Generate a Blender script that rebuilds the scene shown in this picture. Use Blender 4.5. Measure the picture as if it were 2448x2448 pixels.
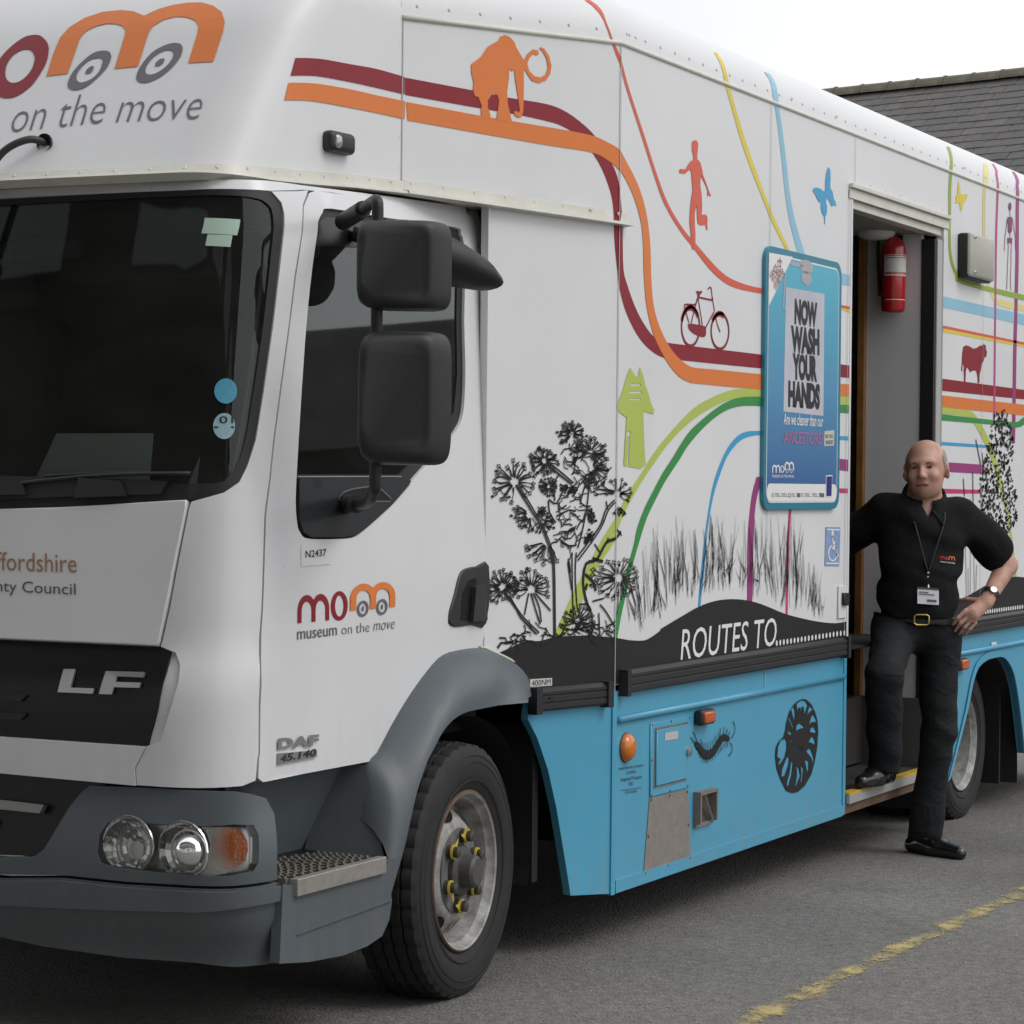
import bpy, bmesh, math, random
import numpy as np
from mathutils import Vector, Matrix
from mathutils.geometry import delaunay_2d_cdt
random.seed(7); rnd=random.Random(11)
SC=bpy.context.scene; COL=SC.collection
for o in list(bpy.data.objects): bpy.data.objects.remove(o)
# ---------------------------------------------------------------- camera
cd=bpy.data.cameras.new('camera'); cam_o=bpy.data.objects.new('camera',cd); COL.objects.link(cam_o)
cd.sensor_width=36; cd.lens=36*5833/2448; cd.clip_start=.05; cd.clip_end=900
Fv=Vector((0.88728919,0.46106181,-0.01182842)); Rv=Vector((0.46117597,-0.88725236,0.00999913)); Uv=Vector((0.00588457,0.01432711,0.99988005))
m=Matrix.Identity(4)
for i in range(3): m[i][0]=Rv[i]; m[i][1]=Uv[i]; m[i][2]=-Fv[i]
m.translation=Vector((-6.494,-3.44,1.53)); cam_o.matrix_world=m; SC.camera=cam_o
# ---------------------------------------------------------------- world: bright overcast sky
SUN_EL,SUN_AZ=math.radians(50),math.radians(172)
w=bpy.data.worlds.new('World'); SC.world=w; w.use_nodes=True; nt=w.node_tree; nt.nodes.clear()
sky=nt.nodes.new('ShaderNodeTexSky'); sky.sky_type='NISHITA'; sky.sun_disc=False; sky.sun_elevation=SUN_EL; sky.sun_rotation=SUN_AZ
sky.air_density=1.2; sky.dust_density=4; sky.ozone_density=1
hs=nt.nodes.new('ShaderNodeHueSaturation'); hs.inputs['Saturation'].default_value=.18
mx=nt.nodes.new('ShaderNodeMix'); mx.data_type='RGBA'; mx.inputs[0].default_value=.72; mx.inputs[7].default_value=(12.2,12.4,12.8,1)
cn=nt.nodes.new('ShaderNodeTexNoise'); cn.inputs['Scale'].default_value=3.2; cn.inputs['Detail'].default_value=6; ct=nt.nodes.new('ShaderNodeTexCoord'); nt.links.new(ct.outputs['Generated'],cn.inputs['Vector'])
cc_=nt.nodes.new('ShaderNodeValToRGB'); cc_.color_ramp.elements[0].position=.32; cc_.color_ramp.elements[0].color=(10.6,10.9,11.5,1); cc_.color_ramp.elements[1].position=.62; cc_.color_ramp.elements[1].color=(13.2,13.3,13.5,1); nt.links.new(cn.outputs[0],cc_.inputs[0]); nt.links.new(cc_.outputs[0],mx.inputs[7])
bg=nt.nodes.new('ShaderNodeBackground'); bg.inputs[1].default_value=.10; ow=nt.nodes.new('ShaderNodeOutputWorld')
nt.links.new(sky.outputs[0],hs.inputs['Color']); nt.links.new(hs.outputs[0],mx.inputs[6]); nt.links.new(mx.outputs[2],bg.inputs[0]); nt.links.new(bg.outputs[0],ow.inputs[0])
sl=bpy.data.lights.new('sun','SUN'); sl.energy=.8; sl.angle=math.radians(25); sl.color=(1,.97,.93)
so=bpy.data.objects.new('sun',sl); COL.objects.link(so)
# direction towards the sun (Nishita rotation is measured clockwise from +Y)
sd=Vector((math.sin(SUN_AZ)*math.cos(SUN_EL),math.cos(SUN_AZ)*math.cos(SUN_EL),math.sin(SUN_EL)))
so.rotation_euler=sd.to_track_quat('Z','Y').to_euler(); so.location=sd*60
vs=SC.view_settings; vs.view_transform='Standard'; vs.look='None'; vs.gamma=1; vs.use_curve_mapping=False; vs.exposure=0.12
SC.cycles.use_denoising=True; SC.cycles.max_bounces=8; SC.cycles.transparent_max_bounces=16
# ---------------------------------------------------------------- helpers
MAT={}
def mat(name,col,rough=.5,metal=0.,spec=.5,coat=0.,var=0.,vscale=6.,bump=0.,bscale=80.,dirt=None,alpha=None,trans=0.,rvar=0.,emis=None,specks=0.):
    if name in MAT: return MAT[name]
    M=bpy.data.materials.new(name); M.use_nodes=True; n=M.node_tree.nodes; l=M.node_tree.links
    b=n['Principled BSDF']; b.inputs['Base Color'].default_value=(*col,1); b.inputs['Roughness'].default_value=rough; b.inputs['Metallic'].default_value=metal
    b.inputs['Specular IOR Level'].default_value=spec; b.inputs['Coat Weight'].default_value=coat; b.inputs['Coat Roughness'].default_value=.12
    if trans: b.inputs['Transmission Weight'].default_value=trans
    if emis: b.inputs['Emission Color'].default_value=(*emis[0],1); b.inputs['Emission Strength'].default_value=emis[1]
    tc=n.new('ShaderNodeTexCoord'); src=None
    if var or dirt or rvar:
        nz=n.new('ShaderNodeTexNoise'); nz.inputs['Scale'].default_value=vscale; nz.inputs['Detail'].default_value=8; nz.inputs['Roughness'].default_value=.62
        l.new(tc.outputs['Object'],nz.inputs['Vector'])
        mp=n.new('ShaderNodeMapRange'); mp.inputs['From Min'].default_value=.3; mp.inputs['From Max'].default_value=.7; mp.inputs['To Min'].default_value=1-var; mp.inputs['To Max'].default_value=1+var*.5
        l.new(nz.outputs[0],mp.inputs['Value'])
        mm=n.new('ShaderNodeMix'); mm.data_type='RGBA'; mm.blend_type='MULTIPLY'; mm.inputs[0].default_value=1; mm.inputs[6].default_value=(*col,1); l.new(mp.outputs[0],mm.inputs[7]); src=mm.outputs[2]
        if rvar:
            rr=n.new('ShaderNodeMapRange'); rr.inputs['From Min'].default_value=.3; rr.inputs['From Max'].default_value=.7; rr.inputs['To Min'].default_value=rough-rvar; rr.inputs['To Max'].default_value=rough+rvar; l.new(nz.outputs[0],rr.inputs['Value']); l.new(rr.outputs[0],b.inputs['Roughness'])
    if dirt:  # (colour, z0, z1, strength, streak scale): road grime that thins out above z1
        sp=n.new('ShaderNodeSeparateXYZ'); l.new(tc.outputs['Object'],sp.inputs[0])
        g=n.new('ShaderNodeMapRange'); g.inputs['From Min'].default_value=dirt[2]; g.inputs['From Max'].default_value=dirt[1]; l.new(sp.outputs['Z'],g.inputs['Value'])
        sc_=n.new('ShaderNodeMapping'); sc_.inputs['Scale'].default_value=(14,14,2.2); l.new(tc.outputs['Object'],sc_.inputs[0])
        n2=n.new('ShaderNodeTexNoise'); n2.inputs['Scale'].default_value=1.6; n2.inputs['Detail'].default_value=9; l.new(sc_.outputs[0],n2.inputs['Vector'])
        r2=n.new('ShaderNodeMapRange'); r2.inputs['From Min'].default_value=.45; r2.inputs['From Max'].default_value=.72; l.new(n2.outputs[0],r2.inputs['Value'])
        mu=n.new('ShaderNodeMath'); mu.operation='MULTIPLY'; l.new(g.outputs[0],mu.inputs[0]); l.new(r2.outputs[0],mu.inputs[1])
        m3=n.new('ShaderNodeMath'); m3.operation='MULTIPLY'; m3.inputs[1].default_value=dirt[3]; l.new(mu.outputs[0],m3.inputs[0])
        dm=n.new('ShaderNodeMix'); dm.data_type='RGBA'; l.new(m3.outputs[0],dm.inputs[0]); l.new(src,dm.inputs[6]); dm.inputs[7].default_value=(*dirt[0],1); src=dm.outputs[2]
    if specks and src:   # stone chips and stuck-on flies
        s1_=n.new('ShaderNodeTexVoronoi'); s1_.inputs['Scale'].default_value=9; l.new(tc.outputs['Object'],s1_.inputs['Vector'])
        lt=n.new('ShaderNodeMath'); lt.operation='LESS_THAN'; lt.inputs[1].default_value=.022; l.new(s1_.outputs['Distance'],lt.inputs[0])
        sm2=n.new('ShaderNodeMath'); sm2.operation='MULTIPLY'; sm2.inputs[1].default_value=specks; l.new(lt.outputs[0],sm2.inputs[0])
        ds=n.new('ShaderNodeMix'); ds.data_type='RGBA'; l.new(sm2.outputs[0],ds.inputs[0]); l.new(src,ds.inputs[6]); ds.inputs[7].default_value=(.10,.09,.08,1); src=ds.outputs[2]
    if src: l.new(src,b.inputs['Base Color'])
    if bump:
        bz=n.new('ShaderNodeTexNoise'); bz.inputs['Scale'].default_value=bscale; bz.inputs['Detail'].default_value=4; l.new(tc.outputs['Object'],bz.inputs['Vector'])
        bn=n.new('ShaderNodeBump'); bn.inputs['Strength'].default_value=bump; bn.inputs['Distance'].default_value=.004; l.new(bz.outputs[0],bn.inputs['Height']); l.new(bn.outputs[0],b.inputs['Normal'])
    MAT[name]=M; return M
def glass(name,tint,gloss=.06,rough=.02,ior=1.5,dust=.028):
    if name in MAT: return MAT[name]
    M=bpy.data.materials.new(name); M.use_nodes=True; n=M.node_tree.nodes; l=M.node_tree.links; n.clear()
    o=n.new('ShaderNodeOutputMaterial'); t=n.new('ShaderNodeBsdfTransparent'); t.inputs[0].default_value=(*tint,1)
    g=n.new('ShaderNodeBsdfGlossy'); g.inputs['Roughness'].default_value=rough; g.inputs[0].default_value=(.9,.95,.95,1)
    f=n.new('ShaderNodeFresnel'); f.inputs[0].default_value=ior; mx=n.new('ShaderNodeMixShader')
    l.new(f.outputs[0],mx.inputs[0]); l.new(t.outputs[0],mx.inputs[1]); l.new(g.outputs[0],mx.inputs[2])
    # a thin film of road dust and wiper smears
    tc=n.new('ShaderNodeTexCoord'); mp=n.new('ShaderNodeMapping'); mp.inputs['Scale'].default_value=(1.5,1.5,4); nz=n.new('ShaderNodeTexNoise'); nz.inputs['Scale'].default_value=2.2; nz.inputs['Detail'].default_value=8
    rg=n.new('ShaderNodeMapRange'); rg.inputs['From Min'].default_value=.35; rg.inputs['From Max'].default_value=.75; rg.inputs['To Min'].default_value=dust*.3; rg.inputs['To Max'].default_value=dust
    df=n.new('ShaderNodeBsdfDiffuse'); df.inputs[0].default_value=(.5,.5,.47,1); m2=n.new('ShaderNodeMixShader')
    l.new(tc.outputs['Object'],mp.inputs[0]); l.new(mp.outputs[0],nz.inputs['Vector']); l.new(nz.outputs[0],rg.inputs['Value']); l.new(rg.outputs[0],m2.inputs[0]); l.new(mx.outputs[0],m2.inputs[1]); l.new(df.outputs[0],m2.inputs[2]); l.new(m2.outputs[0],o.inputs[0])
    MAT[name]=M; return M
def link(o,parent=None):
    COL.objects.link(o)
    if parent is not None: o.parent=parent
    return o
def mesh(name,vs,fs,mt=None,parent=None,smooth=False,auto=None,kind=None):
    me=bpy.data.meshes.new(name); me.from_pydata([tuple(v) for v in vs],[],[tuple(f) for f in fs]); me.update()
    if mt is not None: me.materials.append(mt)
    if smooth: me.polygons.foreach_set('use_smooth',[True]*len(me.polygons))
    o=link(bpy.data.objects.new(name,me),parent)
    if auto is not None:
        me.polygons.foreach_set('use_smooth',[True]*len(me.polygons)); me.set_sharp_from_angle(angle=math.radians(auto))
    if kind: o['kind']=kind
    return o
def empty(name,loc=(0,0,0)):
    o=bpy.data.objects.new(name,None); o.location=loc; o.empty_display_size=.1; return link(o)
def tag(o,label=None,cat=None,group=None,kind=None):
    if label: o['label']=label
    if cat: o['category']=cat
    if group: o['group']=group
    if kind: o['kind']=kind
    return o
class MB:
    def __init__(s): s.v=[]; s.f=[]
    def add(s,vs,fs):
        b=len(s.v); s.v+= [tuple(v) for v in vs]; s.f+=[tuple(b+i for i in f) for f in fs]; return s
    def box(s,x0,x1,y0,y1,z0,z1):
        return s.add([(x0,y0,z0),(x1,y0,z0),(x1,y1,z0),(x0,y1,z0),(x0,y0,z1),(x1,y0,z1),(x1,y1,z1),(x0,y1,z1)],[(0,3,2,1),(4,5,6,7),(0,1,5,4),(1,2,6,5),(2,3,7,6),(3,0,4,7)])
    def tube(s,pts,r,n=10,cap=True):
        pts=[Vector(p) for p in pts]; rs=r if isinstance(r,(list,tuple)) else [r]*len(pts)
        prev=None; rings=[]
        for i,p in enumerate(pts):
            t=(pts[min(i+1,len(pts)-1)]-pts[max(i-1,0)]).normalized()
            if prev is None:
                a=Vector((0,0,1)) if abs(t.z)<.9 else Vector((1,0,0)); u=t.cross(a).normalized()
            else: u=(prev-t*prev.dot(t)).normalized()
            prev=u; v=t.cross(u)
            rings.append([p+(u*math.cos(2*math.pi*k/n)+v*math.sin(2*math.pi*k/n))*rs[i] for k in range(n)])
        b=len(s.v); s.v+=[tuple(q) for r_ in rings for q in r_]
        for i in range(len(rings)-1):
            for k in range(n): s.f.append((b+i*n+k,b+i*n+(k+1)%n,b+(i+1)*n+(k+1)%n,b+(i+1)*n+k))
        if cap: s.f.append(tuple(b+k for k in range(n))[::-1]); s.f.append(tuple(b+(len(rings)-1)*n+k for k in range(n)))
        return s
    def lathe(s,prof,c,axis='Y',n=48,a0=0,a1=2*math.pi):
        # prof: (radius, along)
        full=abs(a1-a0-2*math.pi)<1e-6; N=n if full else n+1; b=len(s.v)
        for r,h in prof:
            for k in range(N):
                a=a0+(a1-a0)*k/n
                if axis=='Y': s.v.append((c[0]+r*math.cos(a),c[1]+h,c[2]+r*math.sin(a)))
                elif axis=='Z': s.v.append((c[0]+r*math.cos(a),c[1]+r*math.sin(a),c[2]+h))
                else: s.v.append((c[0]+h,c[1]+r*math.cos(a),c[2]+r*math.sin(a)))
        for i in range(len(prof)-1):
            for k in range(n):
                k2=(k+1)%N
                s.f.append((b+i*N+k,b+i*N+k2,b+(i+1)*N+k2,b+(i+1)*N+k))
        return s
    def build(s,name,mt,parent=None,smooth=False,auto=None,kind=None,bev=0):
        o=mesh(name,s.v,s.f,mt,parent,smooth,auto,kind)
        if bev: bevel(o,bev)
        return o
def bevel(o,wd,seg=2,ang=35):
    md=o.modifiers.new('bevel','BEVEL'); md.width=wd; md.segments=seg; md.limit_method='ANGLE'; md.angle_limit=math.radians(ang); md.harden_normals=False
    return o
def inside(p,poly):
    x,y=p; c=False; n=len(poly); j=n-1
    for i in range(n):
        xi,yi=poly[i]; xj,yj=poly[j]
        if (yi>y)!=(yj>y) and x<(xj-xi)*(y-yi)/(yj-yi)+xi: c=not c
        j=i
    return c
def dens(poly,sp,closed=True,brk=None):
    out=[]; n=len(poly)
    for i in range(n if closed else n-1):
        a=poly[i]; b=poly[(i+1)%n]; out.append(a)
        ts=[]
        L=math.hypot(b[0]-a[0],b[1]-a[1]); k=int(L/sp)
        ts+=[j/(k+1) for j in range(1,k+1)]
        if brk is not None and (a[0]-brk)*(b[0]-brk)<0: ts.append((brk-a[0])/(b[0]-a[0])); ts.sort()
        out+=[(a[0]+(b[0]-a[0])*t,a[1]+(b[1]-a[1])*t) for t in ts]
    if not closed: out.append(poly[-1])
    return out
def crom(pts,k=4):
    out=[]; n=len(pts)
    for i in range(n-1):
        p0=pts[max(i-1,0)];p1=pts[i];p2=pts[i+1];p3=pts[min(i+2,n-1)]
        for j in range(k):
            t=j/k
            out.append(tuple(.5*((2*b)+(c-a)*t+(2*a-5*b+4*c-d)*t*t+(-a+3*b-3*c+d)*t**3) for a,b,c,d in zip(p0,p1,p2,p3)))
    out.append(tuple(pts[-1])); return out
SGN={}
def nrm(S,u,v):
    e=1e-4; a=Vector(S(u+e,v))-Vector(S(u-e,v)); b=Vector(S(u,v+e))-Vector(S(u,v-e))
    return a.cross(b).normalized()*SGN.get(S,1)
def onS(S,u,v,off=0.):
    p=Vector(S(u,v)); return p+nrm(S,u,v)*off if off else p
def tri2(outer,holes=(),sp=.06,brk=None,grid=True):
    loops=[dens(l,sp,True,brk) for l in [outer]+list(holes)]
    V=[];Eg=[]
    for l in loops:
        b=len(V); V+=[Vector(p) for p in l]; Eg+=[(b+i,b+(i+1)%len(l)) for i in range(len(l))]
    if grid:
        xs=[p[0] for p in loops[0]]; ys=[p[1] for p in loops[0]]
        nx=int((max(xs)-min(xs))/sp)+1; ny=int((max(ys)-min(ys))/sp)+1
        gx=[min(xs)+(i+.5)*sp for i in range(nx)]
        if brk is not None and min(xs)<brk<max(xs): gx=[g for g in gx if abs(g-brk)>.3*sp]+[brk]
        bp=np.array([(p.x,p.y) for p in V])
        for x in gx:
            for j in range(ny):
                y=min(ys)+(j+.5)*sp
                if inside((x,y),outer) and not any(inside((x,y),h) for h in holes):
                    if np.min((bp[:,0]-x)**2+(bp[:,1]-y)**2)>(sp*.3)**2: V.append(Vector((x,y)))
    r=delaunay_2d_cdt(V,Eg,[],0,1e-6); vv=r[0]; fs=[]
    polys=[outer]+list(holes)
    for f in r[2]:
        cx=sum(vv[i].x for i in f)/3; cy=sum(vv[i].y for i in f)/3
        if sum(inside((cx,cy),q) for q in loops)%2==1:
            a,b,c=(vv[i] for i in f)
            if abs((b-a).cross(c-a))>1e-10: fs.append(tuple(f))
    return [(v.x,v.y) for v in vv],fs
def panel(name,outer,S,mt,parent=None,holes=(),off=0.,th=0.,sp=.06,mirror=False,auto=40,bev=0,grid=True,kind=None,brk=None):
    vv,fs=tri2(outer,holes,sp,brk,grid)
    used=sorted({i for f in fs for i in f}); mp={i:k for k,i in enumerate(used)}
    flip=SGN.get(S,1)<0
    N=[nrm(S,*vv[i]) for i in used]; Pt=[Vector(S(*vv[i])) for i in used]
    V=[p+n*off for p,n in zip(Pt,N)]; Fc=[tuple(mp[i] for i in f) for f in fs]
    if flip: Fc=[f[::-1] for f in Fc]
    if th:
        nb=len(V); V+= [p+n*(off-th) for p,n in zip(Pt,N)]
        ed={}
        for f in Fc:
            for a,b in zip(f,f[1:]+f[:1]): ed[(a,b)]=1
        top=list(Fc)
        Fc+=[tuple(nb+i for i in f[::-1]) for f in top]
        for (a,b) in ed:
            if (b,a) not in ed: Fc.append((b,a,nb+a,nb+b))
    if mirror:
        nb=len(V); V+=[Vector((v.x,2*YC-v.y,v.z)) for v in V[:nb]]; Fc+=[tuple(nb+i for i in f[::-1]) for f in Fc[:]]
    o=mesh(name,V,Fc,mt,parent,auto=auto,kind=kind)
    if bev: bevel(o,bev,1,50)
    return o
def ribbon(pts,wd,closed=False):
    n=len(pts); vs=[];fs=[]; ws=wd if isinstance(wd,(list,tuple)) else [wd]*n
    for i,p in enumerate(pts):
        if closed: a=pts[(i-1)%n]; b=pts[(i+1)%n]
        else: a=pts[max(i-1,0)]; b=pts[min(i+1,n-1)]
        dx,dy=b[0]-a[0],b[1]-a[1]; L=math.hypot(dx,dy) or 1; nx,ny=-dy/L*ws[i]/2,dx/L*ws[i]/2
        vs+=[(p[0]+nx,p[1]+ny),(p[0]-nx,p[1]-ny)]
    for i in range(n if closed else n-1):
        j=(i+1)%n; fs.append((2*i,2*i+1,2*j+1,2*j))
    return vs,fs
def flat(name,v2,f2,S,off,mt,parent,kind=None):
    V=[onS(S,x,y,off) for x,y in v2]
    return mesh(name,V,f2,mt,parent,kind=kind)
class D2:   # collects flat print shapes on a surface
    def __init__(s): s.v=[]; s.f=[]
    def add(s,v,f):
        b=len(s.v); s.v+=list(v); s.f+=[tuple(b+i for i in q) for q in f]; return s
    def poly(s,outer,holes=(),sp=.05,grid=True,brk=None):
        v,f=tri2(outer,holes,sp,brk,grid); return s.add(v,f)
    def rib(s,pts,wd,closed=False): return s.add(*ribbon(pts,wd,closed))
    def ell(s,c,rx,ry,n=12):
        return s.add([(c[0]+rx*math.cos(2*math.pi*k/n),c[1]+ry*math.sin(2*math.pi*k/n)) for k in range(n)],[tuple(range(n))])
    def put(s,name,S,off,mt,parent,kind=None): return flat(name,s.v,s.f,S,off,mt,parent,kind)
_tc={}
def text2(body,bold=0.,shear=0.,space=1.):
    k=(body,bold,shear,space)
    if k in _tc: return _tc[k]
    cu=bpy.data.curves.new('t','FONT'); cu.body=body; cu.resolution_u=3; cu.offset=bold; cu.shear=shear; cu.space_character=space
    o=bpy.data.objects.new('t',cu); COL.objects.link(o); bpy.context.view_layer.update()
    me=bpy.data.meshes.new_from_object(o.evaluated_get(bpy.context.evaluated_depsgraph_get()))
    v=[(q.co.x,q.co.y) for q in me.vertices]; f=[tuple(p.vertices) for p in me.polygons]
    bpy.data.objects.remove(o); bpy.data.curves.remove(cu); bpy.data.meshes.remove(me)
    _tc[k]=(v,f); return v,f
def frame(o,r,t): # affine map of unit square onto surface coordinates
    return lambda x,y:(o[0]+(r[0]-o[0])*x+(t[0]-o[0])*y, o[1]+(r[1]-o[1])*x+(t[1]-o[1])*y)
def text_on(d,body,fr,ref='H',bold=0.,shear=0.,space=1.):
    v,f=text2(body,bold,shear,space); h=max(y for x,y in text2(ref,bold)[0]); x0=min(x for x,y in v); x1=max(x for x,y in v)
    M=frame(*fr); d.add([M((x-x0)/(x1-x0),y/h) for x,y in v],f); return d
def arch_m(d,fr,th=.27):
    st=.13; 
    t=th/2; M=frame(*fr); W=2+th; Hh=1.02+t; ph=math.acos(.5/(.5+t))
    def arc(c,rx,ry,a0,a1,n=12): return [(c-rx*math.cos(a0+(a1-a0)*k/n),.5+ry*math.sin(a0+(a1-a0)*k/n)) for k in range(n+1)]
    o=[(-t,0)]+arc(.5,.5+t,.52+t,0,math.pi-ph)+arc(1.5,.5+t,.52+t,ph,math.pi)[1:]+[(2+t,0),(2-t,0)]+arc(1.5,.5-t,.52-t,math.pi,0)+[(1+t,0),(1-t,0)]+arc(.5,.5-t,.52-t,math.pi,0)+[(t,0)]
    v,f=tri2(o,(),9,None,False); d.add([M((x+t)/W,y/Hh) for x,y in v],f)
    return d
def ring2(d,fr,c,rx,ry,tx,ty=None,n=28):
    M=frame(*fr); ty=ty or tx; v=[];f=[]
    for k in range(n):
        a=2*math.pi*k/n
        v+=[M(c[0]+rx*math.cos(a),c[1]+ry*math.sin(a)),M(c[0]+(rx-tx)*math.cos(a),c[1]+(ry-ty)*math.sin(a))]
    for k in range(n):
        j=(k+1)%n; f.append((2*k,2*k+1,2*j+1,2*j))
    return d.add(v,f)
def rbox(name,c,sz,mt,parent,r=.02,seg=3,rot=None,kind=None):
    mb=MB().box(-sz[0]/2,sz[0]/2,-sz[1]/2,sz[1]/2,-sz[2]/2,sz[2]/2)
    if rot is None: mb.v=[(x+c[0],y+c[1],z+c[2]) for x,y,z in mb.v]; o=mb.build(name,mt,parent,kind=kind)
    else:
        R_=rot.to_matrix() if hasattr(rot,'to_matrix') else rot
        mb.v=[tuple(R_@Vector(v)+Vector(c)) for v in mb.v]; o=mb.build(name,mt,parent,kind=kind)
    md=o.modifiers.new('bevel','BEVEL'); md.width=r; md.segments=seg; md.limit_method='NONE'
    o.data.polygons.foreach_set('use_smooth',[True]*len(o.data.polygons))
    return o
XS=.875; AL=math.atan(.229); CA=math.cos(AL); SA=math.sin(AL)
def lerp(a,b,t): return a+(b-a)*t
def pl(x,pts):
    if x<=pts[0][0]: return pts[0][1]
    for (a,b),(c,d) in zip(pts,pts[1:]):
        if x<=c: return b+(d-b)*(x-a)/(c-a)
    return pts[-1][1]
def sm(a,b,x):
    t=min(1,max(0,(x-a)/(b-a))); return t*t*(3-2*t)
RC=.195
def z0(s): return 3.0 if s>=XS else 3.0-(XS-s)*.072
def body(s,h):
    if s>=XS: X,Y,nx,ny=s,0.,0.,-1.
    else:
        d=XS-s; X,Y,nx,ny=XS-d*CA,d*SA,-SA,-CA
    z=z0(s); ex=0.
    if h<=z: return (X,Y,h)
    a=(h-z)/RC
    if a>math.pi/2: ex=(a-math.pi/2)*RC; a=math.pi/2
    i=RC*(1-math.cos(a))+ex
    return (X-nx*i,Y-ny*i,z+RC*math.sin(a))
def lipz(X): return pl(X,[(-1.1,2.352),(-.86,2.367),(-.6,2.380),(-.27,2.403),(.875,2.411)])
YC=1.25
def loft(w,xe,yside,xr,xfc,xfm,r,L1,L2,L3):
    # w in metres along plan: side (rear->front), corner, front to centre
    # side line y=yside(X), from X=xr to X=xe(start of corner)
    if w<=L1:
        X=lerp(xr,xe,w/L1); return X,yside(X)
    yc=yside(xfc)
    A=(xe,yside(xe)); B=(xfc,yc); Cc=(xfc,yc+r)
    if w<=L1+L2:
        t=(w-L1)/L2
        a,b,c=(1-t)**2,2*t*(1-t),t*t
        return a*A[0]+b*B[0]+c*Cc[0], a*A[1]+b*B[1]+c*Cc[1]
    t=(w-L1-L2)/L3
    Y=lerp(Cc[1],YC,t)
    q=(YC-Y)/(YC-Cc[1])
    # parabola, slope continuous enough
    return xfm+(xfc-xfm)*q*q, Y
CXF=[(.2,-1.27),(.95,-1.27),(1.46,-1.215),(2.32,-1.055),(2.37,-1.03),(2.42,-.97)]
CYS=[(1.2,.14),(2.22,.193),(2.32,.212),(2.42,.245)]
def cab(w,z):
    if w>CW: X,Y,Z=cab(2*CW-w,z); return (X,2*YC-Y,Z)
    xf=pl(z,CXF); ys=pl(z,CYS); r=.21
    xfc=xf+.05
    X,Y=loft(w,xfc+r,lambda x:ys,.25,xfc,xf,r,1.25,.33,.9)
    b=.028*(1-sm(1.0,1.1,z))*sm(1.15,1.45,w)
    k=sm(1.25,1.58,w)
    return (X-b*k,Y-b*(1-k),z)
CW=2.48
def nose(w,z):
    if w>NW: X,Y,Z=nose(2*NW-w,z); return (X,2*YC-Y,Z)
    xf=-1.085+.60*(z-2.352)+(1.6*(z-2.8)**2 if z>2.8 else 0)
    xfc=xf+.07
    ysd=lambda x:.237+(-.16-x)*.075
    X,Y=loft(w,xfc+.19,ysd,-.16,xfc,xf,.19,.6,.36,.75)
    return (X,Y,z)
NW=1.71
def bump(w,z):
    if w>BW: X,Y,Z=bump(2*BW-w,z); return (X,2*YC-Y,Z)
    # front bumper skin : slight barrel in z
    d=.045*sm(.40,.27,z) if z<.40 else 0
    xf=-1.31+d+.03*sm(.5,.75,z)
    r=.24; xfc=xf+.05
    X,Y=loft(w,xfc+r,lambda x:.015+d*.6+.03*sm(.55,.75,z),-.9,xfc,xf,r,.2,.38,.95)
    return (X,Y,z)
BW=1.53
def sideplane(Y0):
    return lambda x,z:(x,Y0,z)
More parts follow.
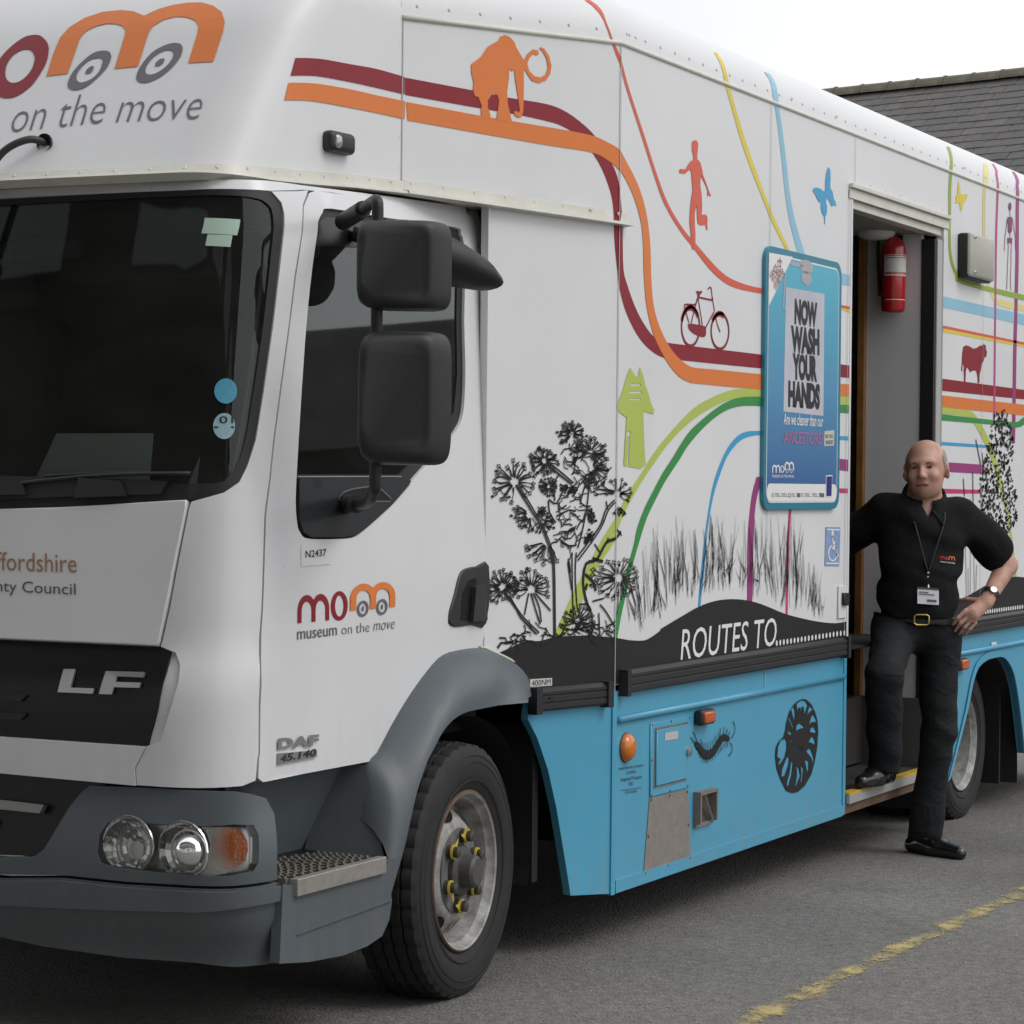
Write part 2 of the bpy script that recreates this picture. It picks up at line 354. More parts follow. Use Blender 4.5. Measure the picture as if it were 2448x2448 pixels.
DATA={'LF_F': [(1.7348,0.9603),(1.7207,1.0201),(1.6048,1.0217),(1.6059,1.0083),(1.6848,1.0081),(1.6864,0.9941),(1.6117,0.9951),(1.6151,0.9811),(1.6912,0.98),(1.6956,0.9607)],
 'LF_L': [(1.8627,0.9597),(1.8512,1.0203),(1.816,1.0216),(1.8236,0.9734),(1.7509,0.9744),(1.7544,0.9602)],
 'amber_oval': [(0.9758,0.595),(1.0201,0.6385),(0.9733,0.6926),(0.9262,0.6471)],
 'amber_rear': [(4.6956,0.6717),(4.7701,0.6782),(4.7687,0.7119),(4.7014,0.7137)],
 'amber_side': [(1.5498,0.6731),(1.679,0.6726),(1.6843,0.7156),(1.5421,0.7217)],
 'arch_front': [(0.4087,0.8371),(0.4304,0.7756),(0.4794,0.7118),(0.5339,0.6064),(0.5785,0.4805),(0.6128,0.3545),(0.6427,0.2419),(0.6566,0.1842)],
 'arch_in': [(-0.5488,0.3477),(-0.5356,0.3943),(-0.4737,0.4977),(-0.4115,0.6354),(-0.3473,0.7266),(-0.3108,0.7559),(-0.2667,0.7959),(-0.2015,0.8297),(-0.1194,0.8467),(-0.0032,0.8502),(0.2563,0.8549)],
 'arch_out': [(-0.5306,0.5665),(-0.5091,0.6597),(-0.4824,0.7265),(-0.4358,0.7485),(-0.3416,0.8313),(-0.2278,0.9161),(-0.1185,0.9812),(-0.063,1.0048),(0.0126,1.0164),(0.1782,1.0174),(0.2703,0.9952),(0.3732,0.9601),(0.4367,0.9268),(0.4647,0.8901),(0.4803,0.8513)],
 'arch_rear': [(4.6042,0.1784),(4.8572,0.454),(4.9383,0.579),(5.0225,0.6541),(5.1481,0.6833),(5.2771,0.6905),(5.4626,0.6833),(5.6005,0.6254),(5.6868,0.5428),(5.7776,0.3813),(5.8727,0.1509)],
 'b_chrome': [(1.1143,0.6595),(0.9905,0.6554),(1.0041,0.6324),(1.1131,0.6348)],
 'b_gr': [(1.1162,0.7149),(0.8329,0.714),(0.8589,0.6961),(0.898,0.6534),(0.9355,0.5967),(0.9698,0.5395),(1.0004,0.515),(1.104,0.5037)],
 'b_head': [(0.8107,0.5409),(0.8064,0.5884),(0.7813,0.6212),(0.7596,0.6304),(0.6743,0.628),(0.5871,0.6257),(0.5083,0.6295),(0.4249,0.6356),(0.3719,0.6329),(0.359,0.6079),(0.3577,0.537),(0.3713,0.5158),(0.4412,0.5048),(0.5383,0.5027),(0.6366,0.5027),(0.7591,0.5065),(0.7985,0.5163)],
 'b_ind': [(0.5383,0.5027),(0.5201,0.5243),(0.503,0.5563),(0.5005,0.5871),(0.5092,0.6142),(0.5242,0.6281),(0.4758,0.63),(0.4322,0.6305),(0.4053,0.6187),(0.3905,0.597),(0.3872,0.5724),(0.3946,0.5448),(0.4178,0.5235),(0.4514,0.5095),(0.4907,0.5031)],
 'b_low': [(1.1035,0.4507),(0.9107,0.4671),(0.7251,0.4637),(0.5497,0.4677),(0.4265,0.4713),(0.2936,0.4799),(0.2809,0.4752),(0.2758,0.3532),(0.2878,0.2606),(0.4275,0.2577),(0.5289,0.2652),(0.7328,0.2602),(0.9896,0.2692),(1.1248,0.2824)],
 'b_lowcrease': [(1.1041,0.3824),(0.7246,0.3976),(0.5266,0.4085),(0.3774,0.4265),(0.279,0.4344)],
 'b_up': [(1.1163,0.7194),(0.852,0.7239),(0.6915,0.7178),(0.5225,0.7192),(0.4209,0.7193),(0.3721,0.7118),(0.3263,0.6988),(0.3033,0.6578),(0.2993,0.5791),(0.2951,0.4878),(0.4266,0.4789),(0.5498,0.4753),(0.7252,0.4714),(0.9108,0.4749),(1.1036,0.4619)],
 'bank': [(0.3298,1.0174),(0.3704,1.0455),(0.4218,1.0567),(0.4636,1.05),(0.5057,1.0433),(0.5907,1.05),(0.6445,1.0615),(0.754,1.0607),(0.8097,1.0551),(0.8661,1.046),(0.8871,1.0276),(0.7544,1.0331),(0.5535,1.038),(0.4119,1.0305)],
 'c_bevel': [(1.5844,1.0875),(1.5563,1.0833),(1.5327,1.0734),(1.5158,1.044),(1.5132,0.9991),(1.5279,0.9332),(1.5503,0.8411),(1.5927,0.8221),(1.5674,0.9225),(1.5551,1.032)],
 'c_bonnet': [(2.1126,1.4443),(1.912,1.4515),(1.7067,1.4637),(1.5261,1.476),(1.5265,1.455),(1.5554,1.2866),(1.5817,1.1058),(1.5865,1.0896),(1.8148,1.0907),(2.0839,1.0914)],
 'c_corner': [(1.1547,2.3419),(1.1927,2.2957),(1.2345,2.0922),(1.2572,1.88),(1.2792,1.6396),(1.2841,1.5347),(1.2938,1.4328),(1.2958,1.1914),(1.2972,0.9907),(1.2962,0.8077),(1.3007,0.7893),(1.3063,0.7355),(1.3509,0.7253),(1.4668,0.7243),(1.6192,0.7248),(1.6222,0.7699),(1.6074,0.796),(1.5902,0.8288),(1.5544,0.8464),(1.5299,0.9353),(1.5154,1.0012),(1.5189,1.044),(1.5385,1.0754),(1.5797,1.0888),(1.5761,1.1054),(1.5497,1.2868),(1.5215,1.4539),(1.5159,1.4728),(1.4271,1.4975),(1.3822,1.5261),(1.3611,1.568),(1.339,1.6383),(1.3235,1.77),(1.3061,1.9565),(1.2942,2.1453),(1.2874,2.2601),(1.296,2.2918),(1.3286,2.319)],
 'c_door': [(1.1456,2.3359),(1.1864,2.2925),(1.2248,2.0919),(1.2512,1.8799),(1.2734,1.6397),(1.2781,1.5345),(1.2874,1.4325),(1.2897,1.1905),(1.2901,0.9904),(1.2901,0.8071),(1.2943,0.7886),(1.2956,0.7399),(1.2767,0.7278),(0.7238,0.7275),(0.6719,0.7475),(0.5783,0.8304),(0.4653,0.9152),(0.3576,0.9804),(0.303,1.004),(0.2277,1.0157),(0.0623,1.0174),(0.0329,1.0542),(0.0283,1.0919),(0.0084,1.2715),(-0.0101,1.4702),(-0.0281,1.7728),(-0.0265,2.1132),(-0.0247,2.2974),(-0.0373,2.3603),(0.0213,2.3761),(0.6667,2.3596),(1.1057,2.3456)],
 'c_glass': [(1.1146,2.2429),(1.0221,2.281),(0.6163,2.2925),(0.1714,2.3039),(0.1322,2.2796),(0.1552,2.0381),(0.1589,1.87),(0.1889,1.7466),(0.283,1.6803),(0.5483,1.5526),(1.1442,1.5482),(1.1373,1.9173),(1.1193,2.124)],
 'c_grille': [(2.0834,1.0892),(1.8143,1.0885),(1.5856,1.0875),(1.5554,1.0791),(1.553,1.0321),(1.5674,0.9225),(1.5927,0.8298),(1.8143,0.8321),(2.048,0.8337)],
 'c_handle': [(0.2696,1.1032),(0.2664,1.1398),(0.2349,1.1939),(0.2032,1.2484),(0.1626,1.2658),(0.0922,1.271),(0.0107,1.2713),(0.0289,1.0921),(0.1236,1.0909),(0.2307,1.0899)],
 'c_head': [(2.2349,2.3185),(1.8564,2.3213),(1.5569,2.3227),(1.3972,2.3197),(1.3285,2.3214),(1.1546,2.3444),(1.1483,2.3613),(1.1988,2.36),(1.314,2.3549),(1.3977,2.3551),(1.5376,2.3587),(1.8621,2.3562),(2.2453,2.3489)],
 'c_hpull': [(0.1265,1.2088),(0.0558,1.2136),(0.0493,1.1025),(0.1436,1.1021)],
 'c_hrec': [(0.2025,1.1094),(0.1957,1.1879),(0.155,1.2284),(0.1046,1.2362),(0.1011,1.215),(0.1265,1.2088),(0.1418,1.1043)],
 'c_lip': [(2.0479,0.8314),(1.8143,0.8299),(1.5927,0.8276),(1.6099,0.797),(1.6247,0.772),(1.6217,0.7236),(1.8329,0.7284),(2.047,0.733)],
 'c_pocket': [(0.9339,1.4819),(0.9109,1.4989),(0.8577,1.5088),(0.7582,1.5165),(0.6864,1.5067),(0.6289,1.4803),(0.6391,1.4728),(0.9139,1.4733)],
 'c_trim': [(1.1475,1.5379),(0.5171,1.5417),(0.5041,1.5307),(0.6132,1.4667),(0.7513,1.406),(0.8276,1.3795),(0.9,1.3734),(1.0745,1.3759),(1.1147,1.3902),(1.1355,1.4224)],
 'c_win': [(1.1034,2.2565),(1.0722,2.2841),(1.0144,2.3017),(0.6228,2.3074),(0.143,2.3213),(0.1008,2.301),(0.0905,2.2612),(0.1182,2.0369),(0.1211,1.8689),(0.1437,1.7476),(0.1917,1.6931),(0.2669,1.6518),(0.4931,1.5321),(0.4998,1.5224),(0.6115,1.462),(0.7521,1.4004),(0.8262,1.3736),(0.8988,1.3685),(1.0748,1.3712),(1.1209,1.3867),(1.1425,1.4224),(1.1544,1.5347),(1.1506,1.9175),(1.1313,2.1313)],
 'c_ws': [(2.2346,2.3161),(1.8562,2.3189),(1.5568,2.3203),(1.3974,2.3173),(1.3323,2.3183),(1.2996,2.2916),(1.291,2.2597),(1.2977,2.145),(1.309,1.9563),(1.3266,1.7698),(1.3416,1.6382),(1.3613,1.5702),(1.3825,1.5284),(1.4272,1.4997),(1.5076,1.4783),(1.707,1.467),(1.9121,1.4532),(2.1127,1.446)],
 'c_wsg': [(2.2327,2.2991),(1.8559,2.3023),(1.5574,2.3039),(1.3983,2.2998),(1.3449,2.2859),(1.3255,2.2525),(1.3281,2.142),(1.3379,1.9554),(1.3555,1.7685),(1.3716,1.6378),(1.3924,1.5727),(1.4188,1.5391),(1.4657,1.522),(1.7127,1.5252),(1.9206,1.5291),(2.1239,1.5332)],
 'councilt': [('SHROPSHIRE COUNTY',[(0.918,0.5723),(1.1224,0.5649),(0.9178,0.5803)]),('COUNCIL',[(0.9791,0.5519),(1.0602,0.5499),(0.9789,0.5615)]),('Integrated Transport',[(0.9346,0.5328),(1.1059,0.5261),(0.9344,0.5409)]),('Unit',[(1.0006,0.5116),(1.0348,0.5104),(1.0003,0.5212)]),('107 Longden Rd,Shrewsbury',[(0.9354,0.4996),(1.1021,0.4923),(0.9353,0.5048)]),('Tel: 01743 253002',[(0.9672,0.4867),(1.0665,0.4831),(0.9671,0.4919)])],
 'door': [(3.1374,0.1817),(3.1618,2.759),(4.4398,2.7288),(4.3833,0.1606)],
 'dots': [(2.3523,0.9211),(2.3901,0.9212),(2.4282,0.9213),(2.4665,0.9214),(2.5052,0.9215),(2.5441,0.9216),(2.5833,0.9217),(2.6227,0.9219),(2.6625,0.922),(2.7025,0.9221),(2.7429,0.9222),(2.7835,0.9223),(2.8245,0.9224),(2.8657,0.9225),(2.9073,0.9227),(2.9491,0.9228),(2.9913,0.9229),(3.0338,0.923),(3.0766,0.9231),(3.1198,0.9233),(3.1632,0.9234)],
 'dots_rear': [(5.0332,0.9245),(5.0714,0.9244),(5.1098,0.9243),(5.1484,0.9242),(5.1873,0.9241),(5.2264,0.924),(5.2657,0.9239),(5.3052,0.9238),(5.345,0.9237),(5.385,0.9236),(5.4252,0.9235),(5.4657,0.9234),(5.5064,0.9233),(5.5474,0.9232),(5.5886,0.9231),(5.63,0.923),(5.6717,0.9229),(5.7136,0.9228),(5.7558,0.9226),(5.7983,0.9225),(5.841,0.9224)],
 'grass_bot': [(0.9782,1.0476),(1.1152,1.0268),(1.2548,1.0635),(1.5094,1.1266),(1.7007,1.1423),(2.0237,1.131),(2.3253,1.0801),(2.5519,1.0383),(2.8708,0.991)],
 'grass_tip': [(0.9746,1.1888),(1.0229,1.2864),(1.1082,1.2988),(1.2456,1.412),(1.5016,1.4128),(1.693,1.4128),(2.0155,1.4087),(2.2281,1.399),(2.5399,1.4144),(2.6597,1.3003),(2.7558,1.2566),(2.8317,1.145),(2.8674,1.093)],
 'h_ind': [(0.4512,0.57),(0.3871,0.5693),(0.4489,0.6341)],
 'h_r1': [(0.7239,0.5674),(0.6489,0.5725),(0.7237,0.6326)],
 'h_r2': [(0.5691,0.5642),(0.5036,0.5686),(0.5678,0.6287)],
 'hatch': [(1.1698,0.4525),(1.4989,0.4515),(1.5108,0.7065),(1.169,0.7097)],
 'hatch_in': [(1.2043,0.4877),(1.4664,0.4875),(1.4737,0.6805),(1.2075,0.6821)],
 'hatch_lab': [(1.2696,0.6401),(1.3841,0.6373),(1.3834,0.6647),(1.2713,0.6669)],
 'leaf_region': [(5.2256,1.8845),(5.4422,1.93),(5.5586,1.831),(5.6195,1.7373),(5.568,1.6178),(5.6877,1.4913),(5.6934,1.3636),(5.4437,1.2639),(5.3315,1.3125),(5.1418,1.3456),(4.9916,1.4837),(5.0514,1.6131),(5.178,1.7449)],
 'lines': [('bicycle_print','crimson',0.0062,[[(1.5419,2.2007),(1.6816,2.1994)],[(1.5491,2.1974),(1.5899,2.1027)],[(1.542,2.1969),(1.4879,2.1038)],[(1.4402,2.1397),(1.4692,2.1045)],[(1.6813,2.2107),(1.6841,2.1958),(1.7023,2.161)],[(1.695,2.1586),(1.6214,2.0971)],[(1.7075,2.148),(1.7281,2.1151),(1.7561,2.0882)],[(1.4256,2.1636),(1.4441,2.1677),(1.5096,2.1713),(1.5283,2.1773),(1.5421,2.1932)],[(1.6791,2.203),(1.6726,2.2253),(1.6683,2.2401),(1.6535,2.2437),(1.6368,2.2348)],[(1.4257,2.1627),(1.4307,2.1483)]]),('bicycle_print','crimson',0.011,[[(1.5648,2.0974),(1.564,2.0865),(1.5613,2.0758),(1.5567,2.0655),(1.5503,2.0558),(1.5422,2.0471),(1.5326,2.0395),(1.5219,2.0333),(1.5103,2.0285),(1.498,2.0253),(1.4854,2.0238),(1.4728,2.0239),(1.4605,2.0258),(1.4487,2.0292),(1.4379,2.0343),(1.4282,2.0407),(1.4199,2.0484),(1.4131,2.0571),(1.4081,2.0667),(1.4049,2.0769),(1.4036,2.0875),(1.4043,2.0982),(1.407,2.1088),(1.4114,2.1189),(1.4177,2.1285),(1.4256,2.1372),(1.4349,2.1447),(1.4454,2.1511),(1.4569,2.156),(1.4691,2.1593),(1.4816,2.161),(1.4943,2.161),(1.5067,2.1594),(1.5185,2.156),(1.5296,2.1511),(1.5395,2.1447),(1.548,2.1371),(1.555,2.1283),(1.5602,2.1185),(1.5634,2.1082),(1.5648,2.0974)],[(1.8383,2.0969),(1.8376,2.0867),(1.8347,2.0766),(1.83,2.0669),(1.8233,2.0578),(1.8149,2.0496),(1.8051,2.0424),(1.794,2.0365),(1.782,2.032),(1.7693,2.0289),(1.7563,2.0275),(1.7433,2.0276),(1.7306,2.0292),(1.7185,2.0325),(1.7074,2.0371),(1.6974,2.0431),(1.6888,2.0503),(1.6818,2.0585),(1.6766,2.0675),(1.6734,2.077),(1.6721,2.087),(1.6728,2.097),(1.6755,2.107),(1.6802,2.1165),(1.6867,2.1255),(1.6948,2.1337),(1.7044,2.1409),(1.7153,2.1468),(1.7271,2.1515),(1.7397,2.1547),(1.7527,2.1563),(1.7657,2.1564),(1.7785,2.1549),(1.7907,2.1518),(1.8021,2.1472),(1.8123,2.1413),(1.8211,2.1341),(1.8282,2.1258),(1.8336,2.1167),(1.837,2.107),(1.8383,2.0969)]]),('bicycle_print','crimson',0.02,[[(1.4058,2.1062),(1.4093,2.1153),(1.4144,2.1241),(1.4209,2.1322),(1.4287,2.1395),(1.4377,2.1458),(1.4476,2.1511),(1.4584,2.1551),(1.4696,2.1578),(1.4811,2.1591),(1.4927,2.159),(1.504,2.1576),(1.5149,2.1547),(1.5251,2.1505),(1.5343,2.1451),(1.5425,2.1386),(1.5493,2.1311)],[(1.6834,2.1245),(1.6893,2.1309),(1.6961,2.1368),(1.7038,2.1419),(1.7121,2.1464),(1.7211,2.15),(1.7305,2.1528),(1.7402,2.1546),(1.7501,2.1556),(1.7599,2.1555),(1.7697,2.1545),(1.7791,2.1525),(1.7881,2.1496)]]),('skeleton_print','violet_ink',0.008,[[(5.4461,2.8746),(5.424,2.8169),(5.4086,2.7739),(5.3993,2.7072)],[(5.5402,2.8841),(5.5678,2.8308),(5.5951,2.7843),(5.5973,2.7354)],[(5.4717,2.745),(5.4611,2.6467),(5.4546,2.5697),(5.4494,2.5193)],[(5.5212,2.7495),(5.5206,2.6517),(5.514,2.5743),(5.5264,2.5215)],[(5.4912,2.9209),(5.4955,2.7681)]]),
           ('centipede_print','ink',0.0045,[[(1.5229,0.6303),(1.5536,0.6088),(1.571,0.6021)],[(1.5421,0.6491),(1.5616,0.632),(1.584,0.6061)],[(1.9027,0.5917),(1.9301,0.607),(1.9368,0.6312),(1.9194,0.6539)],[(1.8892,0.5787),(1.9129,0.5589),(1.9042,0.5384),(1.8767,0.5297)],[(1.6194,0.5857),(1.6142,0.6172)],[(1.6372,0.5772),(1.6294,0.6038)],[(1.6549,0.5721),(1.6524,0.6)],[(1.6771,0.5684),(1.6789,0.5976)],[(1.7037,0.5683),(1.7055,0.5994)],[(1.7348,0.5752),(1.7321,0.605)],[(1.7614,0.5867),(1.7497,0.6174)],[(1.7837,0.5934),(1.7783,0.6254)],[(1.797,0.6045),(1.7942,0.6397)],[(1.8241,0.6109),(1.8341,0.6416)],[(1.8469,0.6107),(1.8665,0.6301)],[(1.8746,0.6047),(1.888,0.6194)],[(1.5977,0.5809),(1.5759,0.5811)],[(1.6155,0.5689),(1.5912,0.5636)],[(1.6245,0.5595),(1.6055,0.5492)],[(1.6379,0.5496),(1.6297,0.5314)],[(1.6556,0.5462),(1.6562,0.5254)],[(1.669,0.5432),(1.6802,0.5214)],[(1.6956,0.5424),(1.7031,0.5278)],[(1.7221,0.5485),(1.7272,0.5272)],[(1.7487,0.5565),(1.7539,0.5334)],[(1.771,0.5649),(1.7806,0.5431)],[(1.7932,0.5768),(1.7985,0.5519)],[(1.8113,0.5805),(1.8165,0.5572)],[(1.834,0.5819),(1.8438,0.56)],[(1.8569,0.5816),(1.8713,0.561)]]),('centipede_print','ink',0.034,[[(1.5624,0.6046),(1.5975,0.5877),(1.6332,0.5638),(1.6775,0.5521),(1.7308,0.5582),(1.7839,0.5864),(1.8289,0.6017),(1.8843,0.5898)]]),('umbel_print','ink',0.006,[[(0.363,1.5169),(0.4366,1.4405),(0.4791,1.3968),(0.5223,1.3325),(0.5415,1.2883),(0.5477,1.2376),(0.5519,1.1422),(0.5551,1.0413)],[(0.3733,1.5203),(0.4469,1.4438),(0.4896,1.3967),(0.5356,1.3256),(0.5525,1.2679),(0.5583,1.142),(0.5615,1.041)],[(0.6432,1.3071),(0.6443,1.2389),(0.6497,1.1391),(0.6549,1.0884)],[(0.6649,1.3067),(0.6606,1.2385),(0.6704,1.1385),(0.6789,1.115)],[(0.5022,1.5949),(0.561,1.5652),(0.6368,1.5285)],[(0.5101,1.6),(0.5716,1.5721),(0.6476,1.532)],[(0.7319,1.5531),(0.7247,1.4913),(0.7146,1.4398),(0.6938,1.3714),(0.6728,1.3203)],[(0.7183,1.5462),(0.6918,1.4912),(0.6841,1.4638)],[(0.8644,1.4777),(0.8199,1.4465),(0.7928,1.3981),(0.749,1.3571),(0.6679,1.2896)],[(0.8701,1.4708),(0.8312,1.443),(0.8039,1.3981),(0.7575,1.3501),(0.6735,1.2793)],[(0.8194,1.4742),(0.8283,1.4465)],[(0.7605,1.3329),(0.7888,1.3049)],[(0.8327,1.3528),(0.8274,1.3355)],[(0.8784,1.3802),(0.9203,1.3587)],[(0.5518,1.474),(0.5483,1.5314),(0.5718,1.5586)],[(0.52,1.4773),(0.5259,1.4369),(0.5583,1.403)],[(0.5226,1.479),(0.5626,1.4672),(0.6045,1.5283)],[(0.5679,1.4672),(0.5842,1.4503),(0.611,1.4604)],[(0.5276,1.329),(0.5546,1.305)],[(0.3018,1.1902),(0.3639,1.1321),(0.3901,1.1013),(0.4636,1.0484)],[(0.3274,1.1763),(0.3899,1.1113),(0.4793,1.0511)],[(0.4355,1.1799),(0.4625,1.1222),(0.4841,1.0778)],[(0.4459,1.1796),(0.478,1.1351),(0.4893,1.0843)],[(0.4251,1.1802),(0.4054,1.1107)],[(0.4563,1.1793),(0.5363,1.1197)],[(0.6246,1.2869),(0.6307,1.2392),(0.6452,1.1843)],[(0.8998,1.1842),(0.8931,1.1216),(0.8855,1.094)],[(0.9163,1.1837),(0.9215,1.1415)],[(0.6813,1.1354),(0.7307,1.1321),(0.7506,1.0953),(0.7512,1.0608)],[(0.6848,1.0873),(0.7203,1.0964),(0.7448,1.1162)],[(0.7917,1.1319),(0.8256,1.1066),(0.8715,1.0562)],[(0.7866,1.1044),(0.7934,1.0281)],[(0.7526,1.1435),(0.8137,1.152)]]),('umbel_print','ink',0.011,[[(0.9116,1.3728),(0.8722,1.3489),(0.8218,1.3356),(0.7725,1.281),(0.7175,1.2682),(0.7021,1.2033),(0.7251,1.1368),(0.7448,1.1127)],[(0.7502,1.2848),(0.806,1.2734)],[(0.7125,1.234),(0.7571,1.2054),(0.7698,1.1775)],[(0.6247,1.2767),(0.6334,1.2391)],[(0.724,1.2028),(0.7134,1.1824)]]),
           ('lavender_print','ink',0.01,[[(4.7585,1.5732),(4.7794,1.4913)],[(4.9092,1.6043),(4.9235,1.446)],[(4.954,1.7633),(5.037,1.6434)],[(4.8711,1.4763),(4.8784,1.4237)],[(5.0608,1.7008),(5.0908,1.6135)],[(4.7256,1.4616),(4.734,1.4393)]]),('lavender_print','ink',0.006,[[(4.7793,1.4913),(4.8319,1.0118)],[(4.9235,1.446),(4.9592,1.0223)],[(4.8784,1.4237),(4.8951,1.0208)],[(4.8517,1.1462),(4.8624,1.0107)],[(4.9923,1.1577),(4.9845,1.0366)]])],
 'logo_door': [(1.1268,1.1426),(0.9627,1.1435),(1.134,1.2177)],
 'logo_door2': [(0.8526,1.165),(0.5969,1.1668),(0.8561,1.239)],
 'meter': [(4.6251,2.5111),(5.0061,2.5379),(5.0258,2.7313),(4.6273,2.7268)],
 'mirror_px': {'arm0': [(-0.959,-0.05,2.251),(-1.04,-0.1,2.241),(-1.122,-0.15,2.23),(-1.204,-0.2,2.22)],'arm1': [(-0.774,-0.05,2.282),(-0.859,-0.1,2.271),(-0.943,-0.15,2.26),(-1.028,-0.2,2.249)],'bot_br': [(-0.361,-0.05,1.576),(-0.451,-0.1,1.576),(-0.542,-0.15,1.575),(-0.632,-0.2,1.574)],'bot_tl': [(-0.828,-0.05,1.927),(-0.911,-0.1,1.921),(-0.995,-0.15,1.915),(-1.078,-0.2,1.909)],'low': [(-0.782,-0.05,1.498),(-0.867,-0.1,1.498),(-0.951,-0.15,1.499),(-1.035,-0.2,1.499)],'pod_tip': [(-0.077,-0.05,2.132),(-0.171,-0.1,2.123),(-0.266,-0.15,2.115),(-0.361,-0.2,2.106)],'top_br': [(-0.382,-0.05,2.019),(-0.472,-0.1,2.012),(-0.562,-0.15,2.004),(-0.653,-0.2,1.997)],'top_tl': [(-0.855,-0.05,2.217),(-0.938,-0.1,2.207),(-1.021,-0.15,2.197),(-1.104,-0.2,2.187)]},
 'misc': {'ext_b': (4.3,0.174,2.328),'ext_t': (4.3,0.178,2.693),'heel': (3.366,-0.216,0.),'part_r': (4.4,0.051,2.235),'step_l': (3.161,0.,0.24),'step_r': (3.932,0.,0.251),'toe': (3.304,-0.444,0.),'wood': (4.4,0.334,2.24),'yl0': (0.006,-0.855,0.),'yl1': (1.229,-0.695,-0.),'yl2': (1.986,-0.895,0.),'yl3': (2.814,-0.858,0.),'yl_w': (0.027,-0.892,0.)},
 'n_arm': [(1.3706,2.4741)],
 'n_lamp': [(0.4341,2.4716),(0.2512,2.4884),(0.2642,2.5335),(0.4504,2.5163)],
 'n_m': [(1.4683,2.6856),(0.9575,2.7003),(1.4837,2.8032)],
 'n_mtop': [(1.3086,2.888),(1.0902,2.898),(1.2373,2.8643)],
 'n_o': [(1.5662,2.724),(1.4749,2.7175),(1.617,2.8298)],
 'n_t1': [(1.5126,2.5113),(1.2189,2.5257),(1.5216,2.5757)],
 'n_t2': [(1.1758,2.5256),(0.9215,2.5252),(1.1933,2.5874)],
 'n_w1': [(1.3315,2.6958),(1.2915,2.7436),(1.3035,2.6325)],
 'n_w2': [(1.1198,2.7076),(1.072,2.7533),(1.0933,2.6444)],
 'nshapes': [('luton_letter','orange',[(1.4683,2.6856),(1.4785,2.7563),(1.4791,2.8107),(1.4666,2.8415),(1.4315,2.8711),(1.3824,2.8877),(1.3249,2.8893),(1.2818,2.8818),(1.2369,2.8635),(1.2064,2.8824),(1.1686,2.894),(1.1238,2.8991),(1.0826,2.8974),(1.038,2.883),(1.0007,2.8606),(0.9758,2.8278),(0.968,2.7968),(0.9583,2.7023),(1.0315,2.7011),(1.0414,2.7932),(1.0475,2.8165),(1.0679,2.8371),(1.0996,2.8497),(1.1343,2.8532),(1.1673,2.8454),(1.1909,2.8254),(1.1939,2.7985),(1.1816,2.699),(1.2535,2.6956),(1.2659,2.7994),(1.2721,2.8191),(1.2898,2.8341),(1.3129,2.8417),(1.3459,2.8454),(1.3774,2.8386),(1.4018,2.8245),(1.4108,2.8017),(1.4001,2.6895)],[]),('luton_letter','crimson',[(1.5024,2.7774),(1.518,2.7981),(1.5493,2.8202),(1.5775,2.8265),(1.6082,2.821),(1.638,2.7958),(1.6555,2.7698),(1.6641,2.7431),(1.6623,2.704),(1.6428,2.6639),(1.6117,2.6348),(1.5728,2.6238),(1.5383,2.6299),(1.5065,2.6583),(1.493,2.6995),(1.4903,2.7378)],[[(1.5364,2.7489),(1.5543,2.7697),(1.5754,2.7791),(1.5996,2.7771),(1.6182,2.7629),(1.6267,2.7363),(1.6178,2.7045),(1.6017,2.6841),(1.5795,2.6729),(1.5555,2.675),(1.5383,2.6911),(1.53,2.7175)]]),('luton_wheel_emblem','letter_grey',[(1.2802,2.7352),(1.293,2.7513),(1.3165,2.7567),(1.345,2.7509),(1.369,2.7256),(1.3856,2.6924),(1.3859,2.6582),(1.3719,2.6403),(1.348,2.6351),(1.3204,2.6429),(1.2946,2.6716),(1.2784,2.7047)],[[(1.301,2.7213),(1.3093,2.7313),(1.3257,2.7335),(1.3466,2.728),(1.3643,2.7062),(1.3673,2.6798),(1.3542,2.6619),(1.3353,2.6589),(1.3126,2.6689),(1.2991,2.6907)]]),('luton_wheel_emblem','letter_grey',[(1.0668,2.7492),(1.0797,2.7632),(1.1034,2.7675),(1.1297,2.7603),(1.1577,2.7392),(1.174,2.6986),(1.1725,2.6646),(1.1565,2.6488),(1.1296,2.6463),(1.0991,2.6608),(1.0747,2.6894),(1.0631,2.7226)],[[(1.0874,2.7315),(1.0967,2.7425),(1.116,2.7451),(1.1402,2.7325),(1.1544,2.705),(1.1522,2.6823),(1.1384,2.6714),(1.1159,2.6747),(1.0949,2.6942),(1.0858,2.7163)]]),('luton_wheel_emblem','letter_grey',[(1.3415,2.6858),(1.3427,2.6972),(1.3339,2.7081),(1.3239,2.7075),(1.3218,2.694),(1.3295,2.685)],[]),('luton_wheel_emblem','letter_grey',[(1.1289,2.6968),(1.1304,2.7093),(1.1216,2.719),(1.1092,2.7183),(1.1082,2.7043),(1.1176,2.6962)],[])],
 'nstripes': [('crimson_stripe','crimson',[(0.6771,2.7196),(0.5696,2.7326),(0.3647,2.74),(0.1858,2.7458),(-0.0186,2.7439)],[(0.6678,2.6656),(0.5549,2.6812),(0.3516,2.688),(0.1713,2.6906),(-0.0199,2.6916)],1),('orange_stripe','orange',[(0.6646,2.645),(0.5507,2.6589),(0.354,2.6669),(0.1661,2.6685),(-0.0226,2.672)],[(0.6537,2.5929),(0.5381,2.6073),(0.342,2.6134),(0.155,2.6169),(-0.0315,2.618)],1)],
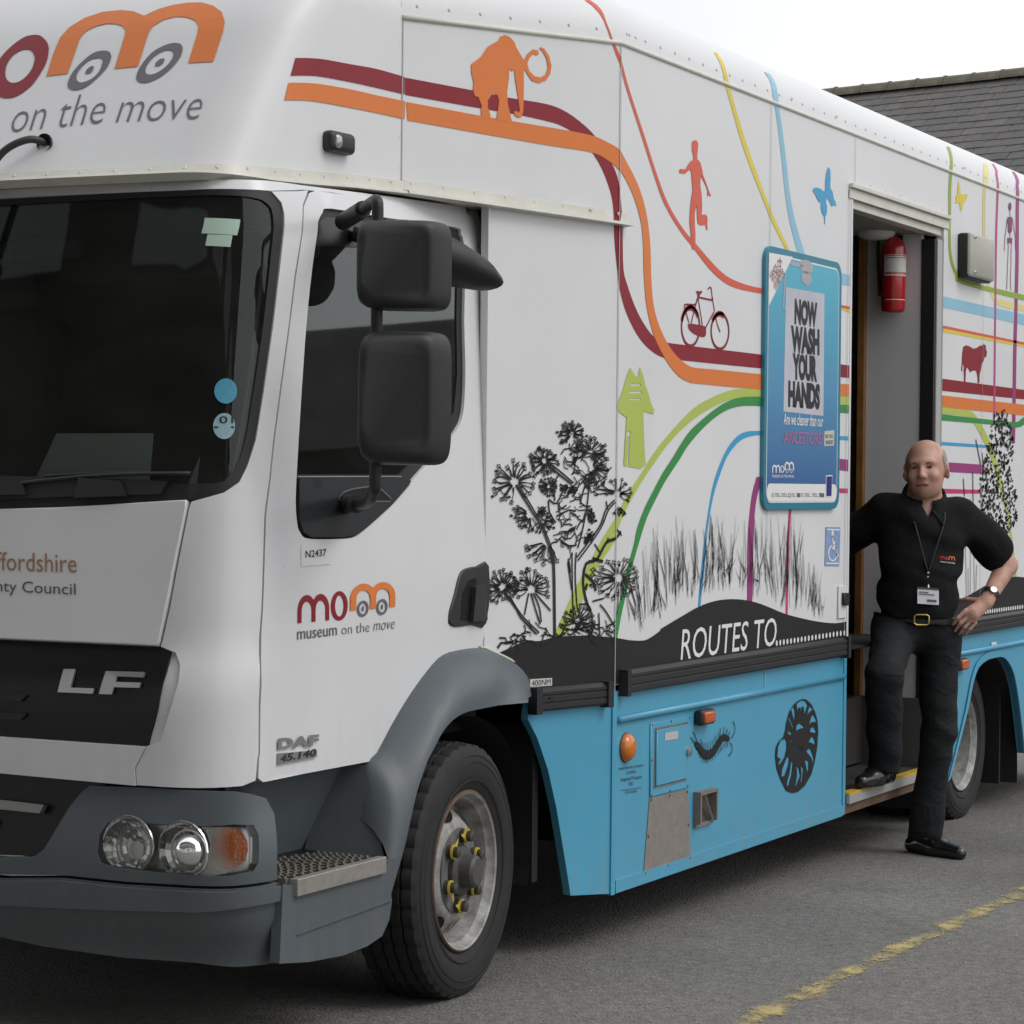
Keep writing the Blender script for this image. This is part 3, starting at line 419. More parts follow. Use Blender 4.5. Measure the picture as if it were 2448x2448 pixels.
 'p_bits': [[(2.2442,1.4865),(2.2631,1.4853),(2.2436,1.5056)],[(2.2757,1.4865),(2.3395,1.4853),(2.2752,1.5057)],[(2.3475,1.4864),(2.4154,1.4852),(2.3469,1.5058)],[(2.417,1.4864),(2.4496,1.4852),(2.4164,1.5059)],[(2.4561,1.4864),(2.4973,1.4852),(2.4555,1.5059)],[(2.5121,1.4864),(2.5487,1.4852),(2.5115,1.506)],[(2.5553,1.4863),(2.5889,1.4851),(2.5547,1.506)],[(2.5989,1.4863),(2.6666,1.4851),(2.5983,1.5061)],[(2.6837,1.4863),(2.7525,1.485),(2.683,1.5062)],[(2.7645,1.4862),(2.8204,1.485),(2.7639,1.5063)]],
 'p_card': [(2.8361,1.4862),(2.905,1.4862),(2.9109,1.5756),(2.8367,1.5738)],
 'p_corner': [(2.1908,2.211),(2.1877,2.4157),(2.4399,2.4215)],
 'p_handle': [[(2.4165,2.3853),(2.5567,2.3887),(2.5562,2.4018),(2.416,2.4018)]],
 'p_hookbar': [(2.3734,2.2078),(2.3408,2.2202),(2.3609,2.3503),(2.3802,2.3518),(2.3648,2.2247)],
 'p_logo': [(2.2445,1.5792),(2.4778,1.5812),(2.2431,1.6227)],
 'p_round': [(2.59,2.3957),(2.666,2.402),(2.5891,2.4225)],
 'p_round2': [(2.5914,2.3509),(2.6504,2.3556),(2.5905,2.3778)],
 'p_sheet': [(2.3581,1.8175),(2.8026,1.8128),(2.7987,2.3034),(2.3706,2.2984)],
 'p_sign': [(2.8153,1.6922),(2.9301,1.6961),(2.9316,1.7591),(2.8168,1.7521)],
 'p_text': [('NOW',[(2.4642,2.1695),(2.7163,2.1703),(2.4646,2.2612)]),('WASH',[(2.43,2.0584),(2.7475,2.0618),(2.427,2.1542)]),('YOUR',[(2.4513,1.9532),(2.7233,1.9546),(2.4483,2.0476)]),('HANDS',[(2.4058,1.8454),(2.758,1.8449),(2.4061,1.9395)]),('Are we cleaner than our',[(2.3597,1.7677),(2.7953,1.7699),(2.362,1.7971)]),('ANCESTORS?',[(2.3619,1.6945),(2.7977,1.6967),(2.3637,1.7415)]),('SEE YOU',[(2.8265,1.7248),(2.9148,1.7267),(2.826,1.7389)]),('INSIDE',[(2.8326,1.6986),(2.9156,1.702),(2.8321,1.7145)]),('museum on the move',[(2.2419,1.5618),(2.4751,1.5622),(2.2416,1.5717)]),('HANDS-ON',[(2.219,2.3128),(2.3276,2.3884),(2.1902,2.3336)]),('TOURING',[(2.2431,2.2945),(2.3365,2.36),(2.219,2.3128)]),('EXHIBITION',[(2.2641,2.2787),(2.361,2.3474),(2.2353,2.291)])],
 'p_white': [(2.1744,1.4664),(2.9594,1.4614),(2.9661,1.5295),(2.1834,1.5297)],
 'pl400': [(0.435,0.879),(0.5444,0.8778),(0.544,0.9025),(0.4336,0.9042)],
 'pl_45': [(1.2111,0.7671),(1.0125,0.7691),(1.0128,0.7871),(1.2098,0.7969)],
 'pl_N2437': [(1.1186,1.2968),(0.9604,1.2991),(0.9596,1.3539),(1.1204,1.3546)],
 'poster': [(2.1597,1.4405),(2.9963,1.4364),(3.0167,2.4436),(2.1604,2.4431)],
 'poster_in': [(2.1744,1.4664),(2.9594,1.4614),(2.981,2.4282),(2.1845,2.4166)],
 'routes': [(1.4222,0.9118),(2.3415,0.9136),(1.4378,1.0182)],
 's_groove': [(-1.047,0.3657),(-0.5683,0.3538),(-0.5657,0.3369),(-1.047,0.3624)],
 's_side': [(-1.1259,0.4786),(-1.0814,0.4679),(-0.6392,0.4425),(-0.5587,0.4633),(-0.5165,0.4672),(-0.5665,0.3795),(-0.5611,0.3433),(-0.5743,0.2981),(-0.6129,0.2595),(-0.6923,0.2445),(-0.8252,0.24),(-0.9956,0.2519),(-1.1386,0.2718)],
 's_tread': [(-1.122,0.4813),(-1.0748,0.4394),(-0.639,0.4343),(-0.6372,0.4597)],
 'shapes': [('butterfly_print','skyblue',[(2.8767,2.8244),(2.8934,2.8123),(2.8994,2.7819),(2.8958,2.7419),(2.9091,2.735),(2.9258,2.7283),(2.9381,2.7042),(2.9601,2.6895),(2.9723,2.6737),(2.944,2.6764),(2.9146,2.6676),(2.8978,2.68),(2.8729,2.6943),(2.8565,2.6953),(2.8489,2.6804),(2.8626,2.6594),(2.8587,2.6308),(2.8428,2.6207),(2.8407,2.5867),(2.8325,2.5888),(2.8299,2.6194),(2.8021,2.6306),(2.7883,2.6572),(2.7926,2.6744),(2.7718,2.6694),(2.7443,2.6832),(2.72,2.6973),(2.6959,2.7057),(2.7035,2.7176),(2.7349,2.725),(2.7748,2.7256),(2.807,2.7208),(2.8282,2.7176),(2.8392,2.73),(2.838,2.7636),(2.8484,2.7929),(2.8607,2.8141)],[]),('butterfly_print','yellow',[(4.6284,2.9685),(4.6512,2.9449),(4.6702,2.911),(4.7187,2.9131),(4.774,2.9224),(4.7638,2.8982),(4.7312,2.8782),(4.7029,2.8654),(4.6993,2.8453),(4.678,2.8267),(4.6598,2.8412),(4.6544,2.8668),(4.6216,2.8633),(4.5828,2.8526),(4.5995,2.8739),(4.5815,2.8883),(4.6135,2.9015),(4.6188,2.9347)],[]),('bull_print','crimson',[(4.737,2.1971),(4.7812,2.2061),(4.8374,2.2038),(4.8943,2.1956),(4.9512,2.202),(4.9967,2.2145),(5.0544,2.221),(5.0702,2.232),(5.0846,2.2227),(5.1127,2.2229),(5.1016,2.21),(5.1259,2.191),(5.115,2.17),(5.0801,2.1615),(5.0693,2.1441),(5.0418,2.1326),(5.029,2.105),(5.0071,2.0771),(5.0041,2.0366),(4.9765,2.0355),(4.9754,2.0623),(4.9559,2.0883),(4.9327,2.0939),(4.8761,2.088),(4.8537,2.0803),(4.8307,2.0926),(4.7965,2.1043),(4.7819,2.0804),(4.7771,2.0339),(4.7548,2.033),(4.7535,2.0659),(4.746,2.0854),(4.7519,2.1055),(4.7291,2.1176),(4.7241,2.0778),(4.7084,2.0837),(4.7159,2.1169),(4.7206,2.1632)],[]),('running_figure_print','coral',[(1.4776,2.7441),(1.496,2.7538),(1.5211,2.7556),(1.534,2.7464),(1.5308,2.7236),(1.5263,2.7057),(1.5267,2.6909),(1.5548,2.6819),(1.5679,2.6661),(1.5813,2.6403),(1.6141,2.6116),(1.634,2.5912),(1.6564,2.5736),(1.6474,2.5701),(1.6343,2.5788),(1.6282,2.568),(1.6215,2.5773),(1.6237,2.5901),(1.5948,2.6144),(1.5663,2.631),(1.5585,2.6401),(1.557,2.6001),(1.5707,2.5668),(1.5756,2.5275),(1.5726,2.4972),(1.6108,2.5021),(1.6264,2.4927),(1.6246,2.4675),(1.6277,2.4477),(1.6161,2.4491),(1.6092,2.466),(1.5863,2.4612),(1.5609,2.4587),(1.538,2.4639),(1.5324,2.4832),(1.5279,2.5125),(1.5237,2.527),(1.5094,2.4957),(1.5104,2.4612),(1.5178,2.4222),(1.5186,2.3926),(1.513,2.3673),(1.4942,2.3656),(1.4852,2.3747),(1.4936,2.3878),(1.481,2.3916),(1.4738,2.428),(1.4643,2.4566),(1.4657,2.4962),(1.4768,2.5467),(1.4885,2.5726),(1.4814,2.6064),(1.4742,2.6401),(1.4578,2.6456),(1.4371,2.6333),(1.4126,2.624),(1.388,2.6251),(1.376,2.6212),(1.3672,2.6299),(1.3755,2.6382),(1.3938,2.6394),(1.4245,2.6416),(1.4426,2.6585),(1.467,2.6762),(1.4917,2.6827),(1.4912,2.7014),(1.4783,2.7171)],[]),
            ('mammoth_print','orange',[(0.1242,2.823),(0.1685,2.8506),(0.2008,2.8873),(0.25,2.9133),(0.2622,2.9285),(0.283,2.9359),(0.3082,2.9325),(0.3294,2.9193),(0.3381,2.9042),(0.3639,2.8805),(0.3769,2.8686),(0.3936,2.8929),(0.419,2.9102),(0.4448,2.9111),(0.4494,2.8979),(0.4365,2.8934),(0.4235,2.8971),(0.4023,2.8804),(0.3924,2.8598),(0.4029,2.8393),(0.4289,2.8263),(0.4591,2.8259),(0.485,2.8393),(0.4959,2.8629),(0.4885,2.8896),(0.4708,2.9092),(0.4516,2.9176),(0.4576,2.9228),(0.475,2.9209),(0.5014,2.8997),(0.5133,2.8708),(0.5067,2.8422),(0.4853,2.8199),(0.4508,2.8071),(0.4163,2.8108),(0.3946,2.8272),(0.3815,2.8419),(0.3758,2.8301),(0.3765,2.7864),(0.3751,2.7096),(0.3669,2.6894),(0.35,2.6846),(0.3329,2.6908),(0.3286,2.7012),(0.3412,2.7054),(0.3497,2.701),(0.3581,2.7075),(0.349,2.7501),(0.3355,2.7975),(0.3291,2.8321),(0.3182,2.8278),(0.3055,2.8343),(0.3035,2.7987),(0.2957,2.7596),(0.2988,2.722),(0.3119,2.6909),(0.3207,2.6675),(0.2455,2.6639),(0.2531,2.7055),(0.257,2.7276),(0.2484,2.7427),(0.2359,2.7476),(0.2195,2.739),(0.2032,2.7208),(0.2036,2.6993),(0.2163,2.6793),(0.2165,2.6632),(0.1762,2.6637),(0.171,2.6846),(0.1748,2.7011),(0.1581,2.7259),(0.1418,2.7265),(0.1334,2.7441),(0.1355,2.7711),(0.1246,2.7964)],[]),('totem_print','lime',[(0.9752,1.9233),(0.9958,1.9092),(1.0301,1.8919),(1.0413,1.8994),(1.0542,1.9298),(1.0812,1.9012),(1.0993,1.8687),(1.1289,1.8389),(1.1531,1.804),(1.1769,1.7856),(1.1714,1.772),(1.0844,1.7789),(1.0917,1.7164),(1.099,1.6548),(1.1059,1.6121),(1.112,1.5979),(1.0665,1.5832),(1.0096,1.5873),(0.9311,1.5912),(0.9353,1.6426),(0.9447,1.7129),(0.9492,1.7551),(0.8934,1.7698),(0.8766,1.7855),(0.887,1.809),(0.9191,1.8475),(0.9405,1.881),(0.9566,1.9051)],[[(0.9799,1.8686),(1.0614,1.8719),(1.0616,1.8644),(0.9801,1.8611)],[(0.9693,1.8433),(1.0689,1.8471),(1.069,1.8395),(0.9695,1.8358)],[(0.9677,1.8189),(1.0661,1.8224),(1.0662,1.8167),(0.9679,1.8133)],[(0.9538,1.7075),(0.9783,1.709),(0.9842,1.6998),(0.9731,1.6948),(0.9713,1.5893),(0.9601,1.5891),(0.9643,1.6899),(0.9552,1.6944)]]),('bicycle_print','crimson',[(1.46,2.0984),(1.4739,2.1029),(1.5876,2.1026),(1.6116,2.1012),(1.6238,2.0954),(1.6244,2.0747),(1.6174,2.0649),(1.5959,2.0608),(1.56,2.0625),(1.5124,2.0681),(1.4793,2.0773),(1.4626,2.0874)],[]),('bicycle_print','crimson',[(1.5272,2.2182),(1.5412,2.224),(1.5508,2.2219),(1.5841,2.2262),(1.5819,2.2186),(1.5654,2.2098),(1.5585,2.2018),(1.5443,2.2008),(1.5416,2.2118)],[]),
            ('ammonite_print','ink',[(2.6446,0.6836),(2.6822,0.6789),(2.7422,0.6553),(2.7869,0.6212),(2.8155,0.5842),(2.8259,0.5371),(2.8157,0.4763),(2.7933,0.4245),(2.7515,0.3711),(2.6772,0.3329),(2.6032,0.3181),(2.5401,0.3203),(2.4774,0.3354),(2.4142,0.3867),(2.3721,0.4318),(2.3534,0.4817),(2.3593,0.518),(2.3891,0.5376),(2.4397,0.5517),(2.4595,0.576),(2.4689,0.6051),(2.4987,0.6438),(2.55,0.6699),(2.6022,0.681)],[[(2.3796,0.5162),(2.4094,0.5395),(2.4554,0.5421),(2.4743,0.53),(2.4753,0.5),(2.4526,0.4685),(2.4122,0.4501),(2.3777,0.4479),(2.4117,0.4669),(2.3737,0.4779)],[(2.5763,0.6679),(2.5971,0.6746),(2.6341,0.6787),(2.677,0.6736),(2.7045,0.6544),(2.6784,0.6297),(2.6683,0.6115),(2.6563,0.6504),(2.637,0.6538),(2.6297,0.6184),(2.6191,0.6514),(2.5989,0.653),(2.5937,0.6175)],[(2.5193,0.6497),(2.545,0.6627),(2.5613,0.6427),(2.5629,0.5936),(2.5324,0.6299)],[(2.5014,0.6249),(2.5529,0.5775),(2.5372,0.5769),(2.4913,0.6164)],[(2.5744,0.5625),(2.5789,0.5847),(2.6158,0.5892),(2.6534,0.5766),(2.6697,0.5658),(2.6217,0.5679)],[(2.7207,0.6512),(2.7647,0.6325),(2.7216,0.6244),(2.6919,0.6096)],[(2.7544,0.6141),(2.7853,0.6021),(2.808,0.5802),(2.7446,0.5824),(2.7145,0.5734)],[(2.7296,0.5454),(2.7399,0.5617),(2.778,0.5604),(2.8094,0.5355),(2.7678,0.5383)],[(2.7146,0.5066),(2.7573,0.5258),(2.7851,0.5099),(2.7979,0.4865),(2.7473,0.4998)],[(2.6943,0.4684),(2.7154,0.4817),(2.7482,0.471),(2.7799,0.4335),(2.772,0.4074),(2.7492,0.4403)],[(2.6738,0.4398),(2.7226,0.4275),(2.7188,0.3782),(2.6965,0.3995)],[(2.4751,0.571),(2.5116,0.5641),(2.538,0.5525),(2.4964,0.5542)],[(2.5128,0.5265),(2.5387,0.5298),(2.5234,0.5199)],[(2.4834,0.4712),(2.5045,0.4599),(2.4949,0.4345),(2.4549,0.3956),(2.419,0.3974),(2.4283,0.4262)],[(2.5257,0.4465),(2.5467,0.4408),(2.5326,0.3933),(2.4976,0.35),(2.4765,0.3616),(2.5064,0.3997)],[(2.584,0.4258),(2.6108,0.4119),(2.6277,0.3798),(2.5814,0.3431),(2.5708,0.3442),(2.5906,0.3836)],[(2.6316,0.4249),(2.6643,0.4027),(2.6448,0.3439),(2.6315,0.3605),(2.6403,0.3861)],[(2.5383,0.5111),(2.5467,0.5092),(2.545,0.4973),(2.5365,0.5019)],[(2.5573,0.5045),(2.5658,0.503),(2.5642,0.4873),(2.5557,0.4907)],[(2.5763,0.5012),(2.5848,0.5005),(2.5833,0.4817),(2.5748,0.4833)],[(2.5964,0.4987),(2.6049,0.4979),(2.6045,0.4783),(2.5949,0.4791)],[(2.6176,0.4975),(2.625,0.4976),(2.6299,0.4774),(2.6214,0.4774)],[(2.6356,0.4981),(2.6431,0.4989),(2.6575,0.4813),(2.649,0.4794)]]),('skeleton_print','violet_ink',[(5.5177,2.9411),(5.5154,2.9318),(5.5082,2.9238),(5.4974,2.9186),(5.4853,2.9174),(5.4742,2.9203),(5.4663,2.9267),(5.4632,2.9354),(5.4655,2.9447),(5.4727,2.9527),(5.4835,2.9579),(5.4956,2.9592),(5.5067,2.9563),(5.5146,2.9499)],[]),('skeleton_print','violet_ink',[(5.4507,2.882),(5.5325,2.8903),(5.5306,2.8202),(5.4941,2.7993),(5.4612,2.8136)],[]),('skeleton_print','violet_ink',[(5.4504,2.7778),(5.5371,2.7859),(5.5312,2.7504),(5.4957,2.7612),(5.4592,2.7438)],[])],
 'squig': [(0.5706,1.633),(0.6891,1.6554),(0.7723,1.6224),(0.7789,1.5604),(0.6918,1.4912),(0.7203,1.4295),(0.6727,1.3271),(0.5865,1.3147),(0.5322,1.3728),(0.5946,1.474),(0.6368,1.5319)],
 'st_a': [(1.5457,2.1989),(1.4418,2.1931),(1.4332,2.2373),(1.537,2.2417)],
 'st_b': [(1.5324,2.1647),(1.4597,2.1606),(1.456,2.1928),(1.5283,2.1957)],
 'st_c': [(1.4425,1.7696),(1.4079,1.7702),(1.4451,1.8036)],
 'st_d': [(1.4398,1.6757),(1.4063,1.6762),(1.4425,1.7106)],
 'steel': [(1.1239,0.188),(1.5313,0.1911),(1.5015,0.4462),(1.1698,0.4525)],
 'stripes': [('crimson_stripe','crimson',[(-0.1739,2.7418),(0.1692,2.7433),(0.2993,2.7423),(0.3748,2.7439),(0.464,2.7458),(0.5357,2.7427),(0.6064,2.7289),(0.6784,2.7036),(0.7381,2.6746),(0.7898,2.6323),(0.8438,2.5801),(0.87,2.5371),(0.8856,2.4832),(0.8993,2.4238),(0.9053,2.3547),(0.9146,2.2477),(0.9493,2.1945),(1.0071,2.133),(1.0767,2.081),(1.1692,2.0366),(1.2759,2.0235),(2.0978,2.0271),(2.209,2.0276)],[(-0.1731,2.69),(0.17,2.6922),(0.3,2.6938),(0.3755,2.6942),(0.5217,2.6904),(0.5786,2.6832),(0.6218,2.6721),(0.6793,2.6487),(0.7318,2.614),(0.7768,2.5731),(0.814,2.5218),(0.8373,2.4733),(0.8472,2.4188),(0.8506,2.3498),(0.8682,2.244),(0.8889,2.176),(0.9278,2.1188),(0.9861,2.0664),(1.0552,2.0229),(1.1354,1.9917),(1.2416,1.9709),(1.3999,1.9686),(2.0994,1.9747),(2.2105,1.9767)],1),('crimson_stripe','crimson',[(2.9491,2.033),(3.1972,2.0328)],[(2.9509,1.9802),(3.199,1.9805)],0),('crimson_stripe','crimson',[(4.4167,2.0324),(5.966,2.0335)],[(4.4126,1.9763),(5.9682,1.9859)],0),('orange_stripe','orange',[(-0.1692,2.6698),(0.1703,2.6695),(0.3883,2.6715),(0.6073,2.6736),(0.7328,2.6712),(0.7973,2.6614),(0.8727,2.6429),(0.9279,2.6083),(0.9834,2.5729),(1.0424,2.5232),(1.0886,2.4625),(1.1207,2.3845),(1.1343,2.3048),(1.1395,2.2376),(1.1554,2.1629),(1.1849,2.1075),(1.2285,2.0617),(1.2894,2.0169),(1.3628,1.9818),(1.4494,1.9567),(1.5245,1.9479),(1.6507,1.9493),(2.1,1.9526),(2.2112,1.9544)],[(-0.161,2.6153),(0.1712,2.6146),(0.5102,2.6149),(0.7247,2.6169),(0.8172,2.5981),(0.8732,2.5749),(0.9169,2.5535),(0.9749,2.5111),(1.02,2.4643),(1.0556,2.4067),(1.0713,2.333),(1.0765,2.261),(1.0964,2.1587),(1.1282,2.0938),(1.1691,2.039),(1.2304,1.9896),(1.3032,1.9449),(1.3878,1.9097),(1.476,1.8952),(1.5514,1.8924),(2.1018,1.8943),(2.213,1.8954)],1),('orange_stripe','orange',[(2.9519,1.9512),(3.1999,1.9544)],[(2.9536,1.9001),(3.2017,1.9039)],0),('orange_stripe','orange',[(4.4071,1.9555),(5.9695,1.9578)],[(4.403,1.9008),(5.9721,1.9027)],0),('lime_stripe','lime',[(0.5525,1.0339),(0.5901,1.0874),(0.6428,1.1605),(0.6748,1.2006),(0.7286,1.2611),(0.8047,1.3496),(0.9341,1.4706),(1.067,1.5628),(1.1865,1.6429),(1.274,1.6915),(1.3922,1.7491),(1.5284,1.8065),(1.6538,1.8407),(1.7865,1.8683),(1.919,1.8872),(2.1017,1.8975),(2.2129,1.8986)],[(0.6179,1.0353),(0.6762,1.115),(0.7298,1.1854),(0.7895,1.2634),(0.8612,1.3316),(0.9189,1.4112),(1.001,1.4811),(1.0847,1.5415),(1.1702,1.5959),(1.2749,1.6588),(1.3931,1.7161),(1.5295,1.7667),(1.6548,1.803),(1.7875,1.8332),(1.92,1.8532),(2.1027,1.8644),(2.2139,1.8652)],1),('lime_stripe','lime',[(2.9536,1.9001),(3.2017,1.9039)],[(2.9547,1.866),(3.2029,1.8681)],0),('lime_stripe','lime',[(4.403,1.9008),(4.7336,1.9005),(4.8819,1.8942),(4.986,1.8651),(5.1794,1.7683),(5.3357,1.6472),(5.5543,1.3824),(5.6966,1.0835)],[(4.4042,1.869),(4.7016,1.8709),(4.8357,1.8629),(4.9602,1.8221),(5.1097,1.7424),(5.2564,1.6422),(5.5169,1.3827),(5.6509,1.0806)],1),('green_stripe','green',[(0.8688,1.018),(0.8857,1.087),(0.9252,1.1624),(0.973,1.2523),(1.0218,1.3289),(1.046,1.3817),(1.1043,1.4488),(1.1725,1.5061),(1.2504,1.5678),(1.33,1.6196),(1.4672,1.7111),(1.5931,1.7635),(1.721,1.8081),(1.8393,1.8395),(1.9609,1.8577),(2.1026,1.8659),(2.2138,1.8668)],[(0.8957,1.0167),(0.9228,1.0854),(0.9667,1.1715),(1.0134,1.2583),(1.0593,1.3282),(1.1226,1.413),(1.1909,1.4737),(1.2779,1.5426),(1.3957,1.6168),(1.4685,1.6667),(1.5941,1.729),(1.7219,1.7777),(1.8402,1.8088),(1.9618,1.8255),(2.1037,1.8313),(2.2149,1.8317)],1),('green_stripe','green',[(2.9547,1.866),(3.2029,1.8681)],[(2.9558,1.8327),(3.2041,1.8341)],0),
             ('green_stripe','green',[(4.4042,1.868),(5.1753,1.8643),(5.616,1.8639),(5.73,1.8797),(5.8918,1.923)],[(4.4054,1.8391),(5.1763,1.8408),(5.6438,1.8371),(5.8007,1.857),(5.9566,1.8925)],1),('blue_line','skyblue',[(1.5785,1.094),(1.6018,1.2172),(1.6278,1.3183),(1.6543,1.4086),(1.7016,1.5236),(1.7662,1.6053),(1.8442,1.6704),(1.9363,1.7139),(2.0185,1.7314),(2.1065,1.7366),(2.2178,1.7376)],[(1.6003,1.0931),(1.6348,1.2352),(1.6593,1.3669),(1.7066,1.4841),(1.7674,1.5651),(1.8321,1.6317),(1.9117,1.6767),(1.9931,1.7042),(2.107,1.7197),(2.2183,1.7217)],1),('blue_line','skyblue',[(2.959,1.7371),(3.2074,1.7382)],[(2.9595,1.7226),(3.208,1.7216)],0),('blue_line','skyblue',[(4.3967,1.7406),(5.1949,1.7389)],[(4.3973,1.7252),(5.1955,1.7255)],0),('purple_line','purple',[(2.0477,1.0955),(2.0439,1.2246),(2.0467,1.3424),(2.0611,1.4209),(2.0861,1.4996),(2.1287,1.563)],[(2.1004,1.0904),(2.1038,1.2626),(2.1147,1.4206),(2.1434,1.4997),(2.2015,1.5635)],1),('purple_line','purple',[(2.9621,1.6457),(3.2107,1.6421)],[(2.9636,1.5995),(3.2124,1.5932)],0),('purple_line','purple',[(4.4003,1.6481),(5.0999,1.6425)],[(4.4021,1.6037),(5.0878,1.5976)],0),('pink_line','pink',[(2.4496,1.0278),(2.4505,1.1733),(2.459,1.3365),(2.4751,1.4427)],[(2.4723,1.0252),(2.4797,1.2952),(2.5024,1.4425)],1),('pink_line','pink',[(2.9662,1.5226),(3.2149,1.5215)],[(2.9668,1.5037),(3.2155,1.5023)],0),('pink_line','pink',[(4.3926,1.5246),(5.0561,1.5203)],[(4.3935,1.5023),(5.0568,1.502)],0),('red_line','coral',[(0.7466,3.1383),(0.7728,3.1082),(0.7906,3.0775),(0.8041,3.0362),(0.8255,2.9926),(0.8517,2.9507),(0.8748,2.9211),(0.9091,2.8661),(0.978,2.788),(1.0609,2.6953),(1.144,2.6012),(1.2272,2.5148),(1.3138,2.4567),(1.4112,2.4077),(1.513,2.3672),(1.6405,2.3134),(1.7736,2.2756),(1.9081,2.2598),(2.0909,2.2579),(2.2019,2.2597)],[(0.7766,3.1445),(0.806,3.107),(0.8096,3.0542),(0.8328,3.0006),(0.8673,2.9598),(0.8876,2.9324),(0.9289,2.8733),(0.9981,2.7951),(1.0824,2.7033),(1.1647,2.6108),(1.2519,2.5243),(1.3363,2.4678),(1.4405,2.4179),(1.5505,2.3791),(1.6827,2.3321),(1.8061,2.2981),(1.9484,2.283),(2.0903,2.2783),(2.2013,2.2803)],1),('red_line','coral',[(2.941,2.2764),(3.2043,2.2774)],[(2.9414,2.2645),(3.2047,2.266)],0),('red_line','coral',[(4.4197,2.2776),(5.9548,2.2753)],[(4.4202,2.2641),(5.9554,2.2624)],0),('yellow_line','yellow',[(1.7461,3.1121),(1.7592,3.0608),(1.778,2.9961),(1.8486,2.91),(1.9328,2.8134),(2.0308,2.7213),(2.1653,2.6126),(2.2674,2.5335),(2.4166,2.4427)],[(1.78,3.119),(1.7968,3.0734),(1.8127,3.0059),(1.8752,2.9291),(1.9737,2.8233),(2.0768,2.7268),(2.1938,2.6263),(2.3112,2.5378),(2.4618,2.4418)],1),('yellow_line','yellow',[(3.0211,2.2631),(3.2047,2.266)],[(3.0212,2.2597),(3.2052,2.2513)],0),('yellow_line','yellow',[(4.4202,2.2641),(5.9554,2.2624)],[(4.4209,2.2474),(5.9559,2.2516)],0),('pale_blue_line','paleblue',[(2.2522,3.1221),(2.2663,3.0805),(2.2559,3.0233),(2.2988,2.9361),(2.3569,2.7784),(2.39,2.6751),(2.4382,2.5715),(2.5251,2.4605),(2.5535,2.4351)],[(2.3152,3.1263),(2.3209,3.0825),(2.3133,3.0072),(2.3574,2.9054),(2.4093,2.7745),(2.4407,2.6807),(2.4985,2.5776),(2.6085,2.4565),(2.6372,2.4358)],1),('pale_blue_line','paleblue',[(2.9366,2.4072),(3.1946,2.4074)],[(2.9382,2.358),(3.1961,2.3639)],0),('pale_blue_line','paleblue',[(4.4251,2.4117),(5.9483,2.4176)],[(4.4271,2.3611),(5.9508,2.3637)],0),
             ('olive_line','olive',[(4.5839,3.1368),(4.5485,3.0945),(4.4813,2.971),(4.4826,2.7775),(4.4878,2.6488),(4.5229,2.5742),(4.6028,2.5223),(4.7141,2.4892),(5.7721,2.4879),(5.945,2.4887)],[(4.6531,3.1436),(4.5946,3.0928),(4.5242,2.9759),(4.5178,2.7811),(4.5262,2.6523),(4.568,2.5781),(4.6463,2.5331),(4.78,2.5101),(5.7708,2.517),(5.9437,2.5167)],1),('pale_yellow_line','paleyellow',[(5.1592,3.1252),(5.0331,3.0148),(5.0278,2.7658),(5.0497,2.6121),(5.0969,2.5416),(5.1972,2.4676),(5.3527,2.4306),(5.7745,2.4347),(5.9474,2.437)],[(5.2216,3.127),(5.082,2.9737),(5.078,2.7706),(5.1078,2.617),(5.1686,2.52),(5.2567,2.4692),(5.41,2.4637),(5.7732,2.4638),(5.9461,2.465)],1),('magenta_line','magenta',[(5.3691,3.1547),(5.32,3.0983),(5.2692,3.0423),(5.243,2.7864),(5.2434,2.4436),(5.246,1.965),(5.2401,1.8517)],[(5.409,3.1621),(5.3626,3.1042),(5.3049,3.0466),(5.2753,2.7895),(5.2721,2.4456),(5.2748,1.966),(5.2689,1.8525)],1),('violet_line','purple',[(5.7464,3.1657),(5.6709,3.0922),(5.5998,3.0101),(5.6023,2.6797),(5.5833,2.257),(5.5807,1.9767),(5.5754,1.7553)],[(5.8178,3.1725),(5.7447,3.102),(5.6582,3.0166),(5.663,2.6849),(5.6439,2.2603),(5.6412,1.9788),(5.6359,1.7564)],1)],
 'switch': [(3.0342,0.9858),(3.1292,0.9837),(3.1309,1.1192),(3.0397,1.1213)],
 'switch_b': [(3.0676,1.0405),(3.1312,1.0358),(3.132,1.0888),(3.0684,1.091)],
 't400': [(0.4412,0.882),(0.5358,0.8817),(0.4419,0.9003)],
 't_01': [(1.4555,1.6833),(1.4128,1.6839),(1.4569,1.7016)],
 't_45': [(1.2033,0.773),(1.0182,0.7742),(1.2019,0.7918)],
 't_N2437': [(1.098,1.3198),(0.9878,1.3229),(1.0985,1.3389)],
 't_council': [(2.096,1.2207),(1.8433,1.2178),(2.0982,1.2507)],
 't_daf': [(1.2125,0.8093),(1.0024,0.8021),(1.2104,0.8376)],
 't_move': [(0.7165,1.1012),(0.5951,1.1027),(0.7182,1.1225)],
 't_museum': [(1.124,1.098),(0.9163,1.0999),(1.1265,1.1199)],
 't_onthe': [(0.8919,1.1),(0.7377,1.1009),(0.8936,1.1183)],
 't_shire': [(2.1002,1.2775),(1.8431,1.277),(2.1038,1.327)],
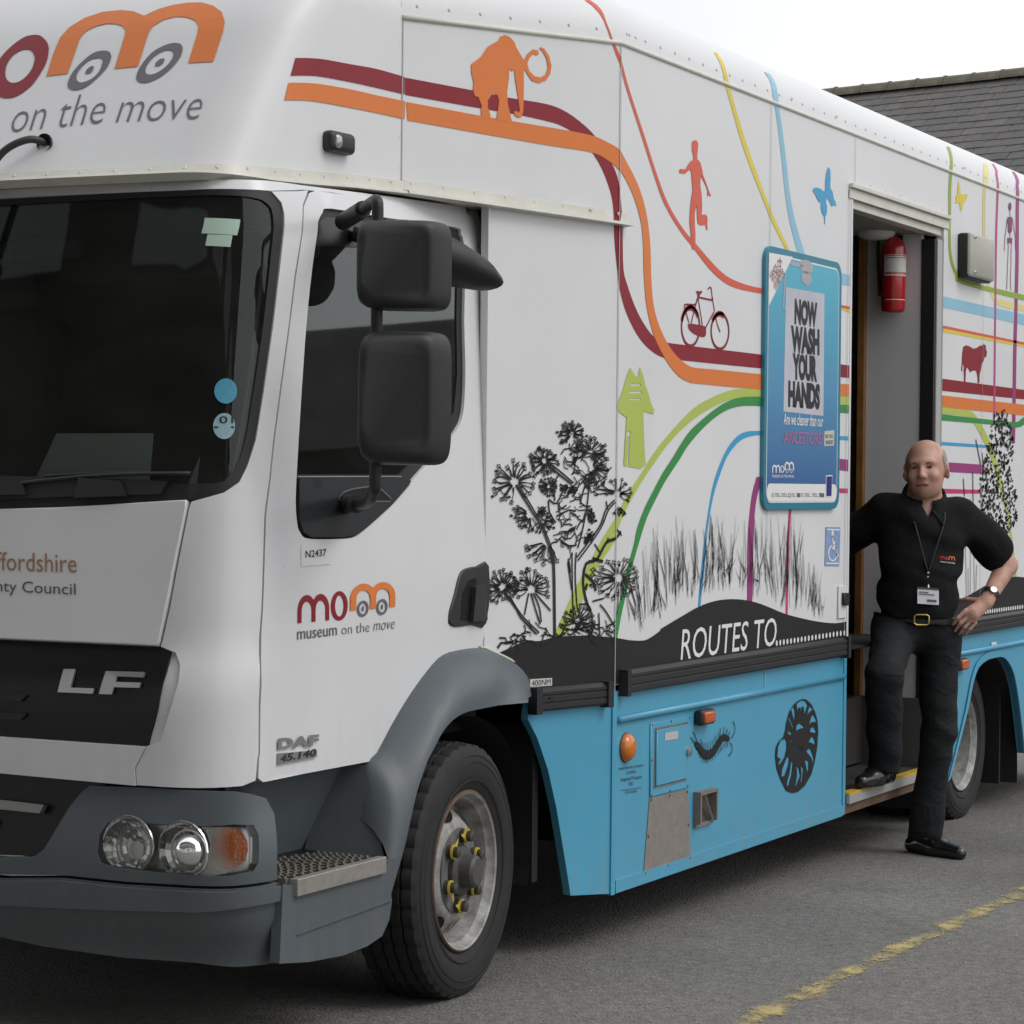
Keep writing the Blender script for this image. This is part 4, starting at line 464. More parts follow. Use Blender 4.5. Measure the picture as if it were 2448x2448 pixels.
 'umbels': [((0.3474,1.5334),(0.4455,1.534),(0.3464,1.5962),95,430,0.9),((0.4969,1.6015),(0.5658,1.6025),(0.4962,1.6452),0,360,1),((0.6342,1.6918),(0.6967,1.6932),(0.6335,1.7309),120,420,1),((0.7334,1.6287),(0.8168,1.63),(0.7326,1.6803),170,420,1),((0.7398,1.5807),(0.8316,1.5817),(0.7388,1.6374),-60,120,1),((0.4263,1.4305),(0.5049,1.4302),(0.4256,1.4805),60,230,0.9),((0.5142,1.3427),(0.621,1.3414),(0.5131,1.41),60,180,1),((0.2965,1.2035),(0.3731,1.2015),(0.2958,1.253),0,360,1),((0.4353,1.1933),(0.5245,1.1909),(0.4344,1.2501),150,400,1),((0.899,1.2157),(1.0503,1.2112),(0.8974,1.2787),0,360,1),((0.8837,1.4986),(0.9921,1.4987),(0.8826,1.5439),180,420,0.6),((0.5193,1.5211),(0.5644,1.5213),(0.5188,1.5497),0,360,0.8),((0.6768,1.0774),(0.7593,1.0743),(0.676,1.1287),170,380,0.8),((0.6261,1.525),(0.6694,1.5253),(0.6256,1.5522),20,200,0.8),((0.4894,1.4101),(0.5476,1.4098),(0.4888,1.447),-30,160,0.6),((0.4575,1.4371),(0.5047,1.4369),(0.457,1.4672),-40,60,0.8),((0.7149,1.4227),(0.759,1.4225),(0.7144,1.4501),-60,60,0.8),((0.7159,1.3609),(0.7545,1.3605),(0.7155,1.3849),-30,120,0.8),((0.893,1.4568),(0.9679,1.4565),(0.8922,1.4882),50,130,0.8)],
 'vent': [(1.5562,0.3015),(1.7156,0.3027),(1.7187,0.4281),(1.5527,0.4307)],
 'wave_front': [(0.2745,0.9935),(0.33,1.0075),(0.4119,1.0265),(0.485,1.0247),(0.5536,1.0329),(0.6449,1.0342),(0.7545,1.0297),(0.8665,1.0198),(0.9877,1.0048),(1.0987,0.9972),(1.1593,1.003),(1.247,1.0239),(1.2557,1.0307),(1.4365,1.0664),(1.5766,1.0922),(1.7212,1.1073),(1.8604,1.1097),(2.0038,1.1023),(2.1516,1.0848),(2.2929,1.0592),(2.4609,1.0278),(2.693,0.9969),(2.8859,0.9767),(3.0348,0.9672),(3.1745,0.9686)],
 'wave_rear': [(4.4455,0.9862),(4.8068,1.009),(4.9718,1.0294),(5.2073,1.0598),(5.4795,1.0809),(5.6774,1.0806),(5.8373,1.0719),(6.011,1.0591)],
 'wc_cx': [(2.9689,1.2564),(3.0251,1.2552),(2.9678,1.2906)],
 'wc_head': [(2.9626,1.3357),(2.975,1.3355),(2.9623,1.3442)],
 'wc_lines': [[(2.9628,1.3292),(2.9645,1.2779),(3.0057,1.2749),(3.0193,1.2424),(3.0378,1.2485)],[(2.9638,1.2993),(2.9923,1.2988)]],
 'wheelchair': [(2.8807,1.2072),(3.052,1.2029),(3.0592,1.3624),(2.8877,1.3643)],
 'white_sq': [(5.2528,0.7503),(5.3423,0.7478),(5.3415,0.7673),(5.2519,0.7705)]}
SGN[body]=1; SGN[cab]=-1; SGN[nose]=-1; SGN[bump]=-1
PI=math.pi
# ---------------------------------------------------------------- materials
white=mat('white_paint',(.72,.725,.735),.42,coat=.0,var=.05,vscale=1.7,rvar=.06,specks=.25)
cream=mat('aged_white_trim',(.66,.65,.58),.4,var=.12,vscale=9)
cabw=mat('cab_white_paint',(.70,.705,.715),.34,coat=.15,var=.03,vscale=2.2,dirt=((.42,.40,.35),.60,.95,.22),rvar=.06,specks=.5)
blue=mat('blue_paint',(.080,.355,.53),.36,coat=.2,var=.07,vscale=2.5,dirt=((.26,.27,.25),.15,.42,.40),rvar=.05)
greyp=mat('grey_plastic',(.092,.110,.122),.46,var=.10,vscale=5,bump=.14,bscale=260,dirt=((.16,.15,.13),.2,.7,.35))
blackp=mat('black_plastic',(.020,.021,.023),.48,var=.1,vscale=7,bump=.10,bscale=420)
gloss=mat('gloss_black',(.006,.006,.007),.30)
rubber=mat('black_rubber',(.012,.012,.013),.55)
tyrem=mat('tyre_rubber',(.015,.015,.015),.75,var=.25,vscale=14,bump=.12,bscale=160)
dark=mat('dark_underside',(.012,.012,.012),.9,var=.3,vscale=6)
chrome=mat('chrome',(.82,.82,.82),.08,1.)
alu=mat('aluminium',(.55,.55,.54),.38,1.,var=.1,vscale=20)
steelm=mat('worn_steel_plate',(.30,.275,.25),.55,.35,var=.18,vscale=26,bump=.1,bscale=120)
rimm=mat('silver_rim_paint',(.34,.335,.32),.6,.1,var=.5,vscale=24)
rust=mat('rusty_steel',(.13,.075,.045),.8,var=.4,vscale=30)
seam=mat('dark_seam_gap',(.16,.16,.16),.8); seamw=mat('pale_seam',(.40,.40,.39),.7)  # dark and pale greys of the drawn joint lines
lgrey=mat('interior_grey_laminate',(.66,.67,.69),.55,var=.05,vscale=3)
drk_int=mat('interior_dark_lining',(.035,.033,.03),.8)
wood=mat('varnished_wood',(.30,.14,.04),.4,var=.3,vscale=12)
yel=mat('yellow_paint',(.62,.40,.03),.45,var=.1)
C_=dict(crimson=(.25,.013,.024),orange=(.72,.20,.045),lime=(.45,.54,.115),green=(.045,.27,.07),skyblue=(.055,.34,.60),purple=(.31,.05,.19),pink=(.56,.045,.17),rose=(.52,.16,.30),coral=(.66,.115,.065),yellow=(.72,.58,.07),paleblue=(.28,.53,.68),olive=(.28,.40,.05),paleyellow=(.74,.68,.26),magenta=(.50,.07,.24),ink=(.018,.016,.018),violet_ink=(.22,.06,.14),letter_grey=(.155,.14,.16),white=(.78,.78,.78),posterblue=(.03,.27,.40),text_black=(.03,.03,.035))
def pm(k):
    return mat('print_'+k,C_[k],.45,var=.04,vscale=4,spec=.35)
truck=empty('museum_truck',(0,0,0)); T_=truck
tag(truck,'white and blue box truck with orange and crimson stripes, its side door open','truck')
DX0,DX1,DTOP=3.15,4.42,2.745; REAR=7.6
# ---------------------------------------------------------------- box body
side=panel('side_panel',[(XS,.86),(DX0,.86),(DX0,DTOP),(DX1,DTOP),(DX1,.86),(REAR,.86),(REAR,3.0),(XS,3.0)],body,white,T_,th=.035,sp=.25)
tap=panel('tapered_panel',[(.215,.83),(XS-.001,.83),(XS-.001,2.402),(.215,2.402)],body,white,T_,th=.03,sp=.12)
lut=panel('luton_side_panel',[(-.188,2.412)]+[(XS-.001,2.414),(XS-.001,3.0)]+[(.4,z0(.4)),(-.188,z0(-.188))],body,white,T_,th=.03,sp=.12)
cw=[]
for s in [-.188+.1*k for k in range(11)]+[XS]+[XS+.25*k for k in range(1,28)]: cw.append(min(s,REAR))
V=[];Fc=[]; nh=12
for s in cw:
    for j in range(nh): V.append(body(s,z0(s)+RC*PI/2*j/(nh-2) if j<nh-1 else z0(s)+RC*PI/2+.25))
for i in range(len(cw)-1):
    for j in range(nh-1): Fc.append((i*nh+j,(i+1)*nh+j,(i+1)*nh+j+1,i*nh+j+1))
cove=mesh('roof_cove',V,Fc,white,T_,auto=50)
rm=MB(); rz=3.19
pr=[body(s,z0(s)+RC*PI/2+.2) for s in cw]
rm.add([(x,y,z-.004) for x,y,z in pr]+[(x,2*YC-y,z-.004) for x,y,z in pr],[(i,i+1,len(pr)+i+1,len(pr)+i) for i in range(len(pr)-1)])
rm.build('roof_sheet',white,T_)
V2=[(x,2*YC-y,z) for x,y,z in V]; mesh('roof_cove',V2,[f[::-1] for f in Fc],white,T_,auto=50)
MB().box(XS,REAR,2*YC-.035,2*YC,.16,3.0).add([(XS,2*YC,.2),(.24,2.355,.2),(.24,2.355,2.4),(XS,2*YC,3.0),(-.188,2.257,2.41),(-.188,2.257,2.92)],[(0,1,2,3),(3,2,4,5)]).build('side_panel',white,T_)
MB().box(REAR,REAR+.03,.0,2*YC,.2,3.0).add([(REAR+.01,.02,3.0),(REAR+.01,.2,3.19),(REAR+.01,2.3,3.19),(REAR+.01,2.48,3.0)],[(0,1,2,3)]).build('rear_wall',white,T_)
# blue skirts
panel('skirt_panel',[(XS+.012,.165),(DX0-.03,.165),(DX0-.03,.838),(XS+.012,.838)],body,blue,T_,th=.03,sp=.3)
ar=DATA['arch_rear']; arc_r=crom([(4.60,.165)]+[p for p in ar[1:-1]]+[(5.87,.165)],3)
rsk=panel('skirt_panel',[(DX1+.01,.165),(4.60,.165)]+arc_r[1:-1]+[(5.87,.165),(REAR,.165),(REAR,.838),(DX1+.01,.838)],body,blue,T_,th=.03,sp=.2)
MBa=MB()
pa=[Vector((s,0,h)) for s,h in arc_r]
MBa.add([p+Vector((0,-.008,0)) for p in pa]+[p+Vector((0,.034,0)) for p in pa]+[p+(Vector((5.24,0,.35))-p).normalized()*-.035+Vector((0,-.006,0)) for p in pa],
  [(i,i+1,len(pa)+i+1,len(pa)+i) for i in range(len(pa)-1)]+[(i,i+1,2*len(pa)+i+1,2*len(pa)+i) for i in range(len(pa)-1)]).build('arch_rim',blue,rsk,auto=40)
panel('skirt_panel',[(.445,.85)]+DATA['arch_front'][1:]+[(XS-.012,.165),(XS-.012,.85)],body,blue,T_,th=.03,sp=.1)
panel('corner_post',[(XS-.012,.160),(XS+.012,.160),(XS+.012,.83),(XS-.012,.83)],body,blue,T_,off=.006,th=.03,sp=.1,brk=XS)
for s0,s1 in ((XS+.02,DX0-.03),(DX1+.03,REAR)): # bottom folded edge with grime
    panel('skirt_edge',[(s0,.162),(s1,.162),(s1,.205),(s0,.205)] if s0<4 else [(5.90,.162),(s1,.162),(s1,.205),(5.90,.205)],body,blue,T_,off=.006,th=.02,sp=.4)
panel('skirt_end_post',[(DX0-.027,.165),(DX0,.165),(DX0,.86),(DX0-.027,.86)],body,blue,T_,off=.004,th=.05,sp=.3)
# rub rails
def rail(s0,s1,h0,h1,name='rub_rail'):
    pr=[(h0,0),(h0,.022),(h0+.008,.030),(h0+.3*(h1-h0),.030),(h0+.3*(h1-h0)+.003,.026),(h0+.36*(h1-h0),.026),(h0+.36*(h1-h0)+.003,.03),(h0+.62*(h1-h0),.030),(h0+.62*(h1-h0)+.003,.026),(h0+.68*(h1-h0),.026),(h0+.68*(h1-h0)+.003,.03),(h1-.012,.030),(h1,.012),(h1,0)]
    V=[onS(body,s,h,o) for s in (s0,s1) for h,o in pr]; n=len(pr)
    r=mesh(name,V,[(i,i+1,n+i+1,n+i) for i in range(n-1)],blackp,T_)
    for s,d in ((s0,1),(s1,-1)):
        c=[(s,h0-.008),(s+d*.028,h0-.008),(s+d*.028,h1+.004),(s,h1+.004)]
        panel('end_cap',c if d>0 else c[::-1],body,blackp,r,off=.036,th=.036,sp=.2)
    return r
rail(XS+.035,DX0-.035,.829,.906); rail(.432,XS-.045,.80,.874); rail(DX1+.03,REAR,.829,.906)
for s0,s1 in ((XS+.03,DX0-.03),(DX1+.012,REAR)):
    MB().tube([(s0,-.003,.742),(s1,-.003,.742)],.0135,10).build('half_round_rail',blue,T_,smooth=True)
# trims, seams
tr=MB()
tr.tube([body(s,z0(s)-.004) for s in (-.188,.3,XS)]+[(REAR,0,2.996)],.0085,8)
tr.build('cove_trim',cream,T_,smooth=True)
lipm=MB(); pts=[(s,2.409) for s in (-.188,.0,.3,.6,XS+.045)]
prof=[(.000,.0),(.030,.004),(.030,.014),(-.018,.022),(-.022,.004),(-.006,.0)]
V=[]
for s,h in pts:
    for dh,o in [(.028,.001),(.026,.006),(-.004,.008),(-.008,.034),(-.017,.036),(-.021,.001)]: V.append(onS(body,min(s,XS+.045) ,h+dh,o))
lipm.add(V,[(i*6+j,(i+1)*6+j,(i+1)*6+j+1,i*6+j+1) for i in range(4) for j in range(5)]).build('luton_lip',cream,T_,auto=30)
sm_=D2()
for s,h0,h1 in ((XS,.165,2.996),(2.235,1.2,2.99),(3.19,2.8,2.99),(4.52,2.8,2.99),(5.05,.92,2.99),(6.2,.92,2.99)): sm_.rib([(s,h0),(s,h1)],.0035)
for s in (2.235,5.14): sm_.rib([(s,.756),(s,.828)],.005)
sm_.rib([(3.118,.92),(3.118,2.76)],.004)
sm_.put('panel_seams',body,.0042,seamw,T_,kind='stuff')
jl=D2(); jl.rib([(-.186,2.42),(-.186,2.91)],.005); jl.put('panel_joint',body,.002,seamw,lut)
# rivets
def rivets(name,pts,S,r=.0075,parent=T_,mt=white,off=.0):
    mb=MB()
    for u,v in pts:
        c=onS(S,u,v,off); n=nrm(S,u,v); t=n.cross(Vector((0,0,1))).normalized(); b=n.cross(t)
        k=8; vs=[c+(t*math.cos(2*PI*i/k)+b*math.sin(2*PI*i/k))*r for i in range(k)]+[c+n*r*.45+(t*math.cos(2*PI*i/k)+b*math.sin(2*PI*i/k))*r*.6 for i in range(k)]
        mb.add(vs,[(i,(i+1)%k,k+(i+1)%k,k+i) for i in range(k)]+[tuple(range(k,2*k))])
    return mb.build(name,mt,parent,kind='stuff',auto=50)
rp=[(s,z0(s)+.035) for s in [-.12+.145*k for k in range(7)]]+[(s,3.035) for s in [.93,.95,1.0]+[1.08+.125*k for k in range(52)]]+[(s,3.042) for s in (2.47,2.98,4.72,4.75)]
rivets('cove_rivets',rp,body,.006,cove,mat('rivet_grey',(.5,.5,.49),.5))
rivets('lip_rivets',[(-.15+.145*k,2.428) for k in range(8)],body,.006,lut,cream,.006)
rivets('joint_rivets',[(-.20,h) for h in (2.47,2.56,2.66,2.75,2.84)],nose if 0 else body,.006,lut,cream)
# ---------------------------------------------------------------- luton nose
zs=[2.352]+[2.37+.03*k for k in range(25)]; ws=[.0,.15,.3,.45,.6]+[.6+.36*k/20 for k in range(1,21)]+[.96+.75*k/24 for k in range(1,25)]
V=[];Fc=[]
ntop=lambda w,z:Vector(nose(w,z))
for z in zs:
    for w_ in ws:
        p=ntop(w_,z)
        zl=lipz(p.x)
        if z<zl: p=ntop(w_,zl)
        V.append(p)
n=len(ws)
# blend upper edge: roll side over like the cove
for i,z in enumerate(zs):
    for j,w_ in enumerate(ws):
        q=V[i*n+j]
        k=1-sm(.45,1.05,w_)
        if k>0:
            zc=2.92
            if z>zc:
                a=min(PI/2,(z-zc)/RC*1.15); inn=RC*(1-math.cos(a)); q=q+Vector((SA*inn,CA*inn,(zc+RC*math.sin(a)-z)))*k
        V[i*n+j]=q
for i in range(len(zs)-1):
    for j in range(n-1): Fc.append((i*n+j,i*n+j+1,(i+1)*n+j+1,(i+1)*n+j))
nb=len(V); V+=[Vector((p.x,2*YC-p.y,p.z)) for p in V[:nb]]; Fc+=[tuple(nb+i for i in f[::-1]) for f in Fc]
noseo=mesh('luton_nose',V,Fc,white,T_,auto=60)
# cap on top of the nose, and soffit below
tp=[V[(len(zs)-1)*n+j] for j in range(n)]; tpm=[Vector((p.x,2*YC-p.y,p.z)) for p in tp][::-1]
ol=tp+tpm; MB().add(ol+[(.0,2.2,3.115),(.0,.3,3.115)],[tuple(range(len(ol)+2))]).build('nose_roof_cap',white,noseo)
so_=[Vector(nose(w_,2.360)) for w_ in ws]; so_=[Vector((p.x+.01,p.y+.01,lipz(p.x)-.008)) for p in so_]
ol=[Vector((XS,.02,2.395)),Vector((-.1,.235,2.395))]+so_; ol=ol+[Vector((p.x,2*YC-p.y,p.z)) for p in ol[::-1]]
MB().add(ol,[tuple(range(len(ol)))]).build('luton_soffit',cream,noseo)
V=[];ww=[.0,.25,.45]+[.6+.36*k/10 for k in range(11)]+[.96+.75*k/8 for k in range(1,9)]
lp=[(.030,.001),(.028,.007),(.0,.009),(-.004,.030),(-.012,.032),(-.016,.001)]
for w_ in ww:
    zl=lipz(nose(w_,2.39)[0])
    for dz,o in lp: V.append(onS(nose,w_,zl+dz,o))
Fl=[(i*6+j,(i+1)*6+j,(i+1)*6+j+1,i*6+j+1) for i in range(len(ww)-1) for j in range(5)]
nb=len(V); V+=[Vector((p.x,2*YC-p.y,p.z)) for p in V[:nb]]; Fl+=[tuple(nb+i for i in f[::-1]) for f in Fl]
mesh('luton_lip',V,Fl,cream,noseo,auto=30)
rivets('lip_rivets',[(w_,lipz(nose(w_,2.39)[0])+.018) for w_ in [.06+.105*k for k in range(15)]],nose,.006,noseo,cream,.007)
d=D2()
for nm,c,pt,hl in DATA['nshapes']:
    cl_=lambda q:crom(q+q[:1],3)[:-1]
    D2().poly(cl_(pt) if len(pt)<38 else pt,[cl_(h_) for h_ in hl],.035).put(nm,nose,.0018,pm(c),noseo)
for nm,c,a,b,s_ in DATA['nstripes']:
    D2().poly(crom(a,4)+crom(b,4)[::-1],(),.04).put(nm,nose,.0022 if c=='orange' else .0018,pm(c),noseo)
def fr3(k): return DATA[k]
dt=D2(); text_on(dt,'on the',fr3('n_t1'),'x',-.014); dt.put('luton_lettering',nose,.002,pm('letter_grey'),noseo); dt=D2(); text_on(dt,'move',fr3('n_t2'),'x',-.014,.22); dt.put('luton_lettering',nose,.002,pm('letter_grey'),noseo)
d=D2(); arch_m(d,((2.20,2.660),(1.735,2.672),(2.20,2.86))); d.put('luton_letter',nose,.0018,pm('crimson'),noseo)
d=D2(); text_on(d,'museum',((2.16,2.515),(1.69,2.527),(2.16,2.585)),'x',-.004); d.put('luton_lettering',nose,.0018,pm('letter_grey'),noseo)
# side marker lamp and mirror arm on the nose
q=DATA['n_lamp']; lc=onS(nose,sum(p[0] for p in q)/4,sum(p[1] for p in q)/4,.012); ln_=nrm(nose,q[0][0],q[0][1]); tt=Vector((0,0,1)).cross(ln_).normalized()
Rm=Matrix((tt,ln_,Vector((0,0,1)))).transposed()
lamp=rbox('marker_lamp',lc,(.125,.045,.062),blackp,noseo,.018,4,Rm); rbox('lens',lc+ln_*.012-tt*.03 if tt.x>0 else lc+ln_*.012+tt*.03,(.034,.034,.040),mat('clear_lens',(.45,.45,.45),.15,.4),lamp,.012,3,Rm)
a0=onS(nose,*DATA['n_arm'][0],.0)
arm=MB().tube(crom([a0,a0+Vector((-.045,.025,.006)),a0+Vector((-.085,.070,-.022)),a0+Vector((-.11,.105,-.075)),a0+Vector((-.125,.135,-.15)),a0+Vector((-.13,.15,-.30))],5),.011,10).build('front_mirror_arm',blackp,noseo,smooth=True)
MB().lathe([(.026,0),(.026,.008),(.0,.012)],(0,0,0),'X',14).build('arm_boss',blackp,arm).location=a0-Vector((.014,0,0))
rbox('front_mirror',a0+Vector((-.14,.24,-.40)),(.06,.2,.2),blackp,arm,.03,4)
# ---------------------------------------------------------------- prints on the box
LAY=dict(crimson=.0012,orange=.0017,lime=.0012,green=.0016,skyblue=.0012,purple=.0013,pink=.0012,coral=.0013,yellow=.0012,paleblue=.0012,olive=.0014,paleyellow=.0012,magenta=.0018,ink=.0026,violet_ink=.002)
def where(pts): return lut if pts[0][0]<XS and pts[0][1]>2.42 else (tap if pts[0][0]<XS else side)
def clp(q): return [((min(s,DX0-.001) if 3.05<s<3.4 else max(s,DX1+.001) if 4.2<s<4.43 else s),h) for s,h in q]
for nm,c,a,b,s_ in DATA['stripes']:
    a=clp(a); b=clp(b)
    A_=crom(a,3) if s_ else a; B_=crom(b,3) if s_ else b
    D2().poly(A_+B_[::-1],(),.035,True,XS).put(nm,body,LAY[c],pm(c),side)
for nm,c,pt,hl in DATA['shapes']: D2().poly(pt,hl,.05,False,XS).put(nm,body,LAY.get(c,.002)+.0006,pm(c),side)
byname={}
for nm,c,wd,pls in DATA['lines']: byname.setdefault((nm,c),[]).append((wd,pls))
for (nm,c),L_ in byname.items():
    d=D2()
    for wd,pls in L_:
        for p in pls:
            p=crom(p,3) if len(p)>2 else p; k=len(p)
            wl=[wd]*k
            if wd>.03: wl=[wd*min(1,.35+ .65*math.sin(PI*(i+.5)/k)**.5) for i in range(k)]
            d.rib(dens(p,.05,False) if wd<.03 else p,wd if wd<.03 else wl)
    d.put(nm,body,LAY.get(c,.002)+.0008,pm(c),side)
# dark landscape band with lettering
wf=crom(clp(DATA['wave_front']),4)
D2().poly(wf+[(DX0-.002,.862),(XS,.862),(.46,.835),(.44,.90),(.37,.955)],(),.08,True,XS).put('landscape_band',body,.0022,pm('ink'),side)
wr=crom(DATA['wave_rear'],4); D2().poly([(DX1+.002,wr[0][1]-.01)]+wr+[(6.1,.99),(REAR,1.02),(REAR,.862),(DX1+.002,.862)],(),.1).put('landscape_band',body,.0022,pm('ink'),side)
d=D2(); text_on(d,'ROUTES TO',DATA['routes'],'T',.0); d.put('routes_lettering',body,.0034,pm('white'),side,kind='stuff')
d=D2()
for p in DATA['dots']:
    if p[0]<DX0-.02: d.ell(p,.0105,.0115,10)
for p in DATA['dots_rear']:
    if p[0]>DX1+.02: d.ell(p,.0125,.0115,10)
d.put('route_dots',body,.0034,pm('white'),side,kind='stuff')
# umbel heads and grass, drawn as ink strokes
d=D2()
r1=random.Random(5)
for c,rx,ry,a0_,a1_,dn in DATA['umbels']:
    RX=abs(rx[0]-c[0]); RY=abs(ry[1]-c[1]); nn=int((a1_-a0_)/360*21*dn)+3
    for k in range(nn):
        a=math.radians(a0_+(a1_-a0_)*(k+r1.uniform(-.3,.3))/nn); L0=r1.uniform(.16,.3); L1=r1.uniform(.78,1.1)
        P0=(c[0]+RX*L0*math.cos(a),c[1]-RY*L0*math.sin(a)); P1=(c[0]+RX*L1*math.cos(a),c[1]-RY*L1*math.sin(a)); 
        pm_=((P0[0]+P1[0])/2+r1.uniform(-.006,.006),(P0[1]+P1[1])/2+r1.uniform(-.006,.006))
        d.rib([P0,pm_,P1],[r1.uniform(.003,.010),r1.uniform(.003,.0075),.003])
        e=RY*.10; j=r1.uniform(0,6)
        star=[(P1[0]+RX*.09*(1.25 if i%2 else .7)*math.cos(j+i*PI/4),P1[1]+e*(1.25 if i%2 else .7)*math.sin(j+i*PI/4)) for i in range(8)]
        d.rib(star,.0036,True)
        if r1.random()<.3: d.ell((P1[0]+r1.uniform(-.01,.01)*2,P1[1]+r1.uniform(-.01,.01)),.008,.005,6)
        if r1.random()<.5:
            t=r1.uniform(.45,.8); q=(P0[0]+(P1[0]-P0[0])*t,P0[1]+(P1[1]-P0[1])*t); d.rib([q,(q[0]+r1.uniform(-.03,.03),q[1]+r1.uniform(-.02,.02))],.0036)
def scatter(poly,nn,fn,rg):
    xs=[p[0] for p in poly]; ys=[p[1] for p in poly]; k=0
    while k<nn:
        p=(rg.uniform(min(xs),max(xs)),rg.uniform(min(ys),max(ys)))
        if inside(p,poly): fn(p); k+=1
def squig(p):
    a=r1.uniform(0,6); L=r1.uniform(.012,.035); pts=[p]
    for _ in range(3): a+=r1.uniform(-1.3,1.3); p=(p[0]+L*math.cos(a)*1.1,p[1]+L*.6*math.sin(a)); pts.append(p)
    d.rib(pts,r1.uniform(.003,.006))
scatter(DATA['squig'],75,squig,r1)
bank=DATA['bank']; scatter(bank,70,squig,r1)
d.put('umbel_heads_print',body,.0032,pm('ink'),side,kind='stuff')
d=D2(); gt=DATA['grass_tip']; gb=DATA['grass_bot']
for k in range(185):
    s=r1.uniform(gt[0][0],gt[-1][0]); e=pl(s,gt); b=pl(s,gb); H_=e-b
    if k<75: t=e-H_*r1.uniform(-.05,.25)
    else: t=e-H_*abs(r1.gauss(.45,.2))
    bt=max(b+H_*r1.uniform(-.03,.3),t-r1.uniform(.10,.36)); ln=r1.gauss(0,.028)+(-.02 if s<1.3 else .0)
    wd=r1.uniform(.0026,.0068)
    d.rib([(s+ln*1.0,t),(s+ln*.45,t-(t-bt)*.45),(s-ln*.2,t-(t-bt)*.8),(s-ln*.3,bt)],[.001,wd*.6,wd,.002])
    if r1.random()<.35: d.rib([(s+ln,t),(s+ln*.6+r1.uniform(.012,.03),t-(t-bt)*.5),(s+r1.uniform(.015,.035),bt+.01)],[.001,.004,.002])
d.put('grass_print',body,.0030,pm('ink'),side,kind='stuff')
d=D2(); r2=random.Random(9)
def leaf(p):
    a=r2.uniform(0,2*PI); L=r2.uniform(.016,.034); wdt=L*r2.uniform(.45,.8)
    c_,s_=math.cos(a),math.sin(a)
    d.add([(p[0]+(x*c_-y*s_)*1.6,p[1]+(x*s_+y*c_)*.85) for x,y in ((-L/2,0),(-.1*L,wdt/2),(L/2,.05*L),(0,-wdt/2))],[(0,1,2,3)])
lr=DATA['leaf_region']; scatter(lr,620,leaf,r2)
d.put('leafy_plant_print',body,.0030,mat('print_leaf_brown',(.035,.028,.026),.5),side,kind='stuff')
# ---------------------------------------------------------------- poster
pc=DATA['poster']; x0,x1=2.162,3.004; zb,zt_=1.4385,2.4435
def rr(x0,x1,z0_,z1_,r,n=6):
    o=[]
    for cx,cz,a in ((x1-r,z0_+r,-90),(x1-r,z1_-r,0),(x0+r,z1_-r,90),(x0+r,z0_+r,180)):
        o+=[(cx+r*math.cos(math.radians(a+90*k/n)),cz+r*math.sin(math.radians(a+90*k/n))) for k in range(n+1)]
    return o
pst=panel('poster',rr(x0,x1,zb,zt_,.06),body,mat('poster_frame_teal',(.028,.22,.32),.35,coat=.2),T_,off=.016,th=.014,sp=.3); pst['label']='blue framed hand washing poster beside the door'
ix0,ix1,iz0,iz1=x0+.032,x1-.036,zb+.032,zt_-.032
grad=bpy.data.materials.new('poster_blue_print'); grad.use_nodes=True; gn=grad.node_tree.nodes; gl=grad.node_tree.links
tcn=gn.new('ShaderNodeTexCoord'); sx=gn.new('ShaderNodeSeparateXYZ'); mr=gn.new('ShaderNodeMapRange'); cr=gn.new('ShaderNodeValToRGB'); mr.inputs['From Min'].default_value=1.5; mr.inputs['From Max'].default_value=2.4
gl.new(tcn.outputs['Object'],sx.inputs[0]); gl.new(sx.outputs['Z'],mr.inputs['Value']); gl.new(mr.outputs[0],cr.inputs[0]); gl.new(cr.outputs[0],gn['Principled BSDF'].inputs['Base Color'])
cr.color_ramp.elements[0].color=(.05,.13,.33,1); cr.color_ramp.elements[1].color=(.09,.46,.60,1); e_=cr.color_ramp.elements.new(.45); e_.color=(.10,.30,.50,1); gn['Principled BSDF'].inputs['Roughness'].default_value=.35
D2().poly(rr(ix0-.006,ix1+.006,iz0-.006,iz1+.006,.045),(),.3).put('border_line',body,.0166,pm('white'),pst)
D2().poly(rr(ix0,ix1,iz0,iz1,.04),(),.3).put('picture_field',body,.0172,grad,pst)
D2().poly(rr(ix0,ix1,iz0,iz0+.068,.03),(),.3).put('logo_strip',body,.0178,pm('white'),pst)
D2().poly(DATA['p_corner'],(),.3).put('corner_flash',body,.0178,pm('white'),pst)
D2().poly(DATA['p_sheet'],(),.3).put('towel_sheet',body,.0178,mat('print_pale_grey',(.55,.56,.62),.4,var=.12,vscale=5),pst)
D2().poly(DATA['p_sign'],(),.3).put('small_sign',body,.0178,mat('print_cream',(.55,.56,.5),.45),pst)
cdp=panel('hanging_card',DATA['p_card'],body,pm('white'),pst,off=.0195,th=.002,sp=.3)
D2().poly([(p[0]*.86+sum(q[0] for q in DATA['p_card'])/4*.14,p[1]*.9+sum(q[1] for q in DATA['p_card'])/4*.1) for p in DATA['p_card']],(),.3).put('card_face',body,.0203,mat('print_navy',(.03,.03,.22),.4),pst)
sil=mat('print_silver',(.42,.40,.44),.35)
d=D2(); d.rib([(p[0],p[1]) for p in DATA['p_hookbar'][:3]],.012); d.poly(DATA['p_handle'][0],(),.3)
for kk in ('p_round','p_round2'):
    q=DATA[kk]; d.ell(q[0],abs(q[1][0]-q[0][0]),abs(q[2][1]-q[0][1]),20)
d.put('towel_rail_print',body,.0182,sil,pst)
tm={'NOW':'text_black','WASH':'text_black','YOUR':'text_black','HANDS':'text_black','ANCESTORS?':'rose','SEE YOU':'text_black','INSIDE':'text_black','HANDS-ON':'crimson','TOURING':'crimson','EXHIBITION':'crimson'}
